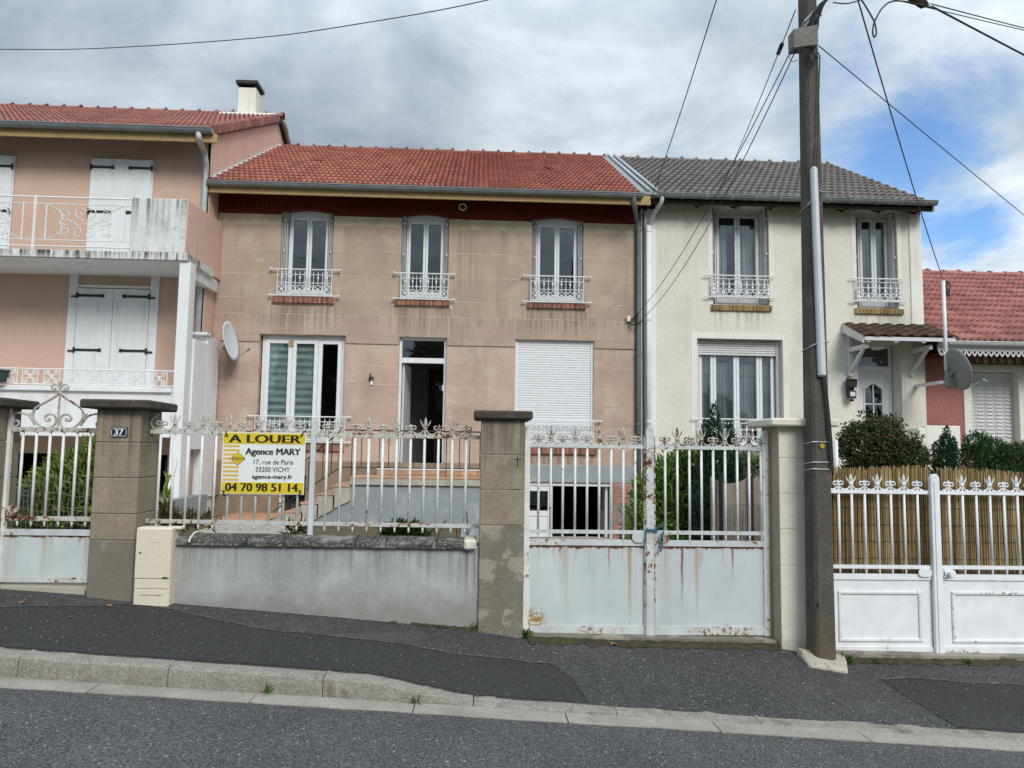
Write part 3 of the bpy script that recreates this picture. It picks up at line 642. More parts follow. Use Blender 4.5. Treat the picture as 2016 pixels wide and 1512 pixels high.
GP = .006
def block(x0, x1, z0, z1, mat='block', proud=0.0, n='stone_block'):
    if x1-x0 < .03: return
    MB().box(x0+GP, x1-GP, YH-proud, YH+.02, z0+GP, z1-GP).build(n, MT[mat], wall2, bevel=.004)
DRIP = [(w[0]-.1, w[1]+.1, w[2]-.13, .75, (.20, .15, .115), .75) for w in (W1, W2, W3, W4, W5)]+[(AX(q-14, 440, YH), AX(q+16, 440, YH), jz[0], 3.2, (.27, .235, .175), .9) for q in (916,)]+[(HX0, HX0+.15, jz[0], 4, (.24, .2, .16), .7), (HX1-.2, HX1, jz[0], 5, (.26, .21, .17), .7), (HX0, HX1, jz[5]+.02, .35, (.25, .2, .155), .6), (HX0, HX1, jz[7], .3, (.52, .44, .36), .8)]
MT['block'] = aged('pink_render', (.475, .345, .282), .17, 1.3, streak=((.27, .215, .17), .7, 2.2), patch=((.54, .445, .36), 2.2, .47, .74), bump=(55, .4, .007), rnd=.07, drips=DRIP, spots=((.3, .24, .19), 12, .70))
MT['block_up'] = aged('weathered_brown_pink_render', (.415, .315, .25), .17, 1.3, streak=((.24, .195, .15), .8, 2.2), patch=((.46, .375, .295), 2.0, .48, .72), bump=(55, .4, .007), rnd=.06, drips=DRIP, spots=((.27, .225, .18), 12, .70))
MT['ledge'] = aged('pink_render_lintel', (.43, .32, .262), .17, 1.6, streak=((.24, .195, .155), .8, 2.6), patch=((.45, .37, .30), 2.6, .5, .75), bump=(55, .4, .007), rnd=.05, drips=DRIP)
def split(x0, x1, z0, z1, cuts, **k):
    xs = [x0]+[c for c in cuts if x0+.08 < c < x1-.08]+[x1]
    for a, b in zip(xs[:-1], xs[1:]): block(a, b, z0, z1, **k)
ups = [(HX0, W1[0]), (W1[1], W2[0]), (W2[1], W3[0]), (W3[1], HX1)]
for i, (a, b) in enumerate(ups):
    n = max(2, round((b-a)/.42)); split(a, b, jz[1], jz[0], [a+(b-a)*j/n for j in range(1, n)], mat='creamblock')
    for k in (1, 2, 3): block(a, b, jz[k+1], jz[k], mat='block_up')
wsill = [(W1[0]-.17, W1[1]+.03), (W2[0]-.13, W2[1]+.1), (W3[0]-.12, W3[1]+.1)]
xs_ = [HX0]+[q for s in wsill for q in s]+[HX1]; sillz = W1[2]-.02
for a, b in zip(xs_[::2], xs_[1::2]): block(a, b, jz[5], jz[4], mat='block_up')
for a, b in wsill: block(a, b, jz[5], jz[4]-.13, mat='block_up')
vous = [AX(q, 640, YH) for q in (505, 530, 565, 600, 640, 683, 752, 782, 812, 845, 884, 1014, 1048, 1083, 1108, 1141, 1178)]
MB().box(HX0+.002, HX1-.002, YH-.019, YH, jz[6]-.003, jz[5]+.003).build('joint_backing', MT['joint'], wall2)
split(HX0, HX1, jz[6], jz[5], vous, mat='ledge', proud=.022)
for a, b in ((HX0, W4[0]), (W4[1], DR[0]), (DR[1], W5[0]), (W5[1], HX1)):
    block(a, b, jz[7]+.004, jz[6], mat='ledge', proud=.022)
    for k in range(7, 12): block(a, b, jz[k+1], jz[k])
    for k in (12,): block(a, b, jz[k+1], jz[k], mat='block')
for w in (W4, W5): block(w[0]-.0, w[1]+.0, jz[13], w[2]-.13)
zb = AZ(1140, 917, YH); zc = AZ(1140, 950, YH)
for a, b in ((HX0, DR[0]), (DR[1], GA[0]-.55)): block(a, b, zb+.02, jz[13], mat='plinth', n='plinth')
block(GA[0]-.55, HX1, zb, jz[13], mat='block')
MB().box(GA[0]-.5, HX1-.004, YH-.02, YH+.02, zc, zb).build('lintel', MT['porchwall'], h2, bevel=.006)
MB().box(HX0, BW[0], YH-.012, YH+.01, 0, zb+.015).box(BW[0], BW[1], YH-.012, YH+.01, 0, BW[2]).box(BW[0], BW[1], YH-.012, YH+.01, BW[3], zb+.015).box(BW[1], GA[0]-.55, YH-.012, YH+.01, 0, zb+.015).build('basement_wall', MT['basement'], h2)
# brick jamb of the garage
bj = MB().box(GA[1]+.004, HX1-.004, YH-.004, YH+.01, .05, zc-.004).build('brick_jamb', MT['mortar'], h2); row = 0; z = .06
while z < zc-.06:
    off = .06 if row % 2 else 0; x = GA[1]-off+.01
    while x < HX1-.03:
        a, b = max(x, GA[1]+.008), min(x+.20, HX1-.008)
        mt = 'brickpale' if (z > zc-.44 or z < .32) else 'brickgrey'
        if b-a > .03: MB().box(a, b-.008, YH-.016+random.uniform(-.002, .002), YH+.005, z, z+.056).build('brick', MT[mt], bj)
        x += .21
    z += .066; row += 1
# dark red frieze, arches, dentils, vent
zf = jz[0]; fr = MB(); top = 6.78
xs_ = [HX0, W1[0], W1[1], W2[0], W2[1], W3[0], W3[1], HX1]
for i in range(7):
    a, b = xs_[i], xs_[i+1]
    if i % 2 == 0: fr.box(a, b, YH-.022, YH+.015, zf, top)
    else:
        w = (W1, W2, W3)[i//2]; z1 = w[3]; c = (a+b)/2; pts = [(a, top), (a, z1-.07)]+[(a+(b-a)*t, z1-.075+.062*math.sin(math.pi*t)) for t in np.linspace(0, 1, 9)][1:-1]+[(b, z1-.07), (b, top)]
        for (xa, za), (xb, zb_) in zip(pts[1:-2], pts[2:-1]):
            fr.hexa([(xa, YH-.022, za), (xb, YH-.022, zb_), (xb, YH-.022, top), (xa, YH-.022, top)], [(xa, YH+.2, za), (xb, YH+.2, zb_), (xb, YH+.2, top), (xa, YH+.2, top)])
frz = fr.build('frieze', MT['frieze'], h2)
for a, b, yy in (((434, 545, 400)), ((668, 782, 406)), ((900, 1040, 412)), ((1160, 1240, 420))):
    x0, x1 = AX(a, yy, YH), AX(b, yy, YH); zz = AZ((a+b)/2, yy, YH); n = int((x1-x0)/.085); me = MB().box(-.032, .032, -.02, .0, -.09, .09).mesh('dentil_brick', MT['frieze'])
    for i in range(n): link('dentil_brick', me, frz, T(x0+.085*(i+.5), YH-.022, zz))
vx, vz = AX(911, 409, YH), AZ(911, 409, YH)
vent = MB().tube([(vx+.068*math.cos(t), YH-.05, vz+.062*math.sin(t)) for t in np.linspace(0, 2*math.pi, 17)], .014, 6, cap=False).build('wall_vent', MT['creamsmooth'], h2)
MB().tube([(vx, YH-.048, vz), (vx, YH-.01, vz)], .062, 14).build('vent_grille', MT['darkwood'], vent)
# upper windows
room(h2, HX0+.3, HX1-.3, YH+.34, 18.5, AZ(838, 600, YH), 6.6)
for w, pl, pr in ((W1, 13, 7), (W2, 9, 6), (W3, 9, 8)):
    sp = w[3]-.085; sc_ = 1/102.; a, b = w[0]+pl*sc_, w[1]-pr*sc_-.02
    win, _ = casement(h2, a, b, w[2]+.05, sp-.03, YH+.13, [1, 1], .03, .045, bot=.09)
    MB().box(a, b, YH+.125, YH+.2, sp-.03, w[3]+.04).box(a+.08, a+.42, YH+.118, YH+.125, sp-.02, sp+.006).build('head_panel', MT['pvcgrey'], win)
    folded(h2, w[0]+.01, a-.004, w[2]+.05, sp+.02, YH+.02); folded(h2, b+.004, w[1]-.008, w[2]+.05, sp+.02, YH+.02)
    MB().box(w[0]+.003, w[1]-.003, YH-.02, YH+.28, w[2]-.01, w[2]+.045).build('sill_plate', MT['pvcgrey'], win)
def rl(pts, Y): return [AX(p[0], p[1], Y) for p in pts]
YR = YH-.07
for (a, b, ea, eb, t, bt, c) in ((545, 652.5, 532, 667, 530.5, 582, 600), (789, 882, 776, 894, 538.5, 589, 835), (1045, 1148.5, 1031, 1162, 544, 595, 1097)):
    q = rl([(a, 560), (b, 560), (ea, 560), (eb, 560)], YR); railing_fan(h2, *q, AZ(c, bt, YR), AZ(c, t, YR), YR, MT['white_metal'], 6)
for (a, b, t, bt, n) in ((536.5, 659, 585.5, 597.5, 13), (777, 886, 590.5, 602.5, 12), (1037, 1154, 597.5, 608, 13)):
    brick_sill(h2, AX(a, t, YH), AX(b, t, YH), AZ((a+b)/2, bt, YH), AZ((a+b)/2, t, YH), YH-.06, n, MT['brick'])
# ground floor window with green curtain
room(h2, HX0+.3, DR[0]-.25, YH+.34, 17.5, DR[2], DR[3]+.1)
win, rc = casement(h2, W4[0]+.03, W4[1]-.02, W4[2]+.02, W4[3]-.05, YH+.12, [1.08, 1.05, .95], .06, .075, glass='glass', bot=.1)
for r_ in rc[:2]: drape(h2, r_[0]-.02, r_[1]+.02, r_[2]-.03, r_[3]+.03, YH+.20, MT['curtain_green'], 12, .012, True)
MB().box(W4[0], W4[1], YH+.1, YH+.3, W4[3]-.05, W4[3]).box(-3.52, -3.16, YH+.10, YH+.12, W4[3]-.085, W4[3]-.06).build('head_panel', MT['pvcgrey'], win)
MB().box(rc[0][1]+.02, rc[0][1]+.10, YH+.07, YH+.095, rc[0][3]-.05, rc[0][3]+.07).build('blind_bracket', MT['wood'], win)
q = rl([(500.5, 845), (678, 845), (488, 845), (688, 845)], YR); railing_fan(h2, *q, AZ(590, 870, YR), AZ(590, 820, YR), YR, MT['white_metal'], 9)
brick_sill(h2, AX(495, 880, YH), AX(678, 880, YH), AZ(590, 887, YH), AZ(590, 875, YH), YH-.06, 18, MT['brick'])
# front door: transom, open leaf, hall
dz = AZ(832, 709, YH); fd = MB().box(DR[0], DR[0]+.05, YH+.08, YH+.16, DR[2], DR[3]).box(DR[1]-.05, DR[1], YH+.08, YH+.16, DR[2], DR[3]).box(DR[0]+.05, DR[1]-.05, YH+.08, YH+.16, dz-.05, dz+.05).box(DR[0]+.05, DR[1]-.05, YH+.08, YH+.16, DR[3]-.07, DR[3]).build('front_door', MT['pvc'], h2, bevel=.004)
pane(fd, DR[0]+.05, DR[1]-.05, dz+.05, DR[3]-.07, YH+.12)
lf = MB().hexa([(DR[0]+.06, YH+.17, DR[2]+.01), (DR[0]+.10, YH+.16, DR[2]+.01), (DR[0]+.16, YH+.95, DR[2]+.01), (DR[0]+.12, YH+.96, DR[2]+.01)], [(DR[0]+.06, YH+.17, dz-.055), (DR[0]+.10, YH+.16, dz-.055), (DR[0]+.16, YH+.95, dz-.055), (DR[0]+.12, YH+.96, dz-.055)]).build('door_leaf', MT['pvcgrey'], fd, label='white front door leaf standing open into the hall')
MB().box(DR[1]-.07, DR[1]-.05, YH+.05, YH+.11, AZ(875, 769, YH), AZ(875, 758, YH)).build('strike_plate', MT['pvc'], fd)
MB().box(DR[0]+.003, DR[1]-.003, YH-.01, YH+.3, DR[2]-.03, DR[2]).build('threshold', MT['pvc'], fd)
room(h2, DR[0]-.2, DR[1]+.5, YH+.34, 17.2, DR[2]-.01, DR[3]+.1, 'room')
hd = MB(); x0, x1 = DR[0]+.42, DR[1]+.42; zz = DR[2]
wall_holes(x0, x1, zz, zz+2.1, 17.0, .05, [(x0+.15, x0+.42, zz+1.15, zz+1.85), (x0+.5, x0+.78, zz+1.15, zz+1.85)], hd); hdo = hd.build('hall_door', MT['darkwood'], h2)
pane(hdo, x0+.15, x0+.42, zz+1.15, zz+1.85, 17.02); pane(hdo, x0+.5, x0+.78, zz+1.15, zz+1.85, 17.02)
# roller shutter window
sh = MB().box(W5[0]+.0, W5[0]+.05, YH+.05, YH+.12, W5[2], W5[3]).box(W5[1]-.05, W5[1], YH+.05, YH+.12, W5[2], W5[3]).box(W5[0]+.05, W5[1]-.05, YH+.06, YH+.12, W5[3]-.03, W5[3]).build('roller_shutter', MT['pvc'], h2)
hs = (W5[3]-.03-W5[2])/44; me = MB().prism([(0, 0), (-.010, hs*.15), (-.012, hs*.5), (-.010, hs*.82), (-.001, hs*.92), (.004, hs), (.012, hs), (.012, 0)], 'x', W5[0]+.05, W5[1]-.05).mesh('slat', MT['pvc'])
for i in range(44): link('slat', me, sh, T(0, YH+.08, W5[2]+hs*i))
q = rl([(1036-18, 850), (1168, 850), (1004, 850), (1183, 850)], YR); railing_fan(h2, *q, AZ(1100, 874, YR), AZ(1100, 828, YR), YR, MT['white_metal'], 8)
brick_sill(h2, AX(1012, 885, YH), AX(1175, 885, YH), AZ(1095, 894, YH), AZ(1095, 881, YH), YH-.06, 17, MT['brick'])
# garage doors
gd = MB().box(GA[0], GA[1], YH+.03, YH+.12, GA[3]-.06, GA[3]).box(GA[1]-.06, GA[1], YH+.03, YH+.12, GA[2], GA[3]-.06).build('garage_door', MT['pvc'], h2, bevel=.004)
xl = AX(1088, 1000, YH); zt = GA[3]-.07; z1 = AZ(1060, 1006, YH)
gl = MB().box(GA[0]+.01, GA[0]+.08, YH+.03, YH+.09, .07, zt).box(xl-.09, xl, YH+.03, YH+.09, .07, zt).box(GA[0]+.08, xl-.09, YH+.03, YH+.09, zt-.09, zt).box(GA[0]+.08, xl-.09, YH+.03, YH+.09, z1-.1, z1).box(GA[0]+.08, xl-.09, YH+.045, YH+.075, .07, z1-.1).build('door_leaf', MT['pvc'], gd, bevel=.004)
pane(gd, GA[0]+.08, xl-.09, z1, zt-.09, YH+.05)
o2 = MB().box(GA[1]-.13, GA[1]-.08, YH+.13, YH+.95, .07, zt).build('door_leaf', MT['pvc'], gd, label='white garage leaf swung open inside')
MB().box(GA[1]-.137, GA[1]-.13, YH+.25, YH+.83, z1, zt-.12).build('pane', MT['room'], gd)
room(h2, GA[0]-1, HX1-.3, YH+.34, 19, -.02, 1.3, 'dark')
# barred basement window by the stairs
bw = MB().box(BW[0], BW[0]+.04, YH+.1, YH+.16, BW[2], BW[3]).box(BW[1]-.04, BW[1], YH+.1, YH+.16, BW[2], BW[3]).build('basement_window', MT['pvcgrey'], h2)
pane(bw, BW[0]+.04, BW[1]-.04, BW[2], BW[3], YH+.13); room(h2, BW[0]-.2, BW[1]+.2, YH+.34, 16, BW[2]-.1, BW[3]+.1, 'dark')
mb = MB()
for i in range(1, 4): mb.tube([(BW[0], YH+.04, BW[2]+(BW[3]-BW[2])*i/4), (BW[1], YH+.04, BW[2]+(BW[3]-BW[2])*i/4)], .01, 5)
for i in range(1, 3): mb.tube([(BW[0]+(BW[1]-BW[0])*i/3, YH+.04, BW[2]), (BW[0]+(BW[1]-BW[0])*i/3, YH+.04, BW[3])], .01, 5)
mb.build('window_bars', MT['black'], bw)
# roof
EY, EZ, RY, RZ = 14.02, 6.60, 18.6, 9.12
rf = MB().prism([(EY+.02, EZ-.03), (RY, RZ), (23.2, EZ-.03), (23.2, EZ-.15), (RY, RZ-.14), (EY+.02, EZ-.13)], 'x', HX0+.0, 3.2)
rf.prism([(YH, 6.5), (RY, RZ-.15), (22.9, 6.5)], 'x', 2.98, 3.18)
roof2 = rf.build('roof', MT['darkwood'], h2)
MT['tile_red'] = tilemat('red_roof_tile', (.375, .142, .106), moss=(.25, .13, .10), mossamt=.3, rnd=.2); MT['tile_dull'] = tilemat('dull_red_roof_tile', (.31, .13, .108), moss=(.16, .14, .12), mossamt=.4)
MT['tile_brown'] = tilemat('brown_grey_roof_tile', (.19, .168, .158), moss=(.16, .15, .13), mossamt=.4, rnd=.14); MT['tile_pink'] = tilemat('salmon_roof_tile', (.40, .175, .155), mossamt=.12)
roof_tiles(roof2, (HX0, EY-.02, EZ-.02), (3.02, EY-.02, EZ-.02), (0, RY-EY, RZ-EZ), .205, .35, 2, .038, .052, MT['tile_red'], scal=.03)
MT['ridge_red'] = tilemat('red_ridge_tile', (.22, .08, .06))
ridge_tiles(roof2, (HX0+.1, RY, RZ-.03), (3.1, RY, RZ-.03), .385, .10, MT['ridge_red'])
def roofpt(x, t, up=.03): return (x, EY+(RY-EY)*t, EZ+(RZ-EZ)*t+up)
mb = MB().hexa([roofpt(HX0-.0, .0, .0), roofpt(HX0+.10, 0, .0), roofpt(HX0+.10, 1, .0), roofpt(HX0, 1, .0)], [roofpt(HX0, .0, .10), roofpt(HX0+.03, 0, .10), roofpt(HX0+.03, 1, .10), roofpt(HX0, 1, .10)]); mb.build('flashing', MT['zincbright'], roof2)
mb = MB().hexa([roofpt(3.0, 0, .0), roofpt(3.34, 0, .0), roofpt(3.34, 1, .0), roofpt(3.0, 1, .0)], [roofpt(3.0, 0, .055), roofpt(3.34, 0, .055), roofpt(3.34, 1, .055), roofpt(3.0, 1, .055)]); vg = mb.build('valley_strip', MT['zinc'], roof2)
for x in (3.19, 3.34): MB().tube([roofpt(x, 0, .09), roofpt(x, 1, .09)], .032, 8).build('valley_rib', MT['zincbright'], roof2, smooth=True)
for px, py in ((631, 318), (1080, 334)):
    t = .52; x = AX(px, py, EY+(RY-EY)*t); p = roofpt(x, t, .06); MB().box(x-.06, x+.06, p[1]-.1, p[1]+.08, p[2]-.04, p[2]+.05).build('vent_tile', MT['ridge_red'], roof2, bevel=.015)
gy = EY-.075; gz = AZ(850, 373, EY); half_gutter('gutter', h2, HX0-.01, 3.06, gy, gz, .075, MT['zinc'])
MB().box(HX0-.01, 3.22, EY-.01, EY+.03, AZ(850, 391.5, EY), gz+.0).build('fascia', MT['wood'], h2, bevel=.004)
# downpipe and corner pilaster
py_ = 14.52; px0 = AX(1257, 600, py_)
pts = [(AX(1248, 388, gy), gy, gz-.05), (AX(1249, 405, gy+.1), gy+.08, gz-.22), (AX(1254, 430, 14.45), 14.45, AZ(1254, 432, 14.45)), (px0, py_, AZ(1257, 455, py_)), (px0, py_, AZ(1257, 700, py_)), (px0, py_, .75)]
dp = MB().tube(curve(pts[:4], 5)+[Vector(p) for p in pts[4:]], .046, 10).build('downpipe', MT['pipegrey'], h2, smooth=True)
for yy in (452, 697, 835): MB().lathe([(.06, -.02), (.06, .02)], (px0, py_, AZ(1257, yy, py_)), 10).build('pipe_collar', MT['pipegrey'], dp)
# ================================================================ CREAM HOUSE
CX0, CX1 = AX(1291, 600, YH), 8.83
h3 = thing('terraced_house', (6, YH, 0), 'cream roughcast house with brown-grey tiled roof, right of the pink house', 'house')
V6 = opn(1402.6, 500, 1514, 500, 406, 1458, 600.5); V7 = opn(1685, 510, 1767, 510, 414, 1726, 607.5); V8 = opn(1372.5, 760, 1542.5, 760, 667, 1458, 887)
DD = (AX(1691, 800, YH), AX(1777, 800, YH), AZ(1730, 925, YH), AZ(1730, 676, YH))
wall3 = wall_holes(CX0, CX1, -.5, 6.62, YH, .42, [V6, V7, V8, DD]); shell(CX0, CX1, YH+.42, 22.9, -.5, 6.5, mb=wall3); wall3 = wall3.build('wall', MT['cream'], h3)
pil = MB().box(AX(1259.5, 600, YH)+.02, CX0+.0, YH-.03, YH+.3, .3, 6.5).build('corner_pilaster', MT['whitewall'], h3)
cp_ = MB().box(AX(1790, 500, YH), CX1+.004, YH-.025, YH+.2, AZ(1800, 640, YH), 6.5).build('corner_pilaster', MT['creamsmooth'], h3, bevel=.01)
def sur(*a): MB().box(*a).build('window_surround', MT['creamsmooth'], h3)
for o_, w in ((V6, .09), (V7, .08), (V8, .11)):
    e = .006; sur(o_[0]-w, o_[0]+.003, YH-e, YH+.1, o_[2], o_[3]+(w if o_ is V8 else .0)); sur(o_[1]-.003, o_[1]+w, YH-e, YH+.1, o_[2], o_[3]+(w if o_ is V8 else 0))
    if o_ is V8: sur(o_[0]+.003, o_[1]-.003, YH-e, YH+.1, o_[3]-.003, o_[3]+w)
sur(DD[1]+.06, DD[1]+.27, YH-.004, YH+.1, DD[2], DD[3]+.3)
room(h3, CX0+.3, CX1-.3, YH+.45, 18, AZ(1500, 615, YH), 6.5); room(h3, CX0+.3, DD[0]-.3, YH+.45, 18, 1.3, 4.1); room(h3, DD[0]-.25, CX1-.26, YH+.45, 18, 1.2, 4.1)
for (w, fl, fr_) in ((V6, 1407, 1495), (V7, 1689, 1749)):
    a, b = AX(fl, 500, YH+.25), AX(fr_, 500, YH+.25)
    win, rc = casement(h3, a, b, w[2]+.06, w[3]-.08, YH+.25, [1, 1], .03, .05, mat='pvcgrey', bot=.10)
    MB().box(a-.1, b+.2, YH+.24, YH+.4, w[2]-.0, w[2]+.055).build('sill_plate', MT['pvcgrey'], win)
    MB().box(a-.1, b+.22, YH+.245, YH+.4, w[3]-.08, w[3]+.0).build('head_panel', MT['pvcgrey'], win)
    MB().box(rc[0][0], rc[1][1], YH+.29, YH+.31, rc[0][3]-.13, rc[0][3]+.02).build('blind_box', MT['darkwood'], win)
    MB().box(b+.002, w[1]-.003, YH+.22, YH+.41, w[2]+.05, w[3]-.05).build('reveal_lining', MT['pvcgrey'], win)
    folded(h3, w[0]+.005, w[0]+.05, w[2]+.05, w[3]-.03, YH+.05); folded(h3, w[1]-.055, w[1]-.01, w[2]+.05, w[3]-.03, YH+.05)
    drape(h3, a+.08, a+.3, w[2]+.1, w[3]-.15, YH+.42, MT['curtain'], 3); drape(h3, b-.34, b-.08, w[2]+.1, w[3]-.15, YH+.42, MT['curtain'], 3)
for (a, b, ea, eb, t, bt, c, n) in ((1401, 1516, 1387, 1526.5, 543, 585.5, 1458, 5), (1687, 1775, 1674, 1784, 549, 593.5, 1730, 4)):
    q = rl([(a, 560), (b, 560), (ea, 560), (eb, 560)], YR); railing_scroll(h3, *q, AZ(c, bt, YR), AZ(c, t, YR), YR, MT['white_metal'], n)
for (a, b, t, bt, n) in ((1399, 1518.5, 601.5, 612.5, 18), (1682, 1778, 608.5, 619, 14)):
    brick_sill(h3, AX(a, t, YH), AX(b, t, YH), AZ((a+b)/2, bt, YH), AZ((a+b)/2, t, YH), YH-.05, n, MT['ybrick'])
# wide ground floor window with half raised shutter
ya = YH+.2; a, b = AX(1374, 760, ya), AX(1527, 760, ya); zt = AZ(1450, 701, ya)
win, rc = casement(h3, a, b, V8[2]+.05, V8[3]-.06, ya+.04, [.62, 1, 1, .62], .03, .055, bot=.12)
drape(h3, rc[0][0]-.1, rc[0][1]+.1, V8[2]+.1, V8[3]-.1, ya+.2, MT['curtain'], 6, .03); drape(h3, rc[1][0]+.0, rc[2][1], V8[2]+.1, V8[3]-.1, ya+.24, MT['curtain'], 15, .03); drape(h3, rc[3][0], rc[3][1], V8[2]+.1, V8[3]-.1, ya+.2, MT['curtain'], 5, .03)
rs = MB().box(a-.03, a+.005, ya-.06, ya+.01, V8[2], V8[3]-.02).box(b, b+.035, ya-.06, ya+.01, V8[2], V8[3]-.02).box(a-.03, b+.035, ya-.055, ya+.012, V8[3]-.03, V8[3]-.015).build('roller_shutter', MT['pvcgrey'], h3); hs = (V8[3]-.04-zt)/6
me = MB().prism([(0, .004), (-.014, hs*.2), (-.016, hs*.6), (-.006, hs*.97), (.01, hs*.97), (.01, .004)], 'x', a, b).mesh('slat', MT['pvcgrey'])
for i in range(6): link('slat', me, rs, T(0, ya-.03, zt+hs*i))
MB().box(b+.035, V8[1]-.003, ya-.05, ya+.1, V8[2]+.06, V8[3]-.004).build('reveal_lining', MT['creamsmooth'], win)
MB().box(V8[0]+.003, V8[1]-.003, YH-.0, YH+.4, V8[2]-.02, V8[2]+.05).build('sill_plate', MT['pvcgrey'], win)
q = rl([(1375, 850), (1541, 850), (1362, 850), (1553, 850)], YR); railing_scroll(h3, *q, AZ(1458, 876, YR), AZ(1458, 825.5, YR), YR, MT['white_metal'], 7)
brick_sill(h3, AX(1369, 890, YH), AX(1546, 890, YH), AZ(1458, 899.5, YH), AZ(1458, 888.5, YH), YH-.05, 26, MT['ybrick'])
# front door
yd = YH+.32; a, b = DD[0]+.0, AX(1757, 800, yd); z1 = AZ(1728, 724.5, yd)
fd = MB().box(a, a+.05, yd, yd+.08, DD[2], DD[3]).box(b-.05, b, yd, yd+.08, DD[2], DD[3]).box(a+.05, b-.05, yd, yd+.08, z1-.035, z1+.035).box(a+.05, b-.05, yd, yd+.08, DD[3]-.05, DD[3]).box(b, DD[1]-.0, yd+.03, yd+.08, DD[2], DD[3]).build('front_door', MT['pvc'], h3, bevel=.004)
pane(fd, a+.05, b-.05, z1+.035, DD[3]-.05, yd+.03, 'glassdoor')
def dpx(px, py): return AX(px, py, yd), AZ(px, py, yd)
gx0, gx1 = dpx(1704.5, 790)[0], dpx(1737.5, 790)[0]; gz1 = dpx(1721, 757)[1]; gz0 = DD[2]+.55
ar = [(gx0+(gx1-gx0)*t, gz1-.08+.085*math.sin(math.pi*t)**1.5) for t in np.linspace(0, 1, 11)]
dl = MB(); wall_holes(a+.05, b-.05, DD[2], z1-.035, yd+.02, .05, [(gx0, gx1, gz0, gz1+.01)], dl)
for (xa, za), (xb, zb_) in zip(ar[:-1], ar[1:]): dl.hexa([(xa, yd+.02, za), (xb, yd+.02, zb_), (xb, yd+.02, gz1+.01), (xa, yd+.02, gz1+.01)], [(xa, yd+.07, za), (xb, yd+.07, zb_), (xb, yd+.07, gz1+.01), (xa, yd+.07, gz1+.01)])
dl = dl.build('door_leaf', MT['pvc'], fd); pane(fd, gx0, gx1, gz0, gz1, yd+.045, 'glassdoor')
mb = MB().tube([(gx0-.02, yd+.015, gz0)]+[(gx0-.02+(gx1-gx0+.04)*t, yd+.015, gz1-.08+.11*math.sin(math.pi*t)**1.5) for t in np.linspace(0, 1, 11)]+[(gx1+.02, yd+.015, gz0)], .018, 6)
mb.box((gx0+gx1)/2-.012, (gx0+gx1)/2+.012, yd+.025, yd+.04, gz0, gz1-.01)
for t in (.12, .40, .66): mb.box(gx0, gx1, yd+.025, yd+.04, gz0+(gz1-gz0)*t-.011, gz0+(gz1-gz0)*t+.011)
mb.tube([(a+.12, yd+.012, z1-.1), (a+.12, yd+.012, DD[2]+.1)], .008, 4); mb.tube([(b-.14, yd+.012, z1-.1), (b-.14, yd+.012, DD[2]+.1)], .008, 4); mb.tube([(a+.12, yd+.012, z1-.1), (b-.14, yd+.012, z1-.1)], .008, 4)
mb.build('glazing_bars', MT['pvc'], fd)
MB().lathe([(.10, 0), (.13, .03), (.14, .06), (.03, .10)], (AX(1728, 680, YH-.3), YH-.3, AZ(1728, 688, YH-.3)), 12).build('porch_lamp', MT['pvcgrey'], h3, smooth=True)
# canopy over the door
yc = 13.78; A0 = at(1659, 637, YH); A1 = at(1822, 646, YH); B0 = at(1698, 666, yc); B1 = at(1863, 661, yc)
xa, xb = float(A0[0]), float(A1[0])+.07; zt, zf_ = float(A0[2])-.02, AZ(1780, 664, yc)
cn = MB()
for i in range(4):
    x = xa+.05+(xb-xa-.16)*i/3; cn.hexa([(x, YH, zt-.14), (x+.07, YH, zt-.14), (x+.07, YH, zt-.04), (x, YH, zt-.04)], [(x, yc, zf_-.10), (x+.07, yc, zf_-.10), (x+.07, yc, zf_-.02), (x, yc, zf_-.02)])
cn.hexa([(xa, YH, zt-.04), (xb, YH, zt-.04), (xb, YH, zt-.02), (xa, YH, zt-.02)], [(xa, yc, zf_-.02), (xb, yc, zf_-.02), (xb, yc, zf_), (xa, yc, zf_)])
cn.hexa([(xa-.02, YH, zt-.16), (xa, YH, zt-.16), (xa, YH, zt+.02), (xa-.02, YH, zt+.02)], [(xa-.02, yc, zf_-.12), (xa, yc, zf_-.12), (xa, yc, zf_+.02), (xa-.02, yc, zf_+.02)])
cn.box(xa, xb, yc-.02, yc+.0, zf_-.07, zf_+.0)
can = cn.build('door_canopy', MT['pvcgrey'], h3)
roof_tiles(can, (xa-.02, yc-.03, zf_), (xb+.03, yc-.03, zf_), (0, YH-yc+.03, zt-zf_), .24, .21, 1, .035, .022, tilemat('brown_canopy_tile', (.085, .052, .04), mossamt=.2), singles=60)
for px in (1674, 1795):
    x = AX(px, 700, YH-.05); zb_ = AZ(px, 741, YH); zc_ = AZ(px, 664, YH); br = MB()
    br.box(x-.04, x+.04, YH-.08, YH, zb_, zc_+.1).box(x-.035, x+.035, yc+.12, YH-.08, zf_-.2, zf_-.11)
    br.hexa([(x-.03, YH-.08, zb_+.05), (x+.03, YH-.08, zb_+.05), (x+.03, YH-.08, zb_+.15), (x-.03, YH-.08, zb_+.15)], [(x-.03, yc+.22, zf_-.2), (x+.03, yc+.22, zf_-.2), (x+.03, yc+.32, zf_-.2), (x-.03, yc+.32, zf_-.2)])
    br.build('canopy_bracket', MT['pvcgrey'], can, bevel=.008)
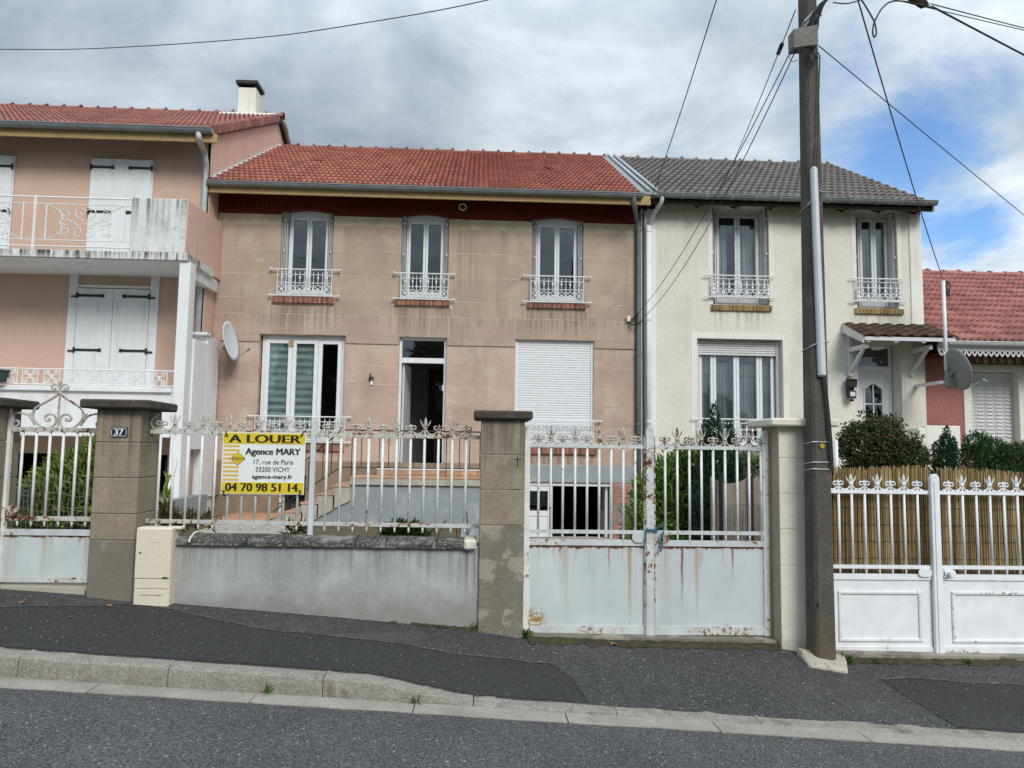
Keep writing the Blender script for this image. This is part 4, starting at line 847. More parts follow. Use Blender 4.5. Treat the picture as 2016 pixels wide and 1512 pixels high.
# roof
E3Y, E3Z, R3 = 14.22, 6.615, 8.86
rf = MB().prism([(E3Y+.02, E3Z-.03), (RY, RZ-.02), (23.1, E3Z-.03), (23.1, E3Z-.13), (RY, RZ-.14), (E3Y+.02, E3Z-.12)], 'x', 3.2, R3); rf.prism([(YH, 6.4), (RY, RZ-.16), (22.9, 6.4)], 'x', CX1-.25, CX1)
roof3 = rf.build('roof', MT['darkwood'], h3)
roof_tiles(roof3, (3.38, E3Y-.02, E3Z-.02), (R3+.02, E3Y-.02, E3Z-.02), (0, RY-E3Y, RZ-.02-E3Z), .30, .365, 2, .046, .050, MT['tile_brown'], scal=.035)
ridge_tiles(roof3, (3.2, RY, RZ-.05), (R3+.0, RY, RZ-.05), .385, .10, MT['tile_brown'])
MB().hexa([(R3, E3Y, E3Z-.12), (R3+.04, E3Y, E3Z-.12), (R3+.04, E3Y, E3Z+.06), (R3, E3Y, E3Z+.06)], [(R3, RY, RZ-.12), (R3+.04, RY, RZ-.12), (R3+.04, RY, RZ+.06), (R3, RY, RZ+.06)]).build('verge_strip', MT['zinc'], roof3)
g3y = E3Y-.08; g3z = AZ(1500, 390, E3Y); half_gutter('gutter', h3, 3.14, R3+.03, g3y, g3z, .078, MT['zinc'], 12, MT['zincbright'])
for i in range(8):
    x = 3.5+i*.72; MB().hexa([(x, E3Y+.02, E3Z-.19), (x+.08, E3Y+.02, E3Z-.19), (x+.08, E3Y+.02, E3Z-.10), (x, E3Y+.02, E3Z-.10)], [(x, YH, E3Z-.02), (x+.08, YH, E3Z-.02), (x+.08, YH, E3Z+.07), (x, YH, E3Z+.07)]).build('rafter_end', MT['darkwood'], roof3)
ex = AX(1303, 405, g3y); wx = AX(1277, 600, 14.5)
MB().tube(curve([(ex, g3y, g3z-.06), (ex-.01, g3y+.02, g3z-.17), (ex-.12, 14.36, AZ(1293, 425, 14.4)), (wx, 14.5, AZ(1277, 445, 14.5)), (wx, 14.5, AZ(1277, 455, 14.5))], 5), .045, 10).build('downpipe_elbow', MT['zincbright'], h3, smooth=True)
dp = MB().tube([(wx, 14.5, AZ(1277, 443, 14.5)), (wx, 14.5, .9)], .052, 10).build('downpipe', MT['whitewall'], h3, smooth=True)
for yy in (455, 630, 830): MB().lathe([(.06, -.02), (.06, .02)], (wx, 14.5, AZ(1277, yy, 14.5)), 10).build('pipe_collar', MT['whitewall'], dp)
# side wall and step by the door
MB().box(AX(1810, 900, 13.2), AX(1812, 900, 13.2)+.12, 13.2, 14.55, .1, AZ(1810, 842, 13.2)).box(AX(1812, 900, 13.2)+.12, AX(1893, 900, 13.2), 13.2, 13.35, .1, AZ(1850, 838, 13.2)).build('porch_parapet', MT['creamsmooth'], h3, bevel=.01)
MB().box(DD[0]-.4, AX(1812, 900, 13.2), 13.3, YH, .1, DD[2]-.02).build('porch_floor', MT['paleslab'], h3)
# ================================================================ RED HOUSE at the right
YD = 14.75; DX0, DX1 = CX1+.01, 14.5
h4 = thing('bungalow', (11, YD, 0), 'low brick-pink house with salmon tiled roof and white lace eaves, at far right', 'house')
S1 = (AX(1912, 800, YD), AX(2005, 800, YD), AZ(1950, 880, YD), AZ(1950, 731, YD)); 
w4 = wall_holes(DX0, DX1, -.5, AZ(1950, 680, YD), YD, .3, [S1]); shell(DX0, DX1, YD+.3, 22, -.5, 3.6, mb=w4); w4.build('wall', MT['redstucco'], h4)
e4y = 13.95; e4z = AZ(1950, 674, e4y); r4z = AZ(1930, 541, 18.4)
rf = MB().prism([(e4y, e4z-.03), (18.4, r4z-.03), (22.6, e4z-.03), (22.6, e4z-.12), (18.4, r4z-.15), (e4y, e4z-.12)], 'x', DX0+.02, DX1); roof4 = rf.build('roof', MT['darkwood'], h4)
roof_tiles(roof4, (DX0+.02, e4y-.03, e4z-.0), (DX1, e4y-.03, e4z-.0), (0, 18.43-e4y, r4z-e4z), .27, .37, 2, .050, .048, MT['tile_pink'], scal=.03)
ridge_tiles(roof4, (DX0+.02, 18.4, r4z-.03), (DX1, 18.4, r4z-.03), .40, .12, MT['tile_pink'], knob=False)
half_gutter('gutter', h4, AX(1846, 680, e4y), DX1, e4y-.09, e4z-.015, .075, MT['pvcgrey'])
zl1, zl0 = AZ(1950, 690, e4y), AZ(1950, 700, e4y)
vb = MB().box(AX(1846, 690, e4y), DX1, e4y-.01, e4y+.01, zl1-.02, e4z-.05).build('eaves_board', MT['lace'], h4)
lm = MB(); pts = [(-.048, .02), (.048, .02), (.05, -.03), (.03, -.07), (0, -.105), (-.03, -.07), (-.05, -.03)]; pin = [(-.02, .0), (.02, .0), (.022, -.03), (.012, -.05), (0, -.065), (-.012, -.05), (-.022, -.03)]
v = [(p[0], 0, p[1]) for p in pts]+[(p[0], 0, p[1]) for p in pin]+[(p[0], .012, p[1]) for p in pts]+[(p[0], .012, p[1]) for p in pin]; k = 7
lm.add(v, [(i, (i+1) % k, (i+1) % k+k, i+k) for i in range(k)]+[(i+2*k, i+3*k, (i+1) % k+3*k, (i+1) % k+2*k) for i in range(k)]+[(i, i+2*k, (i+1) % k+2*k, (i+1) % k) for i in range(k)]); lme = lm.mesh('lace_heart', MT['lace'])
x = AX(1848, 690, e4y)+.05
while x < 12.6: link('lace_heart', lme, vb, T(x, e4y-.006, zl1-.02)); x += .108
MB().box(AX(1830, 700, 14.4), DX1, e4y+.05, YD, AZ(1950, 703, 14.4), AZ(1950, 700, 14.4)).build('soffit', MT['frieze'], h4)
g = G('striped_awning'); st = g.m('SINE', g.m('MULTIPLY', g.xyz()[0], 38.0)); MT['awning'] = g.out(g.mix(g.step(st, -.1, .1), (.22, .10, .09), (.40, .36, .30)), .9, None, .1)
aw = MB(); n = 60; x0, x1 = AX(1911, 710, 14.45), 12.5; zt_, zb_ = AZ(1960, 704, 14.45), AZ(1960, 717.5, 14.45); vs = []
for i in range(n+1): x = x0+(x1-x0)*i/n; vs += [(x, 14.45, zt_), (x, 14.43+.02*math.sin(i*1.7), zb_+.025*abs(math.sin(i*.55)))]
aw.add(vs, [(2*i, 2*i+2, 2*i+3, 2*i+1) for i in range(n)]); aw.build('awning_valance', MT['awning'], h4, smooth=True)
mb = MB().box(S1[0]-.16, S1[0]+.004, YD-.03, YD+.2, S1[2], S1[3]+.14).box(S1[1]-.004, S1[1]+.16, YD-.03, YD+.2, S1[2], S1[3]+.14).box(S1[0]+.004, S1[1]-.004, YD-.03, YD+.2, S1[3]-.004, S1[3]+.14); swn = mb.build('shutter_window', MT['creamsmooth'], h4, bevel=.01)
n = 5; lw = (S1[1]-S1[0])/n; lou = MB(); H = S1[3]-S1[2]
for i in range(n):
    a = S1[0]+lw*i; lou = MB().box(a+.004, a+lw-.004, YD+.16, YD+.19, S1[2], S1[3]-.01)
    for k in range(17):
        zz = S1[3]-.12-k*.073; lou.hexa([(a+.035, YD+.138, zz-.016), (a+lw-.035, YD+.138, zz-.016), (a+lw-.035, YD+.16, zz+.016), (a+.035, YD+.16, zz+.016)], [(a+.035, YD+.146, zz-.026), (a+lw-.035, YD+.146, zz-.026), (a+lw-.035, YD+.162, zz-.0), (a+.035, YD+.162, zz-.0)])
    lou.build('shutter_leaf', MT['pvcgrey'], swn)
# ================================================================ LEFT HOUSE (salmon, balcony)
YL, YB = 14.07, 12.8; LX0, LX1 = -13.5, -5.07
h1 = thing('terraced_house', (-8, YL, 0), 'salmon house with white balconies and closed white shutters, at far left', 'house')
E1Y = 13.45; e1z = AZ(200, 250, E1Y); R1Y, r1z = 18.5, 9.86
zsl0, zsl1 = AZ(150, 507.5, YB), AZ(150, 492.5, YB)            # balcony slab
zt1, zt0 = AZ(150, 763, YB), AZ(150, 856.5, YB)                # terrace wall
GD = (-12.5, AX(330, 900, YL), .55, zt0-.32)
wall1 = wall_holes(LX0, LX1, -.3, e1z+.19, YL, .3, [GD, (AX(105, 900, YL), AX(190, 900, YL), .5, 1.3)])
shell(LX0, LX1, YL+.3, 22.6, -.3, e1z, mb=wall1); wall1 = wall1.build('wall', MT['lhwall'], h1)
gb = MB().prism([(YL, -.3), (YL, e1z+.25), (R1Y, r1z-.08), (22.9, e1z), (22.9, -.3)], 'x', LX1-.05, LX1+.012).build('gable_wall', MT['lhgable'], h1)
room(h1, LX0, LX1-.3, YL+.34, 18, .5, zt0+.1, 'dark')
rf = MB().prism([(E1Y+.02, e1z-.03), (R1Y, r1z-.03), (23.4, e1z-.03), (23.4, e1z-.14), (R1Y, r1z-.15), (E1Y+.02, e1z-.13)], 'x', LX0, LX1+.1); roof1 = rf.build('roof', MT['darkwood'], h1)
roof_tiles(roof1, (LX0, E1Y-.02, e1z-.02), (LX1-.02, E1Y-.02, e1z-.02), (0, R1Y-E1Y, r1z-e1z), .21, .35, 2, .038, .042, MT['tile_dull'], lim=lambda p: p.x > -12.6, scal=.03)
ridge_tiles(roof1, (LX0, R1Y, r1z-.02), (LX1+.12, R1Y, r1z-.02), .40, .11, MT['tile_dull'])
vt = MB().hexa([(-.02, 0, -.16), (.14, 0, -.16), (.14, 0, .05), (-.02, 0, .05)], [(-.02, .40, -.13), (.125, .40, -.13), (.125, .40, .02), (-.02, .40, .02)]).mesh('verge_tile', MT['tile_dull'], bevel=.02)
vv = Vector((0, R1Y-E1Y, r1z-e1z)); L = vv.length; vn = vv.normalized(); ang = math.atan2(vv.z, vv.y)
for side in (0, 1):
    for i in range(int(L/.36)):
        p = Vector((LX1-.02, E1Y-.03, e1z+.03))+vn*(i*.36)
        if side: p.y = 2*R1Y-p.y
        link('verge_tile', vt, roof1, T(*p) @ Matrix.Rotation(ang if not side else math.pi-ang, 4, 'X') @ (Matrix.Identity(4) if not side else Matrix.Rotation(math.pi, 4, 'Y') @ T(-.12, 0, .06)))
p = AX(335, 237, 16.6); MB().box(p-.07, p+.07, 16.5, 16.72, e1z+(r1z-e1z)*.61+.02, e1z+(r1z-e1z)*.61+.14).build('vent_tile', MT['tile_dull'], roof1, bevel=.015)
half_gutter('gutter', h1, LX0, AX(421, 268, E1Y), E1Y-.08, e1z-.01, .082, MT['zinc'])
MB().box(LX0, AX(427, 275, E1Y), E1Y-.01, E1Y+.03, e1z-.22, e1z-.06).build('fascia', MT['wood'], h1, bevel=.004)
# chimney
cx0, cx1, cy = AX(468, 200, 18.3), AX(503, 200, 18.3), 18.3; cz1 = AZ(487, 172, cy); ch = MB().box(cx0, cx1, cy, cy+.5, 9.0, cz1).build('chimney', MT['creamsmooth'], h1, bevel=.01)
MB().box(cx0-.05, cx1+.05, cy-.06, cy+.56, cz1+.08, cz1+.16).box(cx0, cx0+.04, cy, cy+.5, cz1, cz1+.08).box(cx1-.04, cx1, cy, cy+.5, cz1, cz1+.08).box(cx0+.1, cx1-.1, cy+.1, cy+.4, cz1-.02, cz1+.01).build('chimney_cap', MT['black'], ch)
MB().hexa([(cx0-.4, cy-.25, 9.66), (cx1+.5, cy-.25, 9.66), (cx1+.5, cy+.1, 9.87), (cx0-.4, cy+.1, 9.87)], [(cx0-.4, cy-.25, 9.70), (cx1+.5, cy-.25, 9.70), (cx1+.5, cy+.1, 9.91), (cx0-.4, cy+.1, 9.91)]).build('flashing', MT['dripwhite'], ch)
# downpipe on the front wall
dy = YL-.09; x = AX(401, 420, dy)
MB().tube(curve([(AX(394, 268, E1Y), E1Y-.08, e1z-.08), (AX(395, 275, E1Y), E1Y-.05, e1z-.2), (AX(401, 300, dy-.1), dy-.08, AZ(401, 303, dy)), (x+.0, dy, AZ(403, 325, dy)), (x, dy, AZ(403, 340, dy))], 5)+[Vector((x, dy, .8))], .052, 10).build('downpipe', MT['zincbright'], h1, smooth=True)
# upper shutters
def shutter_pair(x0, x1, z0, z1, y, hz, mid=True, br=False, plank=4):
    s = MB().box(x0-.02, x1+.02, y+.03, y+.05, z0, z1+.01).build('shutter', MT['sh_white'], h1)
    for k, (a, b) in enumerate(((x0, (x0+x1)/2-.004), ((x0+x1)/2+.004, x1))):
        w = (b-a)/plank
        for i in range(plank): MB().box(a+w*i+.0007, a+w*(i+1)-.0007, y, y+.03, z0, z1).build('plank', MT['sh_white'], s, bevel=.0012)
        for h in hz: strap_hinge(s, a if k == 0 else b, h, 1 if k == 0 else -1, (b-a)*.66, y, br)
    if mid: MB().box((x0+x1)/2-.04, (x0+x1)/2+.04, y-.012, y, z0, z1).build('cover_strip', MT['sh_white'], s)
    return s
YS = YL-.06
shutter_pair(AX(175, 400, YS), AX(295, 400, YS), zsl1-.1, AZ(238, 313.5, YS), YS, [AZ(238, 330, YS), AZ(238, 418, YS)])
shutter_pair(AX(-110, 400, YS), AX(19, 400, YS), zsl1-.1, AZ(0, 306, YS), YS, [AZ(10, 327, YS), AZ(10, 415, YS)])
a, b = AX(148, 650, YS), AX(290, 650, YS); zt = AZ(225, 569, YS)
shutter_pair(a, b, zt1-.35, zt, YS, [AZ(225, 583, YS), AZ(225, 690, YS)], False, True, 5)
MB().box(a-.16, a-.01, YL-.05, YL+.02, zt1-.4, zsl0).box(b+.01, b+.16, YL-.05, YL+.02, zt1-.4, zsl0).box(a-.01, b+.01, YL-.05, YL+.02, zt+.02, zt+.07).build('shutter_surround', MT['whitewall'], h1)
# balcony slab, parapet block, side, column
sx1 = AX(370, 505, YB); bal = MB().box(LX0, sx1, YB, YL, zsl0, zsl1).build('balcony', MT['dripwhite'], h1, bevel=.008)
MB().box(LX0, sx1-.02, YB+.03, YL, zsl0-.012, zsl0-.002).build('ceiling', MT['whitewall'], bal)
px0, px1 = AX(256, 440, YB), AX(367, 440, YB); zp = AZ(310, 390, YB); MB().box(px0, px1-.004, YB+.01, YB+.13, zsl1-.0, zp).build('parapet', MT['stainwhite'], bal, bevel=.012)
sp_ = MB().prism([(YB+.012, zsl0+.03), (YB+.012, zp), (YH+.0, AZ(418, 440, YH)), (YH+.0, AZ(418, 552, YH))], 'x', px1-.14, px1+.004).build('side_parapet', MT['lhgable'], bal, bevel=.01)
xc0, xc1 = AX(344, 650, YB), AX(366, 650, YB)
MB().box(px1-.16, px1+.0, YB+.34, YL+.40, AZ(380, 545, YB+.3), zsl0+.02).build('side_beam', MT['stainwhite'], bal, bevel=.008)
MB().box(xc0, xc1, YB+.05, YB+.32, .5, zsl0-.01).build('column', MT['whitewall'], h1, bevel=.008)
zw = AZ(392, 657, 13.5); MB().box(xc1-.16, xc1+.03, YB+.33, YL-.3, 2.0, zw-.14).box(xc1-.16, xc1+.03, YL-.3, YL+.3, 2.0, zw).box(xc1-.2, xc1+.06, YL-.45, YL-.25, zw-.0, zw+.05).build('side_wall', MT['whitewall'], h1, bevel=.006)
# terrace wall with ledge, lower side wall with a doorway
ter = MB().box(LX0, xc0, YB+.03, YB+.17, zt0, zt1-.06).box(LX0, xc0, YB+.17, YL, zt0+.25, zt0+.4).build('terrace', MT['whitewall'], h1)
MB().box(LX0, xc0, YB-.03, YB+.2, zt1-.06, zt1+.02).build('ledge', MT['whitewall'], ter, bevel=.008)
MB().box(LX0, xc0, YB+.0, YB+.03, zt0-.02, zt0+.07).build('ledge', MT['whitewall'], ter, bevel=.005)
zd = AZ(378, 885, 13.2); MB().box(xc1-.15, xc1+.025, YB+.33, YL+.3, zd, 2.0).box(xc1-.15, xc1+.025, YB+.33, YB+.42, .5, zd).box(xc1-.15, xc1+.025, 13.8, YL+.3, .5, zd).build('side_wall', MT['whitewall'], h1, bevel=.006)
ds = MB().box(xc1-.1, xc1-.06, YB+.75, YB+.80, .5, zd).box(xc1-.5, xc1-.1, 13.62, 13.66, .55, zd-.12).build('side_shutter', MT['pinkframe'], h1)
for i in range(4): MB().box(xc1-.5+.1*i+.004, xc1-.5+.1*(i+1)-.004, 13.585, 13.62, .55, zd-.12).build('plank', MT['pinkframe'], ds)
# things under the terrace: window with grey roller, white post
a, b = AX(108, 930, YL), AX(190, 930, YL); wn = MB().box(a, b, YL-.03, YL+.02, 1.32, 1.45).box(a, a+.06, YL-.03, YL+.02, .55, 1.32).build('garage_front', MT['pvcgrey'], h1)
MB().box(a+.06, a+.2, YL+.0, YL+.03, .55, 1.32).build('door_leaf', MT['black'], wn); MB().box(a+.2, b, YL+.0, YL+.03, .55, 1.32).build('roller_door', MT['boxgrey'], wn)
# railings
rb = MB(); Y = YB+.02; zz = [AZ(150, q, Y) for q in (389.5, 402.5, 473.5, 486)]; X0, X1 = LX0, px0+.01
for q, r_ in zip(zz, (.016, .009, .009, .013)): rb.tube([(X0, Y, q), (X1, Y, q)], r_, 6)
railing1 = rb.build('balcony_railing', MT['white_metal'], bal)
def motif(cx):
    m = MB(); cz = (zz[1]+zz[2])/2; hw = .64; hh = (zz[1]-zz[2])/2
    for s in (-1, 1): m.tube([(cx+s*hw, Y, zz[2]), (cx+s*hw, Y, zz[1])], .012, 5)
    for s in (-1, 1):
        for t in (-1, 1):
            m.tube([(cx+s*hw, Y, cz+t*hh), (cx+s*.40, Y, cz+t*.19)], .007, 4)
            m.tube([(cx+s*.1+s*p[0]*.9, Y, cz+t*(.15+p[2])) for p in spiral(0, 0, .11, .02, 2.6, -5, 14)], .008, 4)
            m.tube([(cx+s*.32+s*p[0]*.9, Y, cz+t*(.13+p[2])) for p in spiral(0, 0, .10, .02, -1.2, 6.0, 14)], .008, 4)
            m.tube(curve([(cx+s*.02, Y, cz+t*.02), (cx+s*.1, Y, cz+t*.06), (cx+s*.2, Y, cz+t*.0), (cx+s*.3, Y, cz+t*.05), (cx+s*.43, Y, cz+t*.0)], 4), .008, 4)
            m.tube(curve([(cx+s*.43, Y, cz), (cx+s*.36, Y, cz+t*.1), (cx+s*.43, Y, cz+t*.2), (cx+s*.30, Y, cz+t*.24)], 4), .008, 4)
    return m.build('scroll_panel', MT['white_metal'], railing1)
post = AX(67, 440, Y); motif(post+.83); motif(post-.83)
MB().tube([(post, Y, zsl1), (post, Y, zz[0]+.03)], .022, 6).build('post', MT['white_metal'], railing1)
Y = YB+.05; za, zb = AZ(150, 727.5, Y), AZ(150, 757.5, Y); r2 = MB().tube([(LX0, Y, za), (xc0+.02, Y, za)], .013, 5).tube([(LX0, Y, zb), (xc0+.02, Y, zb)], .011, 5).build('terrace_railing', MT['white_metal'], ter)
pm = MB(); w, h = .125, (za-zb)
for s in (-1, 1): pm.tube([(s*w, 0, 0), (s*w, 0, h)], .010, 4)
for s in (-1, 1):
    for t in (0, 1):
        c = h/2
        q = 1 if t else -1
        pm.tube([(s*(.055+p[0]), 0, c+q*(.075+p[2])) for p in spiral(0, 0, .055, .012, -2.2, 4.2, 11)], .008, 4)
        pm.tube([(0, 0, c), (s*.05, 0, c+q*.055), (s*.1, 0, c+q*.12)], .008, 4)
pm.lathe([(.004, -.05), (.02, 0), (.004, .05)], (0, 0, h/2), 5)
pme = pm.mesh('railing_panel', MT['white_metal'])
for q in (-38, 18, 59, 101.5, 144.5, 186.5, 228, 271.5, 313.5): link('railing_panel', pme, r2, T(AX(q, 742, Y), Y, zb))
# ================================================================ STAIRCASE to the front door
YST = 13.15; zl = AZ(830, 940, YST); xl0, xl1 = AX(690, 945, YST), AX(985, 945, YST)
st = thing('external_staircase', ((xl0+xl1)/2, YST, 0), 'grey rendered steps and landing with terracotta tiles leading up to the open front door', 'stairs')
nst = 5; rise = (zl-.48)/nst; run = .262
MB().prism([(xl1, -.1), (xl1, zl-.13), (xl0-.02, zl-.13), (xl0-run*nst-.1, .48-.05), (xl0-run*nst-.1, -.1)], 'y', YST+.02, YST+.16).build('side_wall', MT['porchwall'], st)
MB().box(xl0, xl1, YST-.03, YH-.004, zl-.14, zl-.02).build('landing', MT['stair'], st, bevel=.008)
n = 10; w = (xl1-xl0)/n
for i in range(n): MB().box(xl0+w*i+.003, xl0+w*(i+1)-.003, YST-.04, YH-.5, zl-.02, zl).build('floor_tile', MT['terracotta'], st)
zs = DR[2]-.02; yr = YH-.34; MB().box(xl0+.3, xl1, yr, YH-.03, zl+.001, zs-.03).build('door_step', MT['terracotta'], st)
me = MB().box(0, .30, -.02, 0, 0, zs-.035-zl).mesh('riser_tile', MT['terracotta'])
for i in range(int((xl1-xl0-.3)/.31)): link('riser_tile', me, st, T(xl0+.3+.31*i, yr, zl+.002))
MB().box(xl0+.3, xl1, yr-.03, YH-.03, zs-.03, zs-.002).build('step_nosing', MT['whitewall'], st)
for i in range(nst):
    z1 = zl-rise*(i+1); x1 = xl0-run*i; x0 = x1-run-.02
    s = MB().hexa([(x0, YST-.02, z1-.02), (x1, YST-.02, z1-.02), (x1, YST-.02, z1-.26), (x0, YST-.02, z1-.26-rise)], [(x0, YH-.03, z1-.02), (x1, YH-.03, z1-.02), (x1, YH-.03, z1-.26), (x0, YH-.03, z1-.26-rise)]).build('step', MT['stair'], st)
    MB().box(x0-.02, x1, YST-.04, YH-.03, z1-.02, z1).build('tread_tile', MT['terracotta'], s)
MB().box(xl0-run*nst-1.0, xl0-run*nst+.05, YST-.3, YH-.05, .3, .48).build('foot_slab', MT['terracotta'], st, bevel=.01)
# thin dark hand railing
rl_ = MB(); ry = YST+.0; zt_, zb_ = AZ(800, 848.5, ry), AZ(800, 921.5, ry); xs0 = AX(672, 880, ry)
rl_.tube([(xs0, ry, zt_), (xl1, ry, zt_)], .012, 5).tube([(xs0, ry, zb_), (xl1, ry, zb_)], .010, 5)
sx, sz = xl0-run*nst-.05, rise*nst
lo = (AX(603, 905, ry), AZ(603, 905, ry)); hi = (xs0, zt_); rl_.tube([(hi[0], ry, hi[1]), (lo[0], ry, lo[1]), (lo[0]-.55, ry, lo[1]-.42)], .012, 5)
hi2 = (xs0, zb_); lo2 = (AX(620, 953, ry), AZ(620, 953, ry)); sl2 = (hi2[1]-lo2[1])/(hi2[0]-lo2[0]); rl_.tube([(hi2[0], ry, hi2[1]), (hi2[0]-1.1, ry, hi2[1]-1.1*sl2)], .010, 5)
rail = rl_.build('hand_railing', MT['black'], st); k = 0; bm_ = MB()
for q in (693, 712, 747, 765.5, 784, 815.5, 835, 856, 879, 905, 925, 945, 962):
    x = AX(q, 880, ry); bm_.tube([(x, ry, zl if k % 4 == 0 else zb_), (x, ry, zt_)], .007, 4); k += 1
for q in (609, 636, 653):
    x = AX(q, 900, ry); t = (hi[0]-x)/(hi[0]-lo[0]); bm_.tube([(x, ry, hi2[1]-(hi2[0]-x)*sl2), (x, ry, hi[1]-(hi[1]-lo[1])*t)], .007, 4)
bm_.build('balusters', MT['black'], rail)
# boundary wall between the two yards
bwz = .86; MB().box(-4.86, -4.70, 8.6, YB+.9, .3, bwz).build('boundary_wall', MT['porchwall']); o = bpy.data.objects['boundary_wall']; tagit(o, 'low grey concrete wall running from the pink house towards the fence', 'wall')
# ================================================================ PILLARS
YP, YF = 6.55, 6.74
def pillar(x0, x1, d, zcap, courses, mat, basemat, zb, label, capmat='cap', over=(.1, .1, .1), capth=.075, capsl=0.0, bevel=.006):
    cx = (x0+x1)/2; zg = wz(cx)
    p = thing('gate_pillar', (cx, YP+d/2, zg), label, 'pillar', 'gate pillars along the pavement')
    core = MB().box(x0+.006, x1-.006, YP+.006, YP+d-.006, zg-.15, zcap).build('core', MT[basemat], p)
    MB().box(x0, x1, YP, YP+d, zg-.15, zb).build('base', MT[basemat], p, bevel=.008)
    zs = [zb]+courses+[zcap]
    for a, b in zip(zs[:-1], zs[1:]): MB().box(x0, x1, YP, YP+d, a+.0035, b-.002).build('stone_block', MT[mat], p, bevel=bevel)
    l, f, r_ = over
    MB().box(x0-l, x1+r_, YP-f, YP+d+f, zcap, zcap+capth).build('cap_stone', MT[capmat], p, bevel=.014)
    return p
a, b = AX(180, 985, YP), AX(269, 985, YP)
P1 = pillar(a, b, .42, AZ(237, 805, YP), [AZ(225, q, YP) for q in (1012, 941, 871)], 'stone', 'stonebase', AZ(220, 1064, YP), 'brown stone gate pillar carrying the blue number plate', over=(.10, .10, .10)); P1X = (a, b)
np_ = thing('number_plate', ((a+b)/2, YP-.01, 1.8), 'dark blue enamel house number plate 37 on the left pillar', 'house number')
q0, q1, w0, w1 = AX(219, 850, YP), AX(252, 850, YP), AZ(235, 860.5, YP), AZ(235, 841, YP)
MT['enamel'] = plain('dark_blue_enamel', (.012, .018, .05), .25, .5); MT['enamelw'] = plain('white_enamel', (.78, .78, .78), .3, .4)
MB().box(q0, q1, YP-.012, YP-.001, w0, w1).build('plate', MT['enamel'], np_, bevel=.002)
e = .007; t = .004; fb = MB(); Y = YP-.014
fb.box(q0+e, q1-e, Y, Y+.003, w0+e, w0+e+t).box(q0+e, q1-e, Y, Y+.003, w1-e-t, w1-e).box(q0+e, q0+e+t, Y, Y+.003, w0+e+.012, w1-e-.012).box(q1-e-t, q1-e, Y, Y+.003, w0+e+.012, w1-e-.012).build('border', MT['enamelw'], np_)
def text(parent, body, x0, x1, z0, z1, y, mat, bold=0.0, name='lettering'):
    cu = bpy.data.curves.new(name, 'FONT'); cu.body = body; cu.extrude = .002; cu.resolution_u = 3
    o = bpy.data.objects.new('tmp_text', cu); COL.objects.link(o); bpy.context.view_layer.update()
    me = bpy.data.meshes.new_from_object(o.evaluated_get(bpy.context.evaluated_depsgraph_get())); bpy.data.objects.remove(o); bpy.data.curves.remove(cu)
    n = len(me.vertices); c = np.empty(n*3); me.vertices.foreach_get('co', c); c = c.reshape(-1, 3); lo, hi = c.min(0), c.max(0)
    out = np.empty_like(c); out[:, 0] = x0+(c[:, 0]-lo[0])/(hi[0]-lo[0])*(x1-x0); out[:, 2] = z0+(c[:, 1]-lo[1])/(hi[1]-lo[1])*(z1-z0); out[:, 1] = y-(c[:, 2]-lo[2])*.3
    if bold:                             # heavier strokes: the outline repeated with small shifts
        fs = [tuple(p.vertices) for p in me.polygons]; sh = bold*(z1-z0)*.9; k = 5; V = []; F_ = []
        out[:, 0] = x0+sh+(out[:, 0]-x0)*(x1-x0-2*sh)/(x1-x0)
        for j in range(k):
            o2 = out.copy(); o2[:, 0] += sh*(2*j/(k-1)-1); o2[:, 1] -= .00008*j; b_ = len(out)*j; V += [tuple(q) for q in o2]; F_ += [tuple(i+b_ for i in q) for q in fs]
        me = bpy.data.meshes.new(name); me.from_pydata(V, [], F_); out = np.array(V)
    me.vertices.foreach_set('co', out.ravel()); me.materials.clear(); me.materials.append(mat); me.name = name
    for p in me.polygons: p.use_smooth = False
    me.update(); return link(name, me, parent)
text(np_, '37', q0+.030, q1-.030, w0+.017, w1-.017, YP-.0125, MT['enamelw'], .05, 'digits')
a, b = AX(944, 1030, YP), AX(1031, 1030, YP)
P2 = pillar(a, b, .42, AZ(990, 826, YP), [AZ(990, q, YP) for q in (965, 896)], 'stone', 'cement2', AZ(990, 1035, YP), 'brown pillar with patched cement foot between low wall and rusty gate', over=(.065, .06, .065)); P2X = (a, b)
mx = MB(); x0 = AX(1021, 938, YP); z0 = AZ(1021, 906, YP)
for s in (-1, 1): mx.tube([(AX(1019, 900, YP)+s*.0, YP-.004, z0+.03), (AX(1019, 900, YP), YP-.004, z0-.055)], .0028, 4)
mx.tube([(AX(1012, 905, YP), YP-.003, z0+.01), (AX(1028, 905, YP), YP-.003, z0+.006)], .002, 4).build('cross_mark', MT['cap'], P2)
b1 = AX(-20, 985, YP); P0 = pillar(b1-.4, b1, .36, AZ(0, 801, YP), [AZ(15, q, YP+.2) for q in (1012, 941, 868)], 'stone', 'stonebase', AZ(15, 1075, YP), 'brown gate pillar cut off by the left edge of the photo', over=(.1, .1, .1)); P0X = b1
a = AX(1536, 1050, YP); P3 = pillar(a, a+.40, .40, AZ(1560, 840, YP), [AZ(1556, q, YP) for q in (1113, 1042, 971.5, 901.7)], 'pillar3', 'pillar3', wz(2.8)-.02, 'cream stone gate pillar half hidden behind the concrete pole', capmat='pillar3', over=(.10, .10, .10), capth=.07, bevel=.002); P3X = (a, a+.4)
MB().box(a-.004, a+.002, YP+.012, YP+.388, wz(2.6)-.1, AZ(1560, 840, YP)-.004).build('side_render', MT['sideply'], P3)  # thin slab making the left face browner and darker than the front
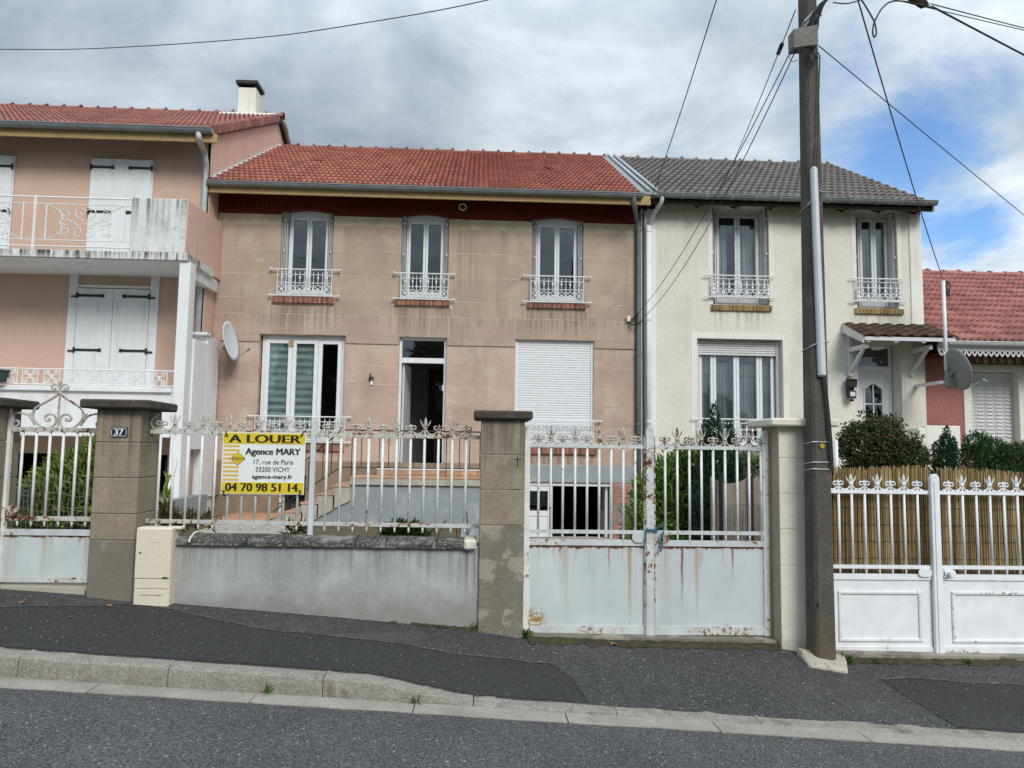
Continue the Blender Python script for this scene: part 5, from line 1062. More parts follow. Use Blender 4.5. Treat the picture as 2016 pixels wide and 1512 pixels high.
# the garden walls go on beyond both edges of the photograph
for xa_, xb_, zt_, m_, lb in ((-12, P0X-.402, 1.15, 'lowwall', 'low grey garden wall continuing left of the small gate'), (5.45, 13.0, .75, 'pillar3', 'low cream garden wall continuing right of the white gates')):
    gw_ = thing('garden_wall', ((xa_+xb_)/2, YP+.15, zr((xa_+xb_)/2)), lb, 'wall')
    MB().hexa([(xa_, YP+.05, wz(xa_)-.3), (xb_, YP+.05, wz(xb_)-.3), (xb_, YP+.3, wz(xb_)-.3), (xa_, YP+.3, wz(xa_)-.3)], [(xa_, YP+.05, wz(xa_)+zt_), (xb_, YP+.05, wz(xb_)+zt_), (xb_, YP+.3, wz(xb_)+zt_), (xa_, YP+.3, wz(xa_)+zt_)]).build('render_face', MT[m_], gw_)
    MB().hexa([(xa_, YP+.0, wz(xa_)+zt_), (xb_, YP+.0, wz(xb_)+zt_), (xb_, YP+.35, wz(xb_)+zt_), (xa_, YP+.35, wz(xa_)+zt_)], [(xa_, YP+.0, wz(xa_)+zt_+.06), (xb_, YP+.0, wz(xb_)+zt_+.06), (xb_, YP+.35, wz(xb_)+zt_+.06), (xa_, YP+.35, wz(xa_)+zt_+.06)]).build('coping', MT['cap' if m_ == 'lowwall' else 'pillar3'], gw_, bevel=.01)
# ================================================================ LOW WALL with coping
wx0, wx1 = P1X[1], P2X[0]-.002
lw_ = thing('low_wall', ((wx0+wx1)/2, YP+.2, .3), 'low grey cement wall with blackened rounded coping under the fence', 'wall')
zc0, zc1 = AZ(345, 1072, YP), AZ(930, 1081, YP); mb = MB(); N = 40; vs = []
for i in range(N+1):
    x = wx0+(wx1-wx0)*i/N; zt = zc0+(zc1-zc0)*i/N
    for y, z in ((YP+.03, -.2), (YP+.03, zt+.02), (YP+.32, zt+.02), (YP+.32, -.2)): vs.append((x, y, z))
mb.add(vs, [(i*4+j, (i+1)*4+j, (i+1)*4+j+1, i*4+j+1) for i in range(N) for j in range(3)]).build('render_face', MT['lowwall'], lw_)
cuts = [AX(q, 1060, YP) for q in (345, 374, 485, 560, 700, 760, 860, 913)]; th = .085
for i, (a, b) in enumerate(zip(cuts[:-1], cuts[1:])):
    n = max(4, int((b-a)/.035)); vs = []; k = 10
    for s in range(n+1):
        x = a+.004+(b-a-.008)*s/n; zt = zc0+(zc1-zc0)*(x-wx0)/(wx1-wx0)
        for j in range(k+1):
            t = math.pi*j/k-.12; rr = 1+.06*(math.sin(x*31+j*2.1)*.4+math.sin(x*13.7+j*1.3)*.35+random.uniform(-.35, .35))
            vs.append((x, YP+.17-.182*math.cos(t)*rr**.5, zt+.004+max(0, .020+.055*math.sin(t))*rr if j not in (0, k) else zt))
    f = [(s*(k+1)+j, (s+1)*(k+1)+j, (s+1)*(k+1)+j+1, s*(k+1)+j+1) for s in range(n) for j in range(k)]+[tuple(range(k+1)), tuple(n*(k+1)+j for j in range(k, -1, -1))]
    MB().add(vs, f).build('coping_stone', MT['coping'], lw_, smooth=False)
x0, x1 = AX(913, 1070, YP), AX(938, 1070, YP); MB().box(x0, x1, YP-.035, YP+.35, zc1-.005, zc1+.08).build('end_stone', MT['whitestone'], lw_, bevel=.016, label='flaked white end stone of the coping')
mj = cuts[1]; MB().tube([(mj, YP+.17-.188*math.cos(t), zc0+.02+.068*math.sin(t)) for t in np.linspace(.0, 2.2, 9)], .008, 5).build('mortar_joint', MT['pillar3'], lw_)
# ================================================================ IRONWORK
def spear_mesh(mat, h=.17, name='spear_finial'):
    m = MB(); m.tube([(0, 0, 0), (0, 0, h*.42)], .010, 6); m.lathe([(.012, h*.30), (.020, h*.33), (.020, h*.38), (.012, h*.41)], n=8)
    m.lathe([(.008, h*.40), (.0155, h*.66), (.012, h*.80), (.001, h)], n=4)
    for s in (-1, 1):
        m.tube(curve([(s*.008, 0, h*.36), (s*.018, 0, h*.48), (s*.036, 0, h*.64), (s*.046, 0, h*.84)], 3), [.006]*6+[.0055, .005, .0035, .002], 4)
        m.tube(curve([(s*.008, 0, h*.36), (s*.016, 0, h*.20), (s*.036, 0, h*.06), (s*.058, 0, .006)], 3), .0065, 4)
    return m.mesh(name, mat)
def scroll_mesh(mat, h=.09, name='scroll_finial'):
    m = MB(); m.tube([(0, 0, 0), (0, 0, h*.6)], .010, 6); m.lathe([(.012, h*.42), (.019, h*.47), (.019, h*.56), (.012, h*.6)], n=8)
    m.lathe([(.007, h*.6), (.015, h*.78), (.010, h*.9), (.001, h*1.08)], n=4)
    for s in (-1, 1):
        sp = [(s*(.030+p[0]), 0, h*.62+p[2]) for p in spiral(0, 0, .024, .007, math.pi*.95, -math.pi*.95, 12)]
        m.tube([(s*.006, 0, h*.5)]+sp, .006, 4)
        m.tube(curve([(s*.008, 0, h*.5), (s*.014, 0, h*.3), (s*.034, 0, h*.1), (s*.054, 0, .006)], 3), .0065, 4)
    return m.mesh(name, mat)
def bar_mesh(mat, L, w=.020, name='bar', round_=False):
    m = MB(); m.tube([(0, 0, 0), (0, 0, L)], w/2*1.1, 8); m.tube([(0, 0, -.065), (0, 0, 0)], [w*.42, w*.5], 6); return m.mesh(name, mat, smooth=True)
# ---- the fence over the low wall
fx0, fx1 = AX(297, 850, YF), P2X[0]
fe = thing('iron_fence', ((fx0+fx1)/2, YF, 1.0), 'rusty white iron fence with curled finials on the low grey wall', 'fence')
zt0, zt1 = AZ(299, 849.5, YF), AZ(897, 860.5, YF); zb0, zb1 = AZ(301, 1025.5, YF), AZ(937, 1036, YF)
def lz(x, z0, z1): return z0+(z1-z0)*(x-fx0)/(fx1-fx0)
def rail(n, x0, x1, z0, z1, h, mat, parent, d=.016, Y=YF): return MB().hexa([(x0, Y-d, z0-h/2), (x0, Y+d, z0-h/2), (x0, Y+d, z0+h/2), (x0, Y-d, z0+h/2)], [(x1, Y-d, z1-h/2), (x1, Y+d, z1-h/2), (x1, Y+d, z1+h/2), (x1, Y-d, z1+h/2)]).build(n, mat, parent)
rail('rail', fx0, fx1, zt0, zt1, .034, MT['veryrusty'], fe); rail('rail', fx0, fx1, zb0, zb1, .032, MT['veryrusty'], fe)
sm, cm = spear_mesh(MT['ironfinial'], .155), scroll_mesh(MT['ironfinial'], .088)
L = zt0-zb0; bm = bar_mesh(MT['bar'], L, .021); N = 23
for i in range(N):
    px = 317.5+27.32*i; x = AX(px, 848, YF)
    if x > fx1-.03: break
    zb_, zt_ = lz(x, zb0, zb1), lz(x, zt0, zt1)
    if i == 11:
        MB().box(x-.022, x+.022, YF-.022, YF+.022, zc1+.06, zt_+.155).build('post', MT['fencepost'], fe, bevel=.006); continue
    o = link('bar', bm, fe, T(x, YF, zb_) @ Matrix.Diagonal((1, 1, (zt_-zb_)/L, 1)))
    tl = Matrix.Rotation(random.uniform(-.06, .06), 4, 'Y') @ Matrix.Rotation(random.uniform(-.15, .15), 4, 'Z')
    link('spear_finial' if i % 2 else 'scroll_finial', sm if i % 2 else cm, fe, T(x, YF, zt_+.015) @ tl)
m = MB(); m.tube(curve([(fx0+.09, YF, zt0+.02), (fx0+.02, YF, zt0+.03), (fx0-.0, YF, zt0+.09), (fx0+.06, YF, zt0+.15)], 4), .008, 5); m.build('end_scroll', MT['ironfinial'], fe)
# ---- gate leaves
def leaf_gate(name, label, cat, group, xh, xp, bars, first, zt, zl, zp, zb, panel, paint, railm, finm, stile=None, post=None, barm='bar', botm=None, th=.026, hs=.168, hc=.085):
    """xh hinge side, xp meeting side, bars = x positions, first = index parity of the spears"""
    s = 1 if xp > xh else -1
    gt = thing(name, (xh, YF, zb), label, cat, group)
    x0, x1 = min(xh, xp), max(xh, xp)
    rail('rail', x0, x1, zt, zt, .032, railm, gt); rail('rail', x0, x1, zl, zl, .030, railm, gt); rail('rail', x0, x1, zp, zp, .05, railm, gt)
    rail('rail', x0, x1, zb+.035, zb+.035, .07, botm or railm, gt)
    MB().box(x0+.002, x1-.002, YF-.003, YF+.003, zb+.05, zp).build('panel', panel, gt)
    if stile: MB().prism([(xh, zb-.01), (xh+s*.05, zb-.01), (xh+s*.05, zt+.13), (xh+s*.038, zt+.155), (xh+s*.01, zt+.165), (xh, zt+.15)], 'y', YF-.022, YF+.022).build('stile', paint, gt, bevel=.004)
    bmm = bar_mesh(MT[barm], zt-zl, .021); S, C_ = spear_mesh(finm, hs), scroll_mesh(finm, hc)
    for i, x in enumerate(bars):
        link('bar', bmm, gt, T(x, YF, zl)); sp = (i+first) % 2
        link('spear_finial' if sp else 'scroll_finial', S if sp else C_, gt, T(x, YF, zt+.014) @ Matrix.Rotation(random.uniform(-.03, .03), 4, 'Y'))
    return gt
zt, zl, zp = AZ(1280, 880, YF), AZ(1280, 1048, YF), AZ(1280, 1069, YF); zbm = AZ(1280, 1249, YF)
MT['panelL'] = gatepanel('rust_streaked_gate_paint', (.525, .58, .59), [(AX(1198.5, 1100, YF), .010, .33, (.34, .13, .035)), (AX(1103, 1080, YF), .016, .10, (.24, .075, .025)), (AX(1240, 1090, YF), .024, .85, (.38, .29, .18)), (AX(1225, 1085, YF), .006, .22, (.28, .17, .1)), (AX(1089, 1080, YF), .005, .16, (.33, .2, .1)), (AX(1135, 1080, YF), .005, .12, (.24, .1, .05))],
    zp-.025, zbm, [(AX(1052, 1222, YF), AZ(1052, 1220, YF), .13, (.36, .20, .05), .44), (AX(1163, 1222, YF), AZ(1163, 1222, YF), .09, (.38, .22, .1), .58)])
MT['panelR'] = gatepanel('rust_streaked_gate_paint', (.515, .565, .59), [(AX(1342.5, 1100, YF), .017, .62, (.20, .035, .02)), (AX(1371, 1100, YF), .011, .38, (.32, .12, .035)), (AX(1442, 1100, YF), .013, .34, (.28, .07, .025)), (AX(1423, 1090, YF), .005, .24, (.25, .09, .03)), (AX(1372, 1150, YF), .03, .8, (.42, .36, .27))],
    zp-.025, zbm, [(AX(1507, 1240, YF), AZ(1507, 1240, YF), .04, (.16, .02, .02), .40), (AX(1432, 1238, YF), AZ(1432, 1238, YF), .06, (.42, .30, .18), .5)])
xm = AX(1279, 1050, YF); xa, xb = P2X[1]+.012, P3X[0]-.03
barsL = [AX(q, 980, YF) for q in (1060, 1083.7, 1107.7, 1131.7, 1155.5, 1179.3, 1203, 1227, 1250.5)]; barsR = [AX(q, 980, YF) for q in (1309.5, 1333.6, 1357.5, 1381.3, 1404.5, 1428, 1451.8, 1475.3, 1498.8)]
gl = leaf_gate('gate_leaf', 'rust-streaked pale grey driveway gate leaf beside the brown pillar', 'gate', 'pair of rusty driveway gates', xa, xm-.042, barsL, 0, zt, zl, zp, zbm, MT['panelL'], MT['bar'], MT['rusty'], MT['ironfinial'], stile=True, botm=MT['rusty'])
gr = leaf_gate('gate_leaf', 'rust-streaked pale grey driveway gate leaf beside the cream pillar', 'gate', 'pair of rusty driveway gates', xb, xm+.046, barsR, 0, zt, zl, zp, zbm, MT['panelR'], MT['bar'], MT['rusty'], MT['ironfinial'], stile=True, botm=MT['rusty'])
MB().box(xm-.040, xm+.030, YF-.045, YF-.005, zbm-.02, zt+.14).prism([(xm-.040, zt+.14), (xm+.030, zt+.14), (xm+.01, zt+.19), (xm-.025, zt+.175)], 'y', YF-.045, YF-.005).build('meeting_post', MT['rusty'], gl, bevel=.005)
MB().box(xm-.052, xm-.040, YF-.03, YF+.02, zbm-.02, zt+.1).build('edge_strip', MT['veryrusty'], gl); MB().box(xm+.034, xm+.046, YF-.03, YF+.02, zbm-.02, zt+.1).build('edge_strip', MT['veryrusty'], gr); MB().box(xm+.046, xm+.075, YF-.02, YF+.02, zbm, zp).build('stile', MT['rusty'], gr)
def lockplate(parent, x0, x1, z, h, mat):
    pts = []; r_ = h/2
    for t in np.linspace(-math.pi/2, math.pi/2, 7): pts.append((x1-r_+r_*math.cos(t), z+r_*math.sin(t)))
    for t in np.linspace(math.pi/2, math.pi*1.5, 7): pts.append((x0+r_+r_*math.cos(t), z+r_*math.sin(t)))
    return MB().prism(pts, 'y', YF-.032, YF-.02).build('lock_plate', mat, parent)
lockplate(gl, AX(1243, 1057, YF), xm-.045, AZ(1255, 1057, YF), .095, MT['rusty']); lockplate(gr, xm+.04, AX(1317, 1058, YF), AZ(1300, 1058, YF), .095, MT['veryrusty'])
# left gate
zt, zl, zp, zb = AZ(120, 846.5, YF), AZ(120, 1021, YF), AZ(100, 1048, YF), AZ(100, 1146, YF)
x0, x1 = AX(12, 950, YF), P1X[0]-.01; MT['panel0'] = gatepanel('rust_streaked_gate_paint', (.525, .585, .59), [(AX(158, 1060, YF), .02, .10, (.36, .20, .1))], zp-.02, zb, [])
b0, b5 = AX(40, 940, YF), AX(173.5, 940, YF)
g0 = thing('garden_gate', (x1, YF, zb), 'small rusty white iron gate with tall heart scroll between brown pillars', 'gate')
for q, h in ((zt, .04), (zl, .036), (zp, .05), (zb+.02, .04)): rail('rail', x0-.1, x1, q, q, h, MT['veryrusty'] if h < .045 else MT['rusty'], g0)
MB().box(x0-.16, x1, YF-.003, YF+.003, zb, zp).build('panel', MT['panel0'], g0)
MB().box(x0-.035, x0+.02, YF-.02, YF+.02, zb, zt+.10).prism([(x0-.035, zt+.10), (x0+.02, zt+.10), (x0-.005, zt+.19)], 'y', YF-.02, YF+.02).build('stile', MT['bar'], g0)
bmm = bar_mesh(MT['bar'], zt-zl, .022)
for i in range(6): link('bar', bmm, g0, T(b0+(b5-b0)*i/5, YF, zl))
lockplate(g0, AX(13, 1006, YF), AX(41, 1006, YF), AZ(25, 1006, YF), .1, MT['veryrusty'])
cx = AX(116, 800, YF); sc = 1/3.78/ (1500/YF); c0z = AZ(116, 842, YF)
def hp(l): return [(cx+(x-437)*sc*s_, YF, c0z+(1290-z)*sc) for x, z in l]
m = MB()
for s_ in (1, -1):
    m.tube(curve(hp([(437, 1030), (400, 1068), (330, 1112), (275, 1150), (258, 1195), (278, 1250), (325, 1288), (375, 1295), (412, 1270), (422, 1235), (405, 1200), (370, 1193), (345, 1212), (350, 1238), (378, 1236), (372, 1222)]), 4), .011, 5)
    m.tube(curve(hp([(437, 1050), (436, 1015), (425, 985), (398, 975), (378, 990), (384, 1010), (404, 1010), (402, 996)]), 4), .009, 5)
    m.tube(curve(hp([(275, 1275), (255, 1245), (225, 1205), (170, 1187), (115, 1195), (85, 1230), (88, 1270), (120, 1288), (158, 1275), (160, 1250), (138, 1243), (128, 1258)]), 4), .009, 5)
    m.tube(curve(hp([(262, 1245), (248, 1215), (235, 1185)]), 3), .008, 5)
s_ = 1; m.tube(hp([(437, 1300), (437, 990)]), .010, 5); m.lathe([(.008, 0), (.02, .03), (.004, .07)], (cx, YF, hp([(437, 985)])[0][2]), 6)
m.build('heart_scroll', MT['ironfinial'], g0)
# white gates
zt, zl, zp, zb = AZ(1837, 969.5, YF), AZ(1837, 1116.5, YF), AZ(1837, 1136, YF), AZ(1837, 1289, YF)
xm = AX(1841, 1112, YF); bl = [AX(q, 1040, YF) for q in (1652.3, 1677.8, 1703.6, 1729.8, 1755.3, 1781.5, 1807.8)]; br = [AX(q, 1040, YF) for q in (1870, 1897, 1924, 1951, 1978.6, 2005)]
dl = bl[1]-bl[0]; bl = [bl[0]-dl]+bl; br = br+[br[-1]+dl*k for k in (1, 2)]
gl = leaf_gate('gate_leaf', 'clean white driveway gate leaf next to the concrete pole', 'gate', 'pair of white driveway gates', P3X[1]+.02, xm-.045, bl, 1, zt, zl, zp, zb, MT['whitegate'], MT['whitegate'], MT['whitegate'], MT['whitegate'], barm='whitegate', botm=MT['whitegate_bottom'], hs=.15, hc=.09)
gr = leaf_gate('gate_leaf', 'clean white driveway gate leaf cut off by the right edge of the photo', 'gate', 'pair of white driveway gates', br[-1]+.12, xm+.045, br, 0, zt, zl, zp, zb, MT['whitegate'], MT['whitegate'], MT['whitegate'], MT['whitegate'], barm='whitegate', botm=MT['whitegate_bottom'], hs=.15, hc=.09)
MB().box(xm-.043, xm+.037, YF-.05, YF-.005, zb-.03, zt+.13).prism([(xm-.043, zt+.13), (xm+.037, zt+.13), (xm+.015, zt+.165), (xm-.02, zt+.165)], 'y', YF-.05, YF-.005).box(xm-.02, xm+.014, YF-.058, YF-.05, zb-.02, zt+.1).build('meeting_post', MT['whitegate'], gl, bevel=.005)
def frame(parent, x0, x1, z0, z1):
    m = MB()
    for a, b, c, e in ((x0, x1, z0, z0+.03), (x0, x1, z1-.03, z1), (x0, x0+.03, z0+.03, z1-.03), (x1-.03, x1, z0+.03, z1-.03)): m.box(a, b, YF-.018, YF-.002, c, e)
    m.build('panel_moulding', MT['whitegate_bottom'], parent, bevel=.006)
frame(gl, AX(1650, 1210, YF)-.0, AX(1814, 1210, YF), AZ(1737, 1263, YF), AZ(1737, 1163, YF)); frame(gr, AX(1873, 1210, YF), br[-1]+.02, AZ(1950, 1265.5, YF), AZ(1950, 1164.5, YF))
lockplate(gl, AX(1805, 1127, YF), xm-.045, AZ(1820, 1127, YF), .07, MT['whitegate']); lockplate(gr, xm+.04, AX(1878, 1128, YF), AZ(1865, 1128, YF), .07, MT['whitegate'])
hx, hz_ = AX(1864, 1128, YF), AZ(1864, 1128, YF); MB().lathe([(.02, 0), (.024, .02), (.018, .05)], (0, 0, 0), 8).build('knob', MT['whitegate'], gr).matrix_local = Matrix.Translation(-WL[gr.name]) @ T(hx, YF-.03, hz_) @ Matrix.Rotation(math.pi/2, 4, 'X')
MB().box(xm+.055, xm+.065, YF-.036, YF-.03, hz_-.018, hz_+.018).build('keyhole', MT['black'], gr)
# reed screens behind the white gates
MT['reed'] = None; g = G('dry_reed'); col = g.ramp(g.rnd(), [(0, (.14, .09, .04)), (.35, (.30, .20, .085)), (.7, (.46, .33, .16)), (1, (.60, .47, .26))])
col = g.mix(1.0, col, g.ramp(g.noise(2.2, 4), [(.3, (.7,)*3), (.7, (1.2,)*3)]), 'MULTIPLY'); MT['reed'] = g.out(g.mix(1.0, col, g.ramp(g.noise(1, 4, .6, stretch=(60, 60, 4)), [(.3, (.7,)*3), (.7, (1.2,)*3)]), 'MULTIPLY'), .8, None, .2)
def reeds(x0, x1, zbt, zf, label):
    r_ = thing('reed_screen', ((x0+x1)/2, YF+.1, zbt), label, 'reed screen', 'reed screens tied behind the white gates'); m = MB(); x = x0
    while x < x1:
        w = random.uniform(.004, .0075); t = random.uniform(-.012, .012); y = YF+.09+random.uniform(-.012, .012); z1 = zf(x)+random.uniform(-.035, .012)
        m.tube([(x, y, zbt), (x+t*.6+random.uniform(-.004, .004), y+.004, (zbt+z1)/2), (x+t, y, z1)], w/2*1.2, 3, cap=False); x += w*.62
    o = m.build('reeds', MT['reed'], r_); o['kind'] = 'stuff'
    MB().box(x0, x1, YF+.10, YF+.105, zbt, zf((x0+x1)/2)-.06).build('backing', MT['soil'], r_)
    m = MB()
    for k in range(6):
        z = zbt+.1+k*.15; m.tube([(x0+(x1-x0)*i/24, YF+.078, z+.004*math.sin(i*1.3+k)) for i in range(25)], .0022, 4)
    m.build('tie_wire', MT['cable'], r_)
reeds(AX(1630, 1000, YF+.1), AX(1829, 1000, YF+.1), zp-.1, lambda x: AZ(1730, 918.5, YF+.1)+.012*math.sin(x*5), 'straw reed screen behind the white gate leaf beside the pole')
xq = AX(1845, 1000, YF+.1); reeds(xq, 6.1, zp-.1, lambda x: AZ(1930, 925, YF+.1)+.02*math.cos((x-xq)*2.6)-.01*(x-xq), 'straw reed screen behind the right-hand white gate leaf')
# sills under the gates
for nm, x0, x1, zq in (('gate_sill', P2X[1], P3X[0], AZ(1280, 1262, YP)), ('gate_sill', P3X[1], 6, AZ(1840, 1300, YP)), ('gate_sill', P0X, P1X[0], AZ(80, 1160, YP))):
    v = MB().hexa([(x0, YP+.06, wz(x0)-.1), (x1, YP+.06, wz(x1)-.1), (x1, YF+.2, wz(x1)-.1), (x0, YF+.2, wz(x0)-.1)], [(x0, YP+.06, max(zq-.01, wz(x0)+.01)), (x1, YP+.06, max(zq-.01, wz(x1)+.01)), (x1, YF+.2, max(zq, wz(x1)+.012)), (x0, YF+.2, max(zq, wz(x0)+.012))]).build(nm, MT['paleslab' if x0 < 0 else 'cement2']); v['kind'] = 'structure'
# ================================================================ FOR RENT SIGN
sx0, sx1, sz0, sz1 = AX(437, 912, YF-.03), AX(600.5, 912, YF-.03), AZ(518, 973, YF-.03), AZ(518, 851.5, YF-.03); ys = YF-.035
sg = thing('rental_sign', ((sx0+sx1)/2, ys, sz0), 'yellow and white A LOUER rental sign tied to the rusty fence', 'sign')
MT['signw'] = plain('sign_white', (.74, .76, .76), .4, .4, var=.03); MT['signy'] = plain('sign_yellow', (.66, .50, .03), .4, .4, var=.05); MT['signo'] = plain('sign_stripe', (.68, .46, .09), .4, .4, var=.04); MT['signk'] = plain('sign_black', (.02, .018, .012), .5, .3)
def su(x): return sx0+(x-146)/(755-146)*(sx1-sx0)
def sv(y): return sz1-(y-951)/(1409-951)*(sz1-sz0)
MB().box(sx0, sx1, ys, ys+.006, sz0, sz1).build('panel', MT['signw'], sg)
for a, b in ((957, 1037), (1321, 1404)): MB().box(sx0+.006, sx1-.006, ys-.002, ys, sv(b), sv(a)).build('yellow_band', MT['signy'], sg)
me = MB().box(su(154), su(272), ys-.0025, ys-.0005, -.009, .009).mesh('stripe', MT['signo'])
for i in range(9): link('stripe', me, sg, T(0, 0, sv(1054+31*i)))
cx, cz = su(262), sv(1147); dm = MB()
for k, (hw, hh, o_, mt) in enumerate(((.064, .058, .0045, 'signk'), (.061, .055, .0055, 'signy'), )):
    MB().prism([(cx-hw, cz), (cx, cz+hh), (cx+hw, cz), (cx, cz-hh)], 'y', ys-o_, ys-.001).build('diamond_logo' if k else 'logo_outline', MT[mt], sg)
MB().tube([(cx-.036, ys-.0055, cz), (cx+.02, ys-.0055, cz+.036)], .001, 4).tube([(cx-.036, ys-.0055, cz), (cx+.016, ys-.0055, cz-.04)], .001, 4).build('logo_line', MT['signk'], sg)
for body, x0, x1, y0, y1, bold, mt in (('A LOUER', 190, 722, 968, 1028, .10, 'signk'), ('Agence MARY', 315, 722, 1068, 1131, .05, 'signk'), ('17, rue de Paris', 380, 668, 1153, 1192, 0, 'signk'), ('03200 VICHY', 397, 648, 1207, 1243, 0, 'signk'), ('agence-mary.fr', 372, 668, 1263, 1303, .04, 'signk'), ('04 70 98 51 14', 178, 712, 1328, 1388, .07, 'signk'), ('FNAIM', 222, 312, 1136, 1158, .0, 'signk')):
    text(sg, body, su(x0), su(x1), sv(y1), sv(y0), ys-.0022 if body != 'FNAIM' else ys-.0058, MT[mt], bold)
for px, py, s in ((447, 856, -1), (596, 856, 1), (441, 968, -1), (592, 968, 1)):
    x, z = AX(px, py, ys), AZ(px, py, ys); up = 1 if py < 900 else -1
    MB().tube(curve([(x-.01*s, ys-.012, z-.012*up), (x, ys-.014, z+.008*up), (x+.012*s*up, ys-.004, z+.035*up), (x+.02*s, ys+.03, z+.03*up)], 4), .005, 5).tube([(x-.02, ys-.008, z-.012*up), (x+.008, ys-.012, z+.004)], .004, 4).build('cable_tie', MT['black'], sg)
# ================================================================ METER BOX
ym = 6.46; mx0, mx1, mz0, mz1 = AX(264, 1110, ym), AX(336.5, 1110, ym), AZ(296, 1182, ym), AZ(300, 1039, ym)
mt_ = thing('meter_cabinet', ((mx0+mx1)/2, ym, mz0), 'ivory plastic electricity meter cabinet against the left pillar and wall', 'meter box')
MB().box(mx0+.004, mx1-.004, ym+.012, YP+.06, mz0-.05, mz1).box(mx1-.06, mx1+.05, ym+.06, YP+.04, mz1-.02, mz1+.004).build('body', MT['meter'], mt_, bevel=.006)
q1, q2 = AZ(296, 1140, ym), AZ(296, 1160, ym)
MB().box(mx0+.006, mx1-.006, ym, ym+.02, q1+.003, mz1-.008).build('door', MT['meter'], mt_, bevel=.004)
MB().box(mx0+.01, mx1-.01, ym+.002, ym+.02, q2+.003, q1-.003).build('middle_panel', MT['meter'], mt_, bevel=.003); MB().box(mx0+.01, mx1-.01, ym+.002, ym+.02, mz0-.05, q2-.003).build('lower_panel', MT['meter'], mt_, bevel=.003)
MB().lathe([(.006, 0), (.008, .004), (.004, .006)], n=8).build('lock', MT['black'], mt_).matrix_local = Matrix.Translation(-WL[mt_.name]) @ T(mx0+.045, ym, AZ(273, 1088, ym)) @ Matrix.Rotation(math.pi/2, 4, 'X')
MB().box(mx1-.065, mx1-.022, ym-.003, ym+.004, q1+.006, q1+.016).build('latch_slot', MT['black'], mt_)
MB().box(mx0+.135, mx0+.20, ym-.003, ym+.002, mz1-.12, mz1-.08).build('embossed_label', MT['meter'], mt_)
MB().box(mx0+.06, mx1-.06, ym-.001, ym+.004, AZ(296, 1171.5, ym)-.002, AZ(296, 1171.5, ym)+.002).build('groove', MT['boxgrey'], mt_)
# ================================================================ UTILITY POLE
Yp = 6.30; pb = (AX(1608, 1268, Yp), AX(1648, 1268, Yp)); ptp = (AX(1587, 0, Yp), AX(1612, 0, Yp)); zq0, zq1 = AZ(1610, 1268, Yp), AZ(1600, 0, Yp); ztop = 7.6
k = (ztop-zq0)/(zq1-zq0); tx0 = pb[0]+(ptp[0]-pb[0])*k; tx1 = pb[1]+(ptp[1]-pb[1])*k
pl = thing('utility_pole', ((pb[0]+pb[1])/2, Yp+.12, zq0), 'tall weathered concrete utility pole in front of the cream pillar', 'pole')
ch_ = .022
def psec(x0, x1, d, z, o_=0): return [(x0+ch_, Yp+o_, z), (x1-ch_, Yp+o_, z), (x1, Yp+o_+ch_, z), (x1, Yp+o_+d-ch_, z), (x1-ch_, Yp+o_+d, z), (x0+ch_, Yp+o_+d, z), (x0, Yp+o_+d-ch_, z), (x0, Yp+o_+ch_, z)]
s0, s1 = psec(pb[0], pb[1], .22, zq0-.12), psec(tx0, tx1, .15, ztop, .03)
MB().add(s0+s1, [tuple(range(7, -1, -1)), tuple(range(8, 16))]+[(i, (i+1) % 8, (i+1) % 8+8, i+8) for i in range(8)]).build('shaft', MT['pole'], pl)
def px_at(z, side):
    t = (z-zq0)/(ztop-zq0); return pb[side]+((tx0, tx1)[side]-pb[side])*t
def py_at(z): return Yp+.03*(z-zq0)/(ztop-zq0)
c0, c1 = (AX(1604.5, 327, Yp-.04), AZ(1604.5, 327, Yp-.04)), (AX(1621, 741, Yp-.04), AZ(1621, 741, Yp-.04)); cw = .030
MB().prism([(c1[0]-cw, c1[1]), (c1[0]+cw, c1[1]), (c0[0]+cw*.85, c0[1]), (c0[0]-cw*.85, c0[1])], 'y', Yp-.045, Yp+.02).build('cable_guard', MT['conduit'], pl, bevel=.015)
def strap(px, pyl, pyr, mat='zincbright', r_=.0045):
    z0, z1 = AZ(px, pyl, Yp), AZ(px, pyr, Yp); x0, x1 = px_at(z0, 0), px_at(z0, 1); e = .006; d = .22-.07*(z0/7.6)
    MB().tube([(x0-e, Yp+d, z0-.02), (x0-e, py_at(z0)-e+.0, z0), ((x0+x1)/2, py_at(z1)-e-(.045 if 330 < pyl < 720 else 0), z1), (x1+e, py_at(z1)-e, z1), (x1+e, Yp+d, z1)], r_, 5).build('strap', MT[mat], pl)
for q in ((1606, 402, 377, ), (1612, 682, 672), (1618, 910, 910), (1619, 923, 924), (1618, 870, 870)): strap(*q[:3])
bx0, bx1, bz0, bz1 = AX(1564, 72, Yp-.05), AX(1606, 72, Yp-.05), AZ(1585, 93, Yp-.05), AZ(1585, 55, Yp-.05)
MB().hexa([(bx0, Yp-.03, bz0), (bx1, Yp-.10, bz0), (bx1, Yp+.03, bz0), (bx0, Yp+.09, bz0)], [(bx0, Yp-.03, bz1), (bx1, Yp-.10, bz1+.01), (bx1, Yp+.03, bz1), (bx0, Yp+.09, bz1)]).build('junction_box', MT['boxgrey'], pl, bevel=.006)
bh = MB(); cxp, czp = AX(1604, 30, Yp-.05), AZ(1604, 30, Yp-.05)
for i in range(10):
    a = random.uniform(-.04, .06); bh.tube(curve([(cxp+random.uniform(-.05, .02), Yp-.04+random.uniform(-.03, .03), bz1-.02), (cxp+random.uniform(-.03, .05), Yp-.06, czp+random.uniform(-.04, .06)), (cxp+.08+a*.5, Yp-.06+random.uniform(-.03, .03), czp+.10+a), (cxp+.20+a, Yp-.02, czp+.26+a)], 4), .008, 5)
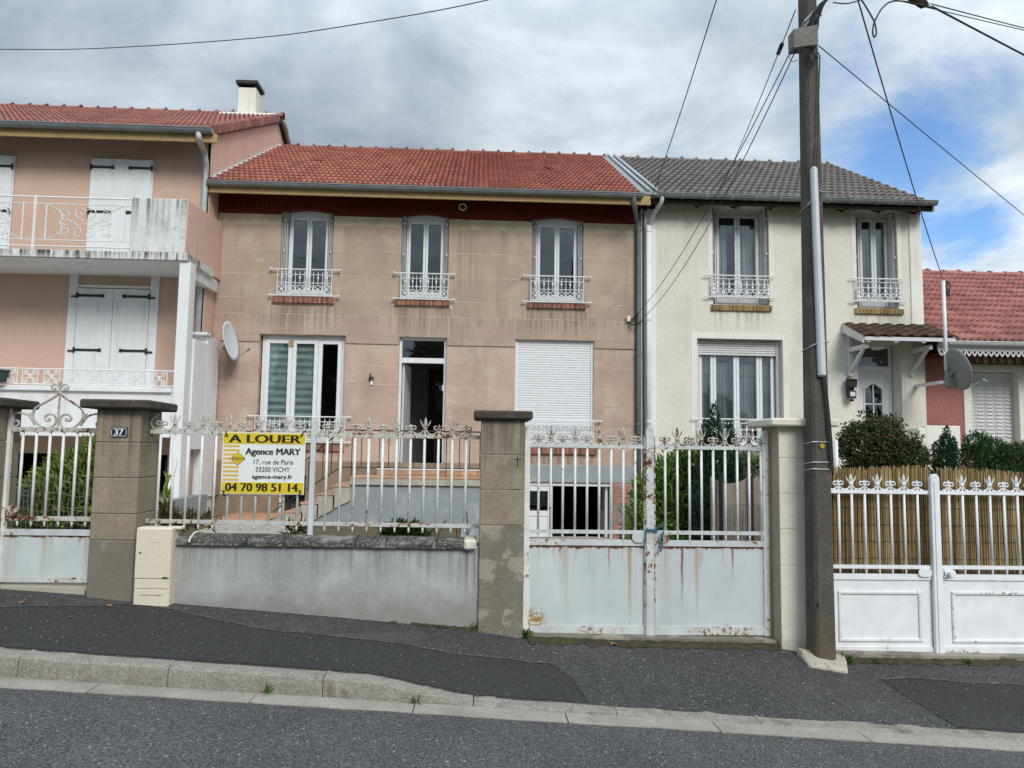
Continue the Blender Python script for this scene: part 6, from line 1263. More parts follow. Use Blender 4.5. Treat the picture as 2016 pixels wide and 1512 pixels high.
for i in range(7):
    x = AX(1580+i*3.4, 100, Yp-.04); dpt = random.uniform(.08, .17); bh.tube(curve([(x, Yp-.05, bz0+.01), (x+random.uniform(-.02, .02), Yp-.06, bz0-dpt*.7), (x+.02+.02*i*.3, Yp-.05, bz0-dpt), (x+.05, Yp-.03, bz0-dpt*.3)], 5), .005, 4)
bh.tube(curve([(AX(1562, 100, Yp), Yp-.02, bz0+.02), (AX(1553, 118, Yp), Yp-.02, bz0-.08), (AX(1560, 128, Yp), Yp-.02, bz0-.12), (AX(1568, 126, Yp), Yp-.02, bz0-.10)], 5), .003, 4)
bh.build('cable_bundle', MT['cable'], pl)
for i in range(2): MB().tube([(px_at(5.4, 0)-.01, Yp+.16, czp-.11+.045*i), (px_at(5.4, 0)-.012, Yp+.0, czp-.07+.045*i), (px_at(5.4, 0)+.07, Yp-.03, czp+.03+.03*i), (px_at(5.4, 1)+.01, Yp-.02, czp+.02+.03*i)], .011, 5).build('clamp', MT['zincbright'], pl)
MB().tube([(AX(1614, 150, Yp), Yp-.01, AZ(1614, 110, Yp)), (AX(1609, 250, Yp), Yp-.012, AZ(1609, 250, Yp)), (AX(1606, 330, Yp), Yp-.02, AZ(1606, 335, Yp))], .006, 5).build('cable', MT['cable'], pl)
lc = MB()
for i in range(3): lc.tube(curve([(c1[0]+.01*i, Yp-.02, c1[1]+.05), (AX(1628+i*1.5, 800, Yp-.02), Yp-.02, AZ(1628, 800, Yp)), (AX(1634+i*2, 880, Yp-.02), Yp-.02, AZ(1634, 880, Yp)), (AX(1637+i*3, 930, Yp), Yp-.01+.02*i, AZ(1637, 925+5*i, Yp)), (AX(1645, 915, Yp), Yp+.06, AZ(1645, 905, Yp)), (AX(1640, 880, Yp), Yp+.12, AZ(1640, 880, Yp))], 5), .008, 5)
lc.build('cable', MT['cable'], pl)
MT['tagy'] = plain('yellow_tag', (.40, .26, .05), .6); z = AZ(1618, 878, Yp); x = AX(1618.5, 878, Yp); MB().tube([(x, Yp-.006, z), (x, Yp+.003, z)], .021, 12).build('tag', MT['tagy'], pl)
for px, py, r_ in ((1587, 778, .014), (1592, 950, .014), (1597, 1190, .016), (1611, 1191, .012)):
    x, z = AX(px, py, Yp-.001), AZ(px, py, Yp-.001); MB().tube([(x, Yp+(-.002 if px > 1606 else .03), z+r_*1.4), (x, Yp+(-.002 if px > 1606 else .03), z-r_*1.4)], r_*.6, 6).build('rust_hole', MT['black'], pl)
fx_ = [AX(1568, 1268, 6.45), AX(1594, 1296, 6.16), AX(1668, 1298, 6.16), AX(1674, 1290, 6.40)]
MB().hexa([(fx_[0], 6.46, -.1), (fx_[1], 6.17, -.1), (fx_[2], 6.15, -.1), (fx_[3], 6.48, -.1)], [(fx_[0], 6.46, pz(fx_[0], 6.46)+.06), (fx_[1], 6.17, pz(fx_[1], 6.17)+.03), (fx_[2], 6.15, pz(fx_[2], 6.15)+.03), (fx_[3], 6.48, pz(fx_[3], 6.48)+.06)]).build('footing', MT['footing'], pl, bevel=.014)
# ================================================================ OVERHEAD CABLES
def cable(label, p, q, sag, r=.005, group='overhead cables', n=24, extra=None, far=1.0):
    p, q = Vector(p), Vector(q); q = p+(q-p)*far; o = thing('overhead_cable', p, label, 'cable', group); pts = []
    for i in range(n+1):
        t = i/n; v = p.lerp(q, t); v.z -= sag*4*t*(1-t); pts.append(v)
    m = MB().tube(pts, r, 5)
    if extra: extra(m, pts)
    m.build('cable', MT['cable'], o, smooth=True); return o
PT = Vector(((tx0+tx1)/2, Yp+.1, 7.3)); bxl = Vector((bx0, Yp-.02, bz0+.02))
v0 = at(-300, 92, 11.0); o_ = thing('overhead_cable', v0, 'thin cable sagging across the grey sky above the left chimney', 'cable', 'overhead cables')
MB().tube(curve([at(*q) for q in ((-900, 20, 14), (-300, 92, 11), (0, 97, 10), (200, 95, 9.5), (500, 75, 8.7), (700, 48, 8.1), (960, 0, 7.3), (1300, -95, 6.5))], 6), .0055, 5).build('cable', MT['cable'], o_, smooth=True)
hs_ = at(1283, 388, 13.98); cable('black service cable dropping to the gutter joint of the pink house', PT+Vector((-.3, 0, .2)), hs_, .10, .0075)
w = Vector((AX(1267, 500, 14.53), 14.53, 0)); z1, z2 = AZ(1267, 432, 14.53), .8
m = thing('wall_cable', (w.x, 14.5, 1), 'black cable running down between the two downpipes', 'cable', None); MB().tube(curve([hs_, at(1272, 415, 14.3), (w.x, 14.53, z1), (w.x, 14.53, 3.0), (w.x+.01, 14.53, z2)], 6), .014, 6).build('cable', MT['cable'], m, smooth=True)
anchor = Vector(at(1250, 626, 14.5))
def joint(m, pts): m.tube([pts[2].lerp(pts[3], .2), pts[2].lerp(pts[3], .9)], .022, 6)
cable('upper of the twin cables from the pole box to the pink house corner', bxl, anchor+Vector((0, 0, .03)), .24, .005)
cable('lower of the twin cables from the pole box to the pink house corner', bxl+Vector((.03, 0, -.02)), anchor+Vector((.08, 0, -.06)), .34, .005)
cable('thin cable with a dark splice leaving the pole above its box', at(1566, 20, Yp), at(1418, 376, 14.0), .05, .005, extra=joint)
cable('taut cable slanting from the pole box down to the right edge', at(1612, 90, Yp), at(2120, 502, 10.5), .05, .005, far=2.6)
mast_top = Vector(at(1857, 552, 13.75)); cable('black cable from the pole top to the white antenna mast', at(1672, -60, 6.3), mast_top, .10, .0075)
cable('thick cable crossing the top right corner of the sky', at(1800, -6, 6.6), at(2080, 138, 7.6), .02, .010, far=2.6)
cable('upper of two thin cables at the top right edge', at(1768, -10, 6.4), at(2090, 68, 9.0), .04, .006, far=2.6); cable('lower of two thin cables at the top right edge', at(1740, -6, 6.4), at(2090, 72, 8.6), .03, .005, far=2.6)
lp = thing('cable_loop', at(1730, 30, 6.3), 'hanging loop of black cable in the sky right of the pole', 'cable')
MB().tube(curve([at(1640, 5, 6.2), at(1668, 7, 6.2), at(1695, 0, 6.3)], 6), .006, 5).tube(curve([at(1690, -10, 6.3), at(1710, 22, 6.3), at(1722, 45, 6.3), at(1725, 66, 6.3), at(1721, 73, 6.3), at(1718, 62, 6.3), at(1722, 42, 6.3), at(1738, 15, 6.35), at(1760, 2, 6.4), at(1800, 6, 6.5), at(1850, 20, 6.7)], 6), .0075, 5).build('cable', MT['cable'], lp, smooth=True)
ins = thing('cable_clamp', at(1820, 6, 6.6), 'dark wedge-shaped cable clamp at the top edge of the sky', 'cable clamp'); MB().tube([at(1790, -12, 6.6), at(1818, 8, 6.62), at(1828, 11, 6.64)], [.05, .045, .012], 6).build('wedge', MT['darkwood'], ins); MB().tube([at(1826, 8, 6.63), at(1832, 14, 6.63)], .018, 6).build('tip', MT['pvc'], ins)
jb = thing('cable_box', anchor, 'small cream cable junction box at the corner of the pink house', 'junction box'); x, z = AX(1239, 627, 14.5), AZ(1239, 627, 14.5)
MB().box(x-.045, x+.03, 14.5, 14.6, z-.055, z+.05).build('box', MT['meter'], jb, bevel=.006); MB().tube(curve([(x+.03, 14.5, z), (x+.1, 14.46, z-.08), tuple(anchor), (x+.16, 14.45, z+.1), (x+.1, 14.46, z+.03), (x+.02, 14.5, z-.09), (x+.12, 14.45, z-.13), (x+.25, 14.45, z-.05)], 5), .012, 5).build('cable', MT['cable'], jb)
# wires over the street behind the photographer, seen mirrored in the panes
for i, (yy, zz) in enumerate(((-6.0, 6.6), (-6.2, 7.3), (-6.1, 8.1), (-6.3, 8.8))):
    cable('black street wire running along the far side of the road', (-30, yy, zz+1.6), (30, yy, zz-1.8), .5, .02, 'street wires opposite the houses')
# ================================================================ SATELLITE DISHES, LAMPS, WALL BITS
def dish(parent, c, r, dirv, mat, matb=None, depth=.14):
    m = MB(); n = 28; ring = 6; dv = Vector(dirv).normalized(); e = dv.cross(Vector((0, 0, 1))).normalized(); b = e.cross(dv); c = Vector(c); vs = []
    for sgn in (0, 1):
        for k in range(ring+1):
            rr = r*k/ring; zz = depth*r*((k/ring)**2-1)-.012*sgn
            vs += [c+dv*zz+e*rr*math.cos(2*math.pi*j/n)+b*rr*1.08*math.sin(2*math.pi*j/n) for j in range(n)]
    K = ring+1; fs = [((k*n+j), k*n+(j+1) % n, (k+1)*n+(j+1) % n, (k+1)*n+j) for k in range(ring) for j in range(n)]
    fs += [(K*n+k*n+j, K*n+(k+1)*n+j, K*n+(k+1)*n+(j+1) % n, K*n+k*n+(j+1) % n) for k in range(ring) for j in range(n)]
    fs += [(ring*n+j, ring*n+(j+1) % n, K*n+ring*n+(j+1) % n, K*n+ring*n+j) for j in range(n)]
    m.add(vs, fs); return m.build('reflector', mat, parent, smooth=True), dv, e, b
MT['dish'] = plain('pale_grey_dish', (.62, .65, .68), .5, .3); MT['dishback'] = plain('grey_dish_back', (.24, .25, .25), .5, .3)
c1 = at(456, 671, 14.15); d1 = thing('satellite_dish', c1, 'pale satellite dish seen edge on, on the left end of the pink wall', 'satellite dish', 'satellite dishes')
_, dv, e, b = dish(d1, c1, .345, (.97, -.08, .2), MT['dish']); C = Vector(c1)
low = C-b*.36 if b.z > 0 else C+b*.36; tip = Vector(at(488, 689, 13.9))
MB().tube([low, tip], .012, 5).build('feed_arm', MT['zincbright'], d1); MB().tube([tip-(tip-low).normalized()*.0, tip+(tip-low).normalized()*.06], .022, 6).build('feed_horn', MT['dishback'], d1)
MB().tube([C-dv*.06, C-dv*.16+Vector((0, 0, -.1)), Vector((C.x-.06, 14.4, C.z-.28)), Vector((C.x-.06, YH, C.z-.28))], .022, 6).tube([Vector((C.x-.12, 14.56, C.z-.0)), Vector((C.x-.1, 14.4, C.z-.05)), C-dv*.1], .016, 6).build('bracket', MT['dishback'], d1)
mh = thing('antenna_mast', (mast_top.x, 13.75, 2), 'white antenna mast carrying a large grey dish beside the door canopy', 'satellite dish', 'satellite dishes')
zb_ = AZ(1862, 755, 13.75); mxx = AX(1860, 640, 13.75)
MB().tube([(mxx, 13.75, zb_), (mxx, 13.75, mast_top.z)], .034, 10).build('mast', MT['pvc'], mh, smooth=True)
MB().box(AX(1828, 753, 14.2), mxx+.03, 13.72, 13.78, AZ(1850, 756, 13.8), AZ(1850, 750, 13.8)).box(AX(1828, 698, 14.2), mxx+.0, 13.72, 13.78, AZ(1850, 700, 13.8), AZ(1850, 694, 13.8)).box(AX(1828, 753, 14.2)-.05, AX(1828, 753, 14.2)+.03, 13.74, YH, AZ(1850, 756, 13.8), AZ(1850, 750, 13.8)).build('bracket', MT['pvc'], mh)
c2 = at(1886, 727, 13.55); _, dv, e, b = dish(mh, c2, .365, (.86, .02, .22), MT['dishback']); C = Vector(c2)
low = C-b*.39 if b.z > 0 else C+b*.39; tip = Vector(at(1936, 749, 13.3)); MB().tube([low, tip], .013, 5).build('feed_arm', MT['zincbright'], mh); MB().lathe([(.02, -.03), (.035, 0), (.02, .035)], tuple(tip), 8).tube([tip, tip+Vector((.07, 0, -.02))], .02, 6).build('feed_horn', MT['dishback'], mh)
MB().tube([C-dv*.05, Vector((mxx, 13.72, C.z-.15))], .03, 6).box(mxx-.06, mxx+.12, 13.66, 13.72, C.z-.3, C.z-.0).tube([(mxx-.1, 13.70, C.z-.24), (mxx+.15, 13.70, C.z-.24)], .01, 4).tube([(mxx-.1, 13.70, C.z-.32), (mxx+.15, 13.70, C.z-.32)], .01, 4).build('clamp', MT['dishback'], mh)
kb = MB()
for i in range(5): kb.tube(curve([mast_top, mast_top+Vector((random.uniform(-.06, .14), 0, -.06)), mast_top+Vector((random.uniform(0, .16), 0, -.22)), mast_top+Vector((random.uniform(-.02, .12), .0, -.30)), mast_top+Vector((.0, 0, -.1))], 4), .010, 5)
kb.build('cable_knot', MT['cable'], mh)
yl = YH-.16; wl_ = thing('wall_lamp', at(1678, 760, YH), 'black solar wall lamp beside the white front door', 'lamp')
x, z0, z1 = AX(1678, 762, yl), AZ(1678, 775, yl), AZ(1678, 749, yl)
MB().hexa([(x-.075, YH-.05, z1-.10), (x+.075, YH-.05, z1-.10), (x+.075, YH-.05, z1-.06), (x-.075, YH-.05, z1-.06)], [(x-.085, YH-.24, z1-.0), (x+.085, YH-.24, z1-.0), (x+.085, YH-.24, z1+.02), (x-.085, YH-.24, z1+.02)]).hexa([(x-.075, YH-.20, z1-.14), (x+.075, YH-.20, z1-.14), (x+.075, YH-.02, z1-.12), (x-.075, YH-.02, z1-.12)], [(x-.08, YH-.22, z1+.01), (x+.08, YH-.22, z1+.01), (x+.08, YH-.06, z1+.05), (x-.08, YH-.06, z1+.05)]).build('solar_panel', MT['black'], wl_, bevel=.006)
MB().box(x-.07, x+.08, YH-.16, YH-.09, z0-.09, z0+.06).box(x-.05, x+.05, YH-.14, YH-.002, z0-.05, z1-.1).lathe([(.035, -.05), (.045, -.02), (.03, .0)], (x, YH-.13, z0-.10), 8).build('body', MT['black'], wl_, bevel=.006); MB().box(x-.045, x+.055, YH-.166, YH-.158, z0-.05, z0+.035).build('lens', MT['pvcgrey'], wl_)
wc = thing('loose_wire', at(731, 745, YH), 'loose curled wire with a small white tag on the pink wall', 'wire'); 
def a_(px, py, o=.02): return at(px, py, YH-o)
MB().tube(curve([a_(730, 735, .0), a_(728, 742), a_(727, 748), a_(731, 751), a_(735, 747), a_(733, 742), a_(729, 744), a_(732, 752)], 5), .012, 5).build('wire', MT['cable'], wc); MB().box(AX(729.5, 754, YH), AX(734.5, 754, YH), YH-.03, YH-.015, AZ(732, 758, YH), AZ(732, 750, YH)).build('tag', MT['pvc'], wc)
rp = thing('blue_rope', at(1285, 1045, YF-.06), 'frayed blue rope tying the two rusty gate leaves together', 'rope'); MT['rope'] = plain('blue_rope', (.05, .12, .20), .8, .1, rnd=.2); m = MB(); Y = YF-.06
for i in range(4): m.tube(curve([at(1273, 1040+i*2, Y), at(1281, 1045-i, Y-.01), at(1290, 1041+i*2, Y), at(1294, 1043+i, Y+.05)], 5), .006, 5)
m.tube(curve([at(1290, 1043, Y), at(1297, 1034, Y), at(1304, 1037, Y), at(1307, 1046, Y)], 5), .003, 4).tube(curve([at(1290, 1042, Y), at(1296, 1038, Y), at(1301, 1043, Y)], 5), .003, 4)
m.tube(curve([at(1274, 1043, Y), at(1270, 1060, Y), at(1268, 1083, Y)], 5), .005, 4).tube(curve([at(1306, 1046, Y), at(1304, 1060, Y), at(1303, 1072, Y), at(1300, 1086, Y)], 5), [.008]*10+[.010]*6, 4)
for i in range(6): m.tube(curve([at(1299+i, 1052+i, Y), at(1303, 1058, Y-.02), at(1306-i, 1064, Y)], 4), .004, 4)
m.build('rope', MT['rope'], rp, smooth=True)
# guard of white mesh beside the pole, behind the straw screen
wm = thing('cable_riser', at(1647, 910, 6.9), 'short white riser pipe standing behind the utility pole', 'pipe'); x = AX(1646, 905, 7.0); MB().tube([(x, 7.0, 1.2), (x, 7.0, AZ(1646, 866, 7.0))], .02, 8).build('pipe', MT['pvc'], wm, smooth=True); m = MB()
for i in range(14): m.tube([(x-.06, 7.0, 1.3+.02*i), (x-.015, 7.0, 1.3+.02*i)], .004, 4)
m.build('comb', MT['pvc'], wm)
# ================================================================ PLANTS
def leafset(n, blobs, L, W, up=.3, out_=.7, jit=.6, shell=.55, seed=1, curl=.25):
    """n folded leaves spread through lumpy blobs (cx, cy, cz, rx, ry, rz, weight)"""
    r = np.random.default_rng(seed); B = np.array([b[:6] for b in blobs], float); wt = np.array([b[6] if len(b) > 6 else b[3]*b[5] for b in blobs], float); k = r.choice(len(B), n, p=wt/wt.sum())
    d = r.normal(size=(n, 3)); d /= np.linalg.norm(d, axis=1)[:, None]; rad = shell+(1-shell)*r.random(n)**.5; rad *= 1+.18*r.normal(size=n)*.5
    p = B[k, :3]+B[k, 3:6]*d*rad[:, None]
    a = d*out_+np.array([0, 0, up])+r.normal(size=(n, 3))*jit; a /= np.linalg.norm(a, axis=1)[:, None]
    s = np.cross(a, r.normal(size=(n, 3))); s /= np.linalg.norm(s, axis=1)[:, None]; nn = np.cross(a, s)
    l = (L*(.6+.7*r.random(n)))[:, None]; w = (W*(.7+.6*r.random(n)))[:, None]
    v = np.stack([p, p+a*l*.45+s*w*.5+nn*l*.06, p+a*l-nn*l*curl, p+a*l*.45-s*w*.5+nn*l*.06], 1).reshape(-1, 3)
    i = np.arange(n)*4; f = np.concatenate([np.stack([i, i+1, i+2], 1), np.stack([i, i+2, i+3], 1)]); return v, f
def leafmesh(name, v, f, mat):
    me = bpy.data.meshes.new(name); me.vertices.add(len(v)); me.vertices.foreach_set('co', np.asarray(v, np.float32).ravel())
    me.loops.add(len(f)*3); me.loops.foreach_set('vertex_index', f.astype(np.int32).ravel()); me.polygons.add(len(f)); me.polygons.foreach_set('loop_start', np.arange(len(f), dtype=np.int32)*3); me.polygons.foreach_set('loop_total', np.full(len(f), 3, np.int32)); me.update(); me.validate(); me.materials.append(mat); return me
def shrub(name, label, cat, base, parts, stems=0, stemh=1.0, stemr=.02, group=None, spread=.2):
    o = thing(name, base, label, cat, group)
    for (pn, v, f, m) in parts: link(pn, leafmesh(pn, v, f, m), o)
    if stems:
        m = MB()
        for i in range(stems):
            a = random.uniform(0, 6.28); q = spread*random.uniform(.3, 1); b = Vector(base)
            m.tube(curve([b+Vector((math.cos(a)*q*.2, math.sin(a)*q*.2, -.05)), b+Vector((math.cos(a)*q*.5, math.sin(a)*q*.5, stemh*.45)), b+Vector((math.cos(a)*q, math.sin(a)*q, stemh))], 4), [stemr*(1-.07*j) for j in range(9)], 5)
        m.build('stem', MT['bark'], o)
    return o
MT['bark'] = aged('bark', (.09, .065, .045), .3, 9, bump=(30, .8, .01))
MT['lf_willow'] = leafmat('bright_narrow_leaves', (.07, .14, .02), (.20, .33, .055), (.30, .40, .10)); MT['lf_conifer'] = leafmat('dark_conifer', (.014, .042, .022), (.032, .08, .04), None, .1)
MT['lf_bush'] = leafmat('dark_bush_leaves', (.022, .045, .014), (.07, .11, .035), (.15, .08, .04), .15); MT['lf_hedge'] = leafmat('hedge_leaves', (.02, .055, .024), (.065, .125, .05), None, .15)
MT['lf_varieg'] = leafmat('variegated_leaves', (.10, .15, .07), (.32, .36, .20), (.5, .52, .35)); MT['lf_weed'] = leafmat('weed_leaves', (.05, .11, .02), (.13, .22, .05), None); MT['lf_bamboo'] = leafmat('yellow_green_leaves', (.12, .19, .03), (.28, .38, .08), (.40, .45, .13))
def bl(px, py, Y, rx, rz, ry=None, w=None): p = at(px, py, Y); return (p[0], Y, p[2], rx, ry or rx*.8, rz)+((w,) if w else ())
# willow-like shrub behind the rusty gate
Y = 9.6; v, f = leafset(11000, [bl(1320, 1000, Y, .42, .42), bl(1290, 1030, Y, .38, .40), bl(1362, 1000, Y, .32, .45), bl(1320, 945, Y, .26, .30), bl(1350, 925, Y, .22, .24), bl(1270, 985, Y, .16, .32), bl(1310, 1080, Y, .52, .35), bl(1385, 1060, Y, .2, .4)], .105, .022, .45, .7, .55, .35, 3)
v2, f2 = leafset(260, [bl(1333, 905, Y, .06, .16), bl(1361, 900, Y, .05, .18), bl(1349, 912, Y, .07, .12), bl(1300, 940, Y, .06, .12)], .11, .02, .9, .5, .5, .1, 4)
shrub('willow_shrub', 'bright green narrow-leaved shrub behind the rusty gate, left of the conifer', 'shrub', (AX(1320, 1000, Y), Y, .1), [('foliage', v, f, MT['lf_willow']), ('shoots', v2, f2, MT['lf_willow'])], 9, 1.0, .018, spread=.3)
Y = 9.0; bs = []
for px, top, bot, hw in ((1407, 816, 1062, 27), (1437, 852, 1062, 24), (1390, 850, 1050, 20), (1447, 900, 1062, 26)):
    n = 9
    for i in range(n):
        t = i/(n-1); y = top+(bot-top)*t; r_ = 1.7*hw*(.14+.84*t**.6)/150; bs.append(bl(px+random.uniform(-4, 4)*t, y+6, Y, max(.05, r_*.9), .16, w=max(.05, r_*.9)))
v, f = leafset(26000, bs, .052, .016, .9, .6, .35, .5, 5, .05); shrub('cypress', 'dark green cypress with two pointed tips behind the rusty gate', 'conifer', (AX(1415, 1000, Y), Y, .1), [('foliage', v, f, MT['lf_conifer'])], 2, 1.2, .05)
Y = 10.8; v, f = leafset(420, [bl(1482, 935, Y, .17, .16), bl(1468, 915, Y, .08, .14), bl(1495, 925, Y, .08, .12)], .17, .04, .5, .9, .4, .2, 6, .45); shrub('variegated_plant', 'pale variegated leafy plant beside the cypress against the cream wall', 'plant', (AX(1482, 950, Y), Y, .2), [('foliage', v, f, MT['lf_varieg'])], 5, .9, .0095)
Y = 10.4; v, f = leafset(26000, [bl(1715, 885, Y, .44, .36), bl(1768, 900, Y, .40, .30), bl(1690, 870, Y, .26, .26), bl(1735, 850, Y, .30, .22), bl(1795, 905, Y, .25, .22), bl(1740, 940, Y, .62, .3), bl(1780, 960, Y, .5, .3), bl(1700, 980, Y, .5, .4)], .043, .026, .2, .8, .7, .55, 7)
v2, f2 = leafset(300, [bl(1672, 838, Y, .1, .06), bl(1705, 818, Y, .14, .06), bl(1752, 826, Y, .14, .06), bl(1800, 862, Y, .12, .06), bl(1818, 890, Y, .06, .06), bl(1662, 880, Y, .05, .12)], .055, .026, .5, .8, .7, .1, 8)
shrub('rounded_bush', 'large dark rounded bush with reddish tips in front of the white door', 'shrub', (AX(1740, 950, Y), Y, .1), [('foliage', v, f, MT['lf_bush']), ('shoots', v2, f2, MT['lf_bush'])], 7, 1.1, .025, spread=.35)
Y = 10.6; bs = []
for px, top, hw in ((1864, 850, 22), (1877, 872, 17), (1842, 880, 10)):
    for i in range(7): t = i/6; bs.append(bl(px+random.uniform(-2, 2), top+90*t+5, Y, max(.04, hw*(.25+.75*t**.6)/145), .11))
v, f = leafset(7000, bs, .045, .018, .8, .7, .4, .55, 9, .05); shrub('dwarf_conifer', 'small cone-shaped dark conifer between the rounded bush and the hedge', 'conifer', (AX(1865, 950, Y), Y, .1), [('foliage', v, f, MT['lf_conifer'])], 1, .8, .04)
Y = 10.9; v, f = leafset(15000, [bl(1925, 880, Y, .20, .22), bl(1950, 890, Y, .24, .20), bl(1912, 905, Y, .14, .24), bl(2010, 895, Y, .34, .17), bl(1985, 915, Y, .3, .16), bl(2060, 890, Y, .36, .2), bl(1960, 940, Y, .42, .22), bl(2040, 945, Y, .5, .24), bl(1975, 895, Y, .12, .08)], .05, .02, .5, .8, .5, .5, 10, .1)
shrub('hedge', 'low dark green hedge in front of the brick-pink house', 'hedge', (AX(1985, 950, Y), Y, .1), [('foliage', v, f, MT['lf_hedge'])], 6, .9, .02, spread=.6)
Y = 8.5; v, f = leafset(8500, [bl(140, 960, Y, .34, .30), bl(160, 990, Y, .30, .30), bl(115, 1000, Y, .34, .2), bl(145, 925, Y, .16, .16), bl(190, 960, Y, .3, .36), bl(90, 960, Y, .2, .12), bl(185, 905, Y, .1, .2), bl(215, 1000, Y, .3, .3), bl(100, 1030, Y, .4, .14)], .12, .018, .7, .7, .5, .3, 11, .35)
shrub('bamboo_clump', 'yellow-green bamboo-like clump behind the small rusty gate', 'shrub', (AX(140, 1000, Y), Y, .6), [('foliage', v, f, MT['lf_bamboo'])], 16, .7, .008, spread=.5)
v, f = leafset(90, [bl(327, 990, 11.5, .04, .4)], .14, .016, 1.2, .4, .4, .1, 12); shrub('tall_weed', 'tall weed growing against the white column base behind the fence', 'weed', (AX(327, 1005, 11.5), 11.5, .7), [('foliage', v, f, MT['lf_bamboo'])], 3, .8, .005)
# ferny plant and twigs on top of the wall
Y = 6.92; v, f = leafset(900, [bl(784, 1046, Y, .10, .06, .06), bl(812, 1047, Y, .09, .06, .06), bl(760, 1052, Y, .04, .02, .04), bl(838, 1053, Y, .04, .02, .04)], .075, .014, .5, .9, .5, .1, 13, .3)
shrub('wall_fern', 'low green ferny plant growing on the coping of the low wall', 'plant', (AX(798, 1055, Y), Y, 1.0), [('foliage', v, f, MT['lf_weed'])])
tw = thing('dry_twigs', at(890, 1055, Y), 'bare dry twigs sticking up beside the brown pillar on the wall', 'twigs'); m = MB()
for px, py, ex, ey in ((857, 1056, 848, 1028), (858, 1056, 876, 1026), (866, 1040, 878, 1024), (918, 1056, 911, 1022), (917, 1058, 928, 1032), (900, 1052, 893, 1030), (920, 1056, 917, 1000)): m.tube(curve([at(px, py+8, Y), at((px+ex)/2+2, (py+ey)/2, Y), at(ex, ey, Y)], 3), .004, 4)
m.build('twigs', MT['bark'], tw)
dl = thing('dead_stems', at(380, 1020, 8.0), 'tangle of dry brown stems behind the fence near the meter cabinet', 'weed'); v, f = leafset(420, [bl(378, 1026, 8.0, .26, .05, .3), bl(345, 1030, 8.0, .15, .04), bl(585, 1046, 7.2, .1, .04), bl(325, 1018, 8, .1, .08)], .12, .006, .5, .6, .7, .1, 14)
MT['lf_dead'] = leafmat('dead_leaves', (.09, .06, .03), (.2, .14, .07), (.12, .14, .05)); link('foliage', leafmesh('foliage', v, f, MT['lf_dead']), dl)
# weeds on the pavement and along the kerb
def weed(px, py, s, label, n=60, Y=None, flat=.35):
    if Y is None: x, Y = onpave(px, py)
    else: x = AX(px, py, Y)
    z = pz(x, Y) if Y > 5.1 else zr(x); v, f = leafset(n, [(x, Y, z+s*.18, s*.35, s*.3, s*.2)], s*.6, s*.16, flat, 1.0, .45, .1, int(px), .3)
    shrub('weed', label, 'weed', (x, Y, z), [('foliage', v, f, MT['lf_weed'])], group='weeds along the pavement')
weed(178, 1172, .10, 'green weed at the foot of the left pillar beside its gate', 70); weed(765, 1216, .09, 'green weed at the foot of the grey wall, halfway along', 50); weed(708, 1208, .05, 'tiny weed at the foot of the grey wall', 24)
weed(938, 1240, .09, 'green weed where the grey wall meets the brown pillar', 70); weed(1036, 1256, .09, 'green weed in the corner below the rusty gate hinge', 60, YP+.04); weed(525, 1357, .075, 'green weed growing in the kerb joint at left', 18, 5.045, 1.4); weed(818, 1384, .06, 'straggly weed in the gutter at the lowered kerb', 16, 5.03, 1.2)
weed(1662, 1278, .10, 'small leafy weed between the pole footing and the white gate', 40, 6.45, .9); weed(1618, 1303, .07, 'mossy weed in front of the pole footing', 60); weed(1668, 1306, .08, 'mossy weed right of the pole footing', 50); weed(1905, 1308, .06, 'flat green weed below the right-hand white gate', 60); weed(1725, 1306, .05, 'flat green weed below the left-hand white gate leaf', 50)
# dirt and moss strips
def dirt(pts, w, seed):
    r = random.Random(seed); v = []; f = []
    P = [onpave(*q) for q in pts]; n = 60
    for i in range(n+1):
        t = i/n*(len(P)-1); k_ = min(int(t), len(P)-2); u = t-k_; x = P[k_][0]+(P[k_+1][0]-P[k_][0])*u; y = P[k_][1]+(P[k_+1][1]-P[k_][1])*u; ww = w*(.35+.65*abs(math.sin(i*.37+seed)+.4*math.sin(i*1.3)))*r.uniform(.6, 1.1)
        for j, (o_, h) in enumerate(((-ww, .004), (-ww*.5, .014), (0, .020), (.07, .018))): v.append((x, y+o_, pz(x, y+o_)+h*r.uniform(.6, 1.2)))
    f = [(i*4+j, (i+1)*4+j, (i+1)*4+j+1, i*4+j+1) for i in range(n) for j in range(3)]; me = bpy.data.meshes.new('gutter_dirt'); me.from_pydata(v, [], f); me.materials.append(MT['moss']); o = link('dirt_strip', me); o['kind'] = 'stuff'
dirt([(560, 1202), (700, 1214), (800, 1226), (935, 1243)], .055, 1); dirt([(1040, 1262), (1200, 1268), (1400, 1273), (1530, 1275)], .10, 2); dirt([(1660, 1303), (1800, 1306), (2010, 1308)], .05, 3)
# gravel chips
gr_ = MB()
for i in range(170):
    px, py = random.choice([(random.uniform(340, 950), 0), (random.uniform(0, 340), 0), (random.uniform(950, 2016), 0)]); 
    t = random.random()**1.6; yb = np.interp(px, [0, 340, 640, 940, 1530, 2016], [1175, 1187, 1212, 1242, 1276, 1306]); yt = np.interp(px, [0, 340, 640, 940, 1530, 2016], [1290, 1300, 1330, 1380, 1420, 1450]); x, y = onpave(px, yb+(yt-yb)*t)
    s = random.uniform(.002, .0048); z = pz(x, y)+.005; gr_.hexa([(x-s, y-s, z), (x+s, y-s*.8, z), (x+s*.7, y+s, z), (x-s, y+s*.8, z)], [(x-s*.6, y-s*.5, z+s), (x+s*.5, y-s*.6, z+s*.9), (x+s*.4, y+s*.5, z+s), (x-s*.5, y+s*.6, z+s*.8)])
MT['chip'] = plain('pale_gravel_chips', (.26, .245, .22), .8, .2, rnd=.5); o = gr_.build('gravel_chips', MT['chip']); o['kind'] = 'stuff'
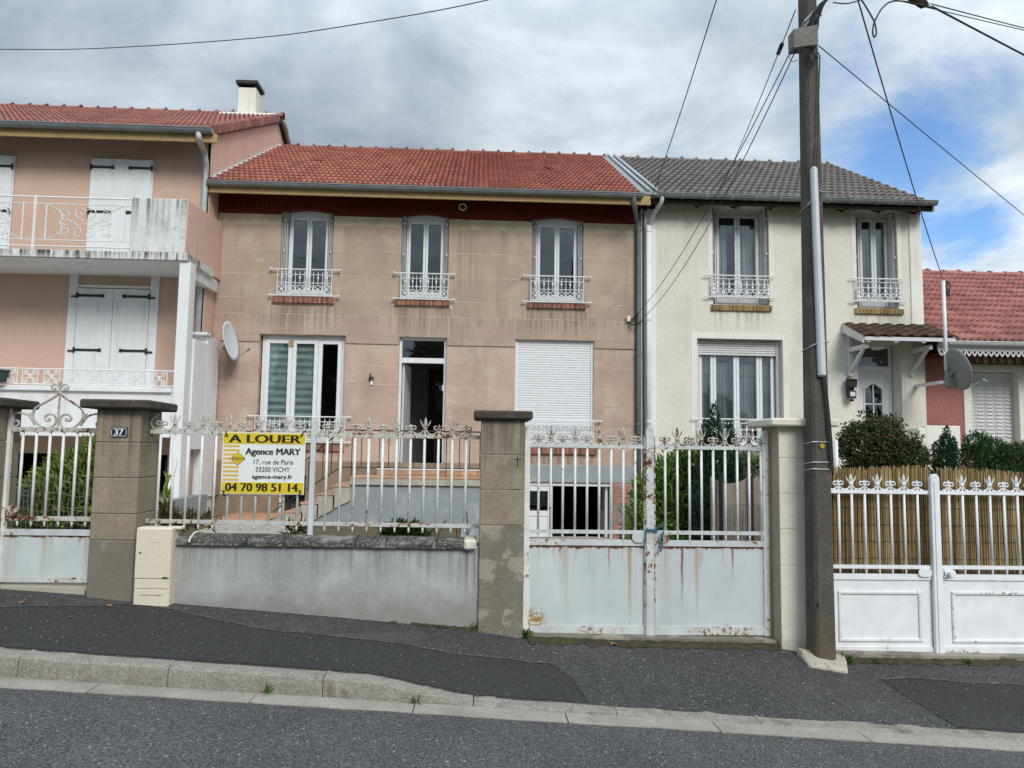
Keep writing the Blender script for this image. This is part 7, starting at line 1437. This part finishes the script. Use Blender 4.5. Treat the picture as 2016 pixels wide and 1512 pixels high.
# fallen leaves
MT['dry'] = leafmat('dry_leaf', (.28, .13, .05), (.42, .24, .11), (.36, .12, .07), .2)
def fallen(px, py, s, label, Y=None):
    if Y: x = AX(px, py, Y)
    else: x, Y = onpave(px, py)
    z = pz(x, Y)+.008; m = MB(); n = 10; a0 = random.uniform(0, 6.28); vs = [(x, Y, z+.006)]
    for i in range(n): rr = s*(1 if i % 2 else .38)*random.uniform(.75, 1.1); vs.append((x+rr*math.cos(a0+i*.628), Y+rr*math.sin(a0+i*.628), z+random.uniform(.0, s*.35)))
    m.add(vs, [(0, i+1, (i+1) % n+1) for i in range(n)]); m.tube([(x, Y, z+.005), (x+s*1.3*math.cos(a0+3), Y+s*1.3*math.sin(a0+3), z+.003)], .0018, 3); o = m.build('fallen_leaf', MT['dry']); tagit(o, label, 'leaf', 'fallen leaves on the pavement')
fallen(44, 1188, .034, 'dry orange leaf lying below the small rusty gate at far left'); fallen(217, 1194, .034, 'dry orange leaf lying in front of the left pillar'); fallen(139, 1217, .022, 'small pale leaf on the dark asphalt at left'); fallen(1208, 1271, .055, 'curled brown leaf lying against the rusty gate'); fallen(1112, 1266, .034, 'reddish leaf below the left rusty gate leaf')
fallen(609, 1259, .018, 'tiny orange leaf on the dark pavement repair'); fallen(1091, 1289, .02, 'pale leaf scrap in the middle of the pavement'); fallen(830, 1386, .03, 'brown leaf litter in the gutter at the lowered kerb', 5.03); fallen(1166, 1411, .026, 'brown leaf lying in the gutter below the driveway', 5.04); fallen(1545, 1287, .03, 'pale leaf scrap by the cream pillar foot')
# screens and posts behind the right rusty leaf
Y = 8.0; cs = thing('canvas_screen', at(1460, 1000, Y), 'beige canvas screen with wire mesh and two black posts behind the rusty gate', 'screen'); MT['canvas'] = aged('beige_canvas', (.30, .26, .215), .1, 3, streak=((.2, .17, .14), .6, 4), bump=(120, .3, .003))
x0, x1 = AX(1399, 1000, Y), AX(1530, 1000, Y); n = 40; vs = []
for i in range(n+1):
    t = i/n; x = x0+(x1-x0)*t; zt_ = AZ(1450, 938+14*abs(math.sin(t*5.5))*(1 if t < .75 else .3)-4*(t > .6), Y); yo = .015*math.sin(t*23); vs += [(x, Y+yo, .1), (x, Y+yo*1.2, zt_)]
m = MB().add(vs, [(2*i, 2*i+2, 2*i+3, 2*i+1) for i in range(n)]); m.build('canvas', MT['canvas'], cs, smooth=True)
for q in (1419.5, 1480): MB().tube([(AX(q, 1000, Y-.06), Y-.06, .1), (AX(q, 1000, Y-.06), Y-.06, AZ(q, 934, Y))], .022, 8).build('post', MT['black'], cs)
m = MB()
for i in range(14): x = AX(1432+i*6.5, 1000, Y-.03); m.tube([(x+random.uniform(-.012, .012), Y-.03, .3+.12*k) for k in range(8)], .0035, 4)
for k in range(6): z = .42+.15*k; m.tube([(AX(1430, 1000, Y)+.07*i, Y-.03, z+random.uniform(-.01, .01)) for i in range(8)], .003, 4)
m.build('wire_mesh', MT['boxgrey'], cs)
# black barrel and mesh wires behind the small gate
Y = 8.3; bx = AX(50, 990, Y); br_ = thing('black_barrel', (bx, Y+.3, .6), 'black plastic water barrel behind the small rusty gate', 'barrel'); zt_ = AZ(50, 962, Y); MB().lathe([(.26, .0), (.29, .15), (.30, .3), (.29, (zt_-.6)*.8), (.26, zt_-.6), (.22, zt_-.58)], (bx-.02, Y+.3, .6), 18).build('drum', MT['soot'], br_, smooth=True)
nt = thing('wire_netting', at(70, 990, 6.95), 'wavy wire netting hung behind the small rusty gate', 'netting'); m = MB()
for i in range(15): x = AX(25+i*10, 990, 6.9); m.tube([(x+.010*math.sin(k*1.7+i), 6.9, .95+.06*k) for k in range(9)], .0016, 4)
for k in range(4): m.tube([(AX(25, 990, 6.9)+.05*i, 6.9, 1.0+.13*k+.02*math.sin(i*.8+k)) for i in range(15)], .0016, 4)
m.build('wire', MT['dishback'], nt)
# planter by the terrace edge, wooded hillside opposite (mirrored in the panes)
Y = YB-.1; pt = thing('flower_pot', at(2, 742, Y), 'small dark green flower pot at the left edge of the terrace railing', 'flower pot'); zt_ = AZ(2, 728, Y); MB().lathe([(.09, 0), (.12, .16), (.14, .17), (.14, .2), (.11, .19)], (AX(0, 742, Y), Y, zt_-.2), 12).build('pot', plain('dark_green_pot', (.03, .055, .05), .6), pt)
bs = [(-12.8, -33, 6, 3.6, 3, 5.2, 4), (-11.5, -33, 9, 2, 2, 2.4, 2), (-3.4, -32, 6, 2.2, 2, 5.4, 3)]+[(-34+i*5.2+random.uniform(-1.5, 1.5), -34+random.uniform(-3, 3), 2.0+random.uniform(-.3, .8), 4.0, 3.5, 3.2+random.uniform(-.6, .8), 3) for i in range(14)]
v, f = leafset(42000, bs, .75, .5, .3, .8, .6, .55, 21); o = link('treeline', leafmesh('treeline', v, f, leafmat('treeline_leaves', (.015, .032, .01), (.05, .08, .025), None, .15))); o['kind'] = 'stuff'
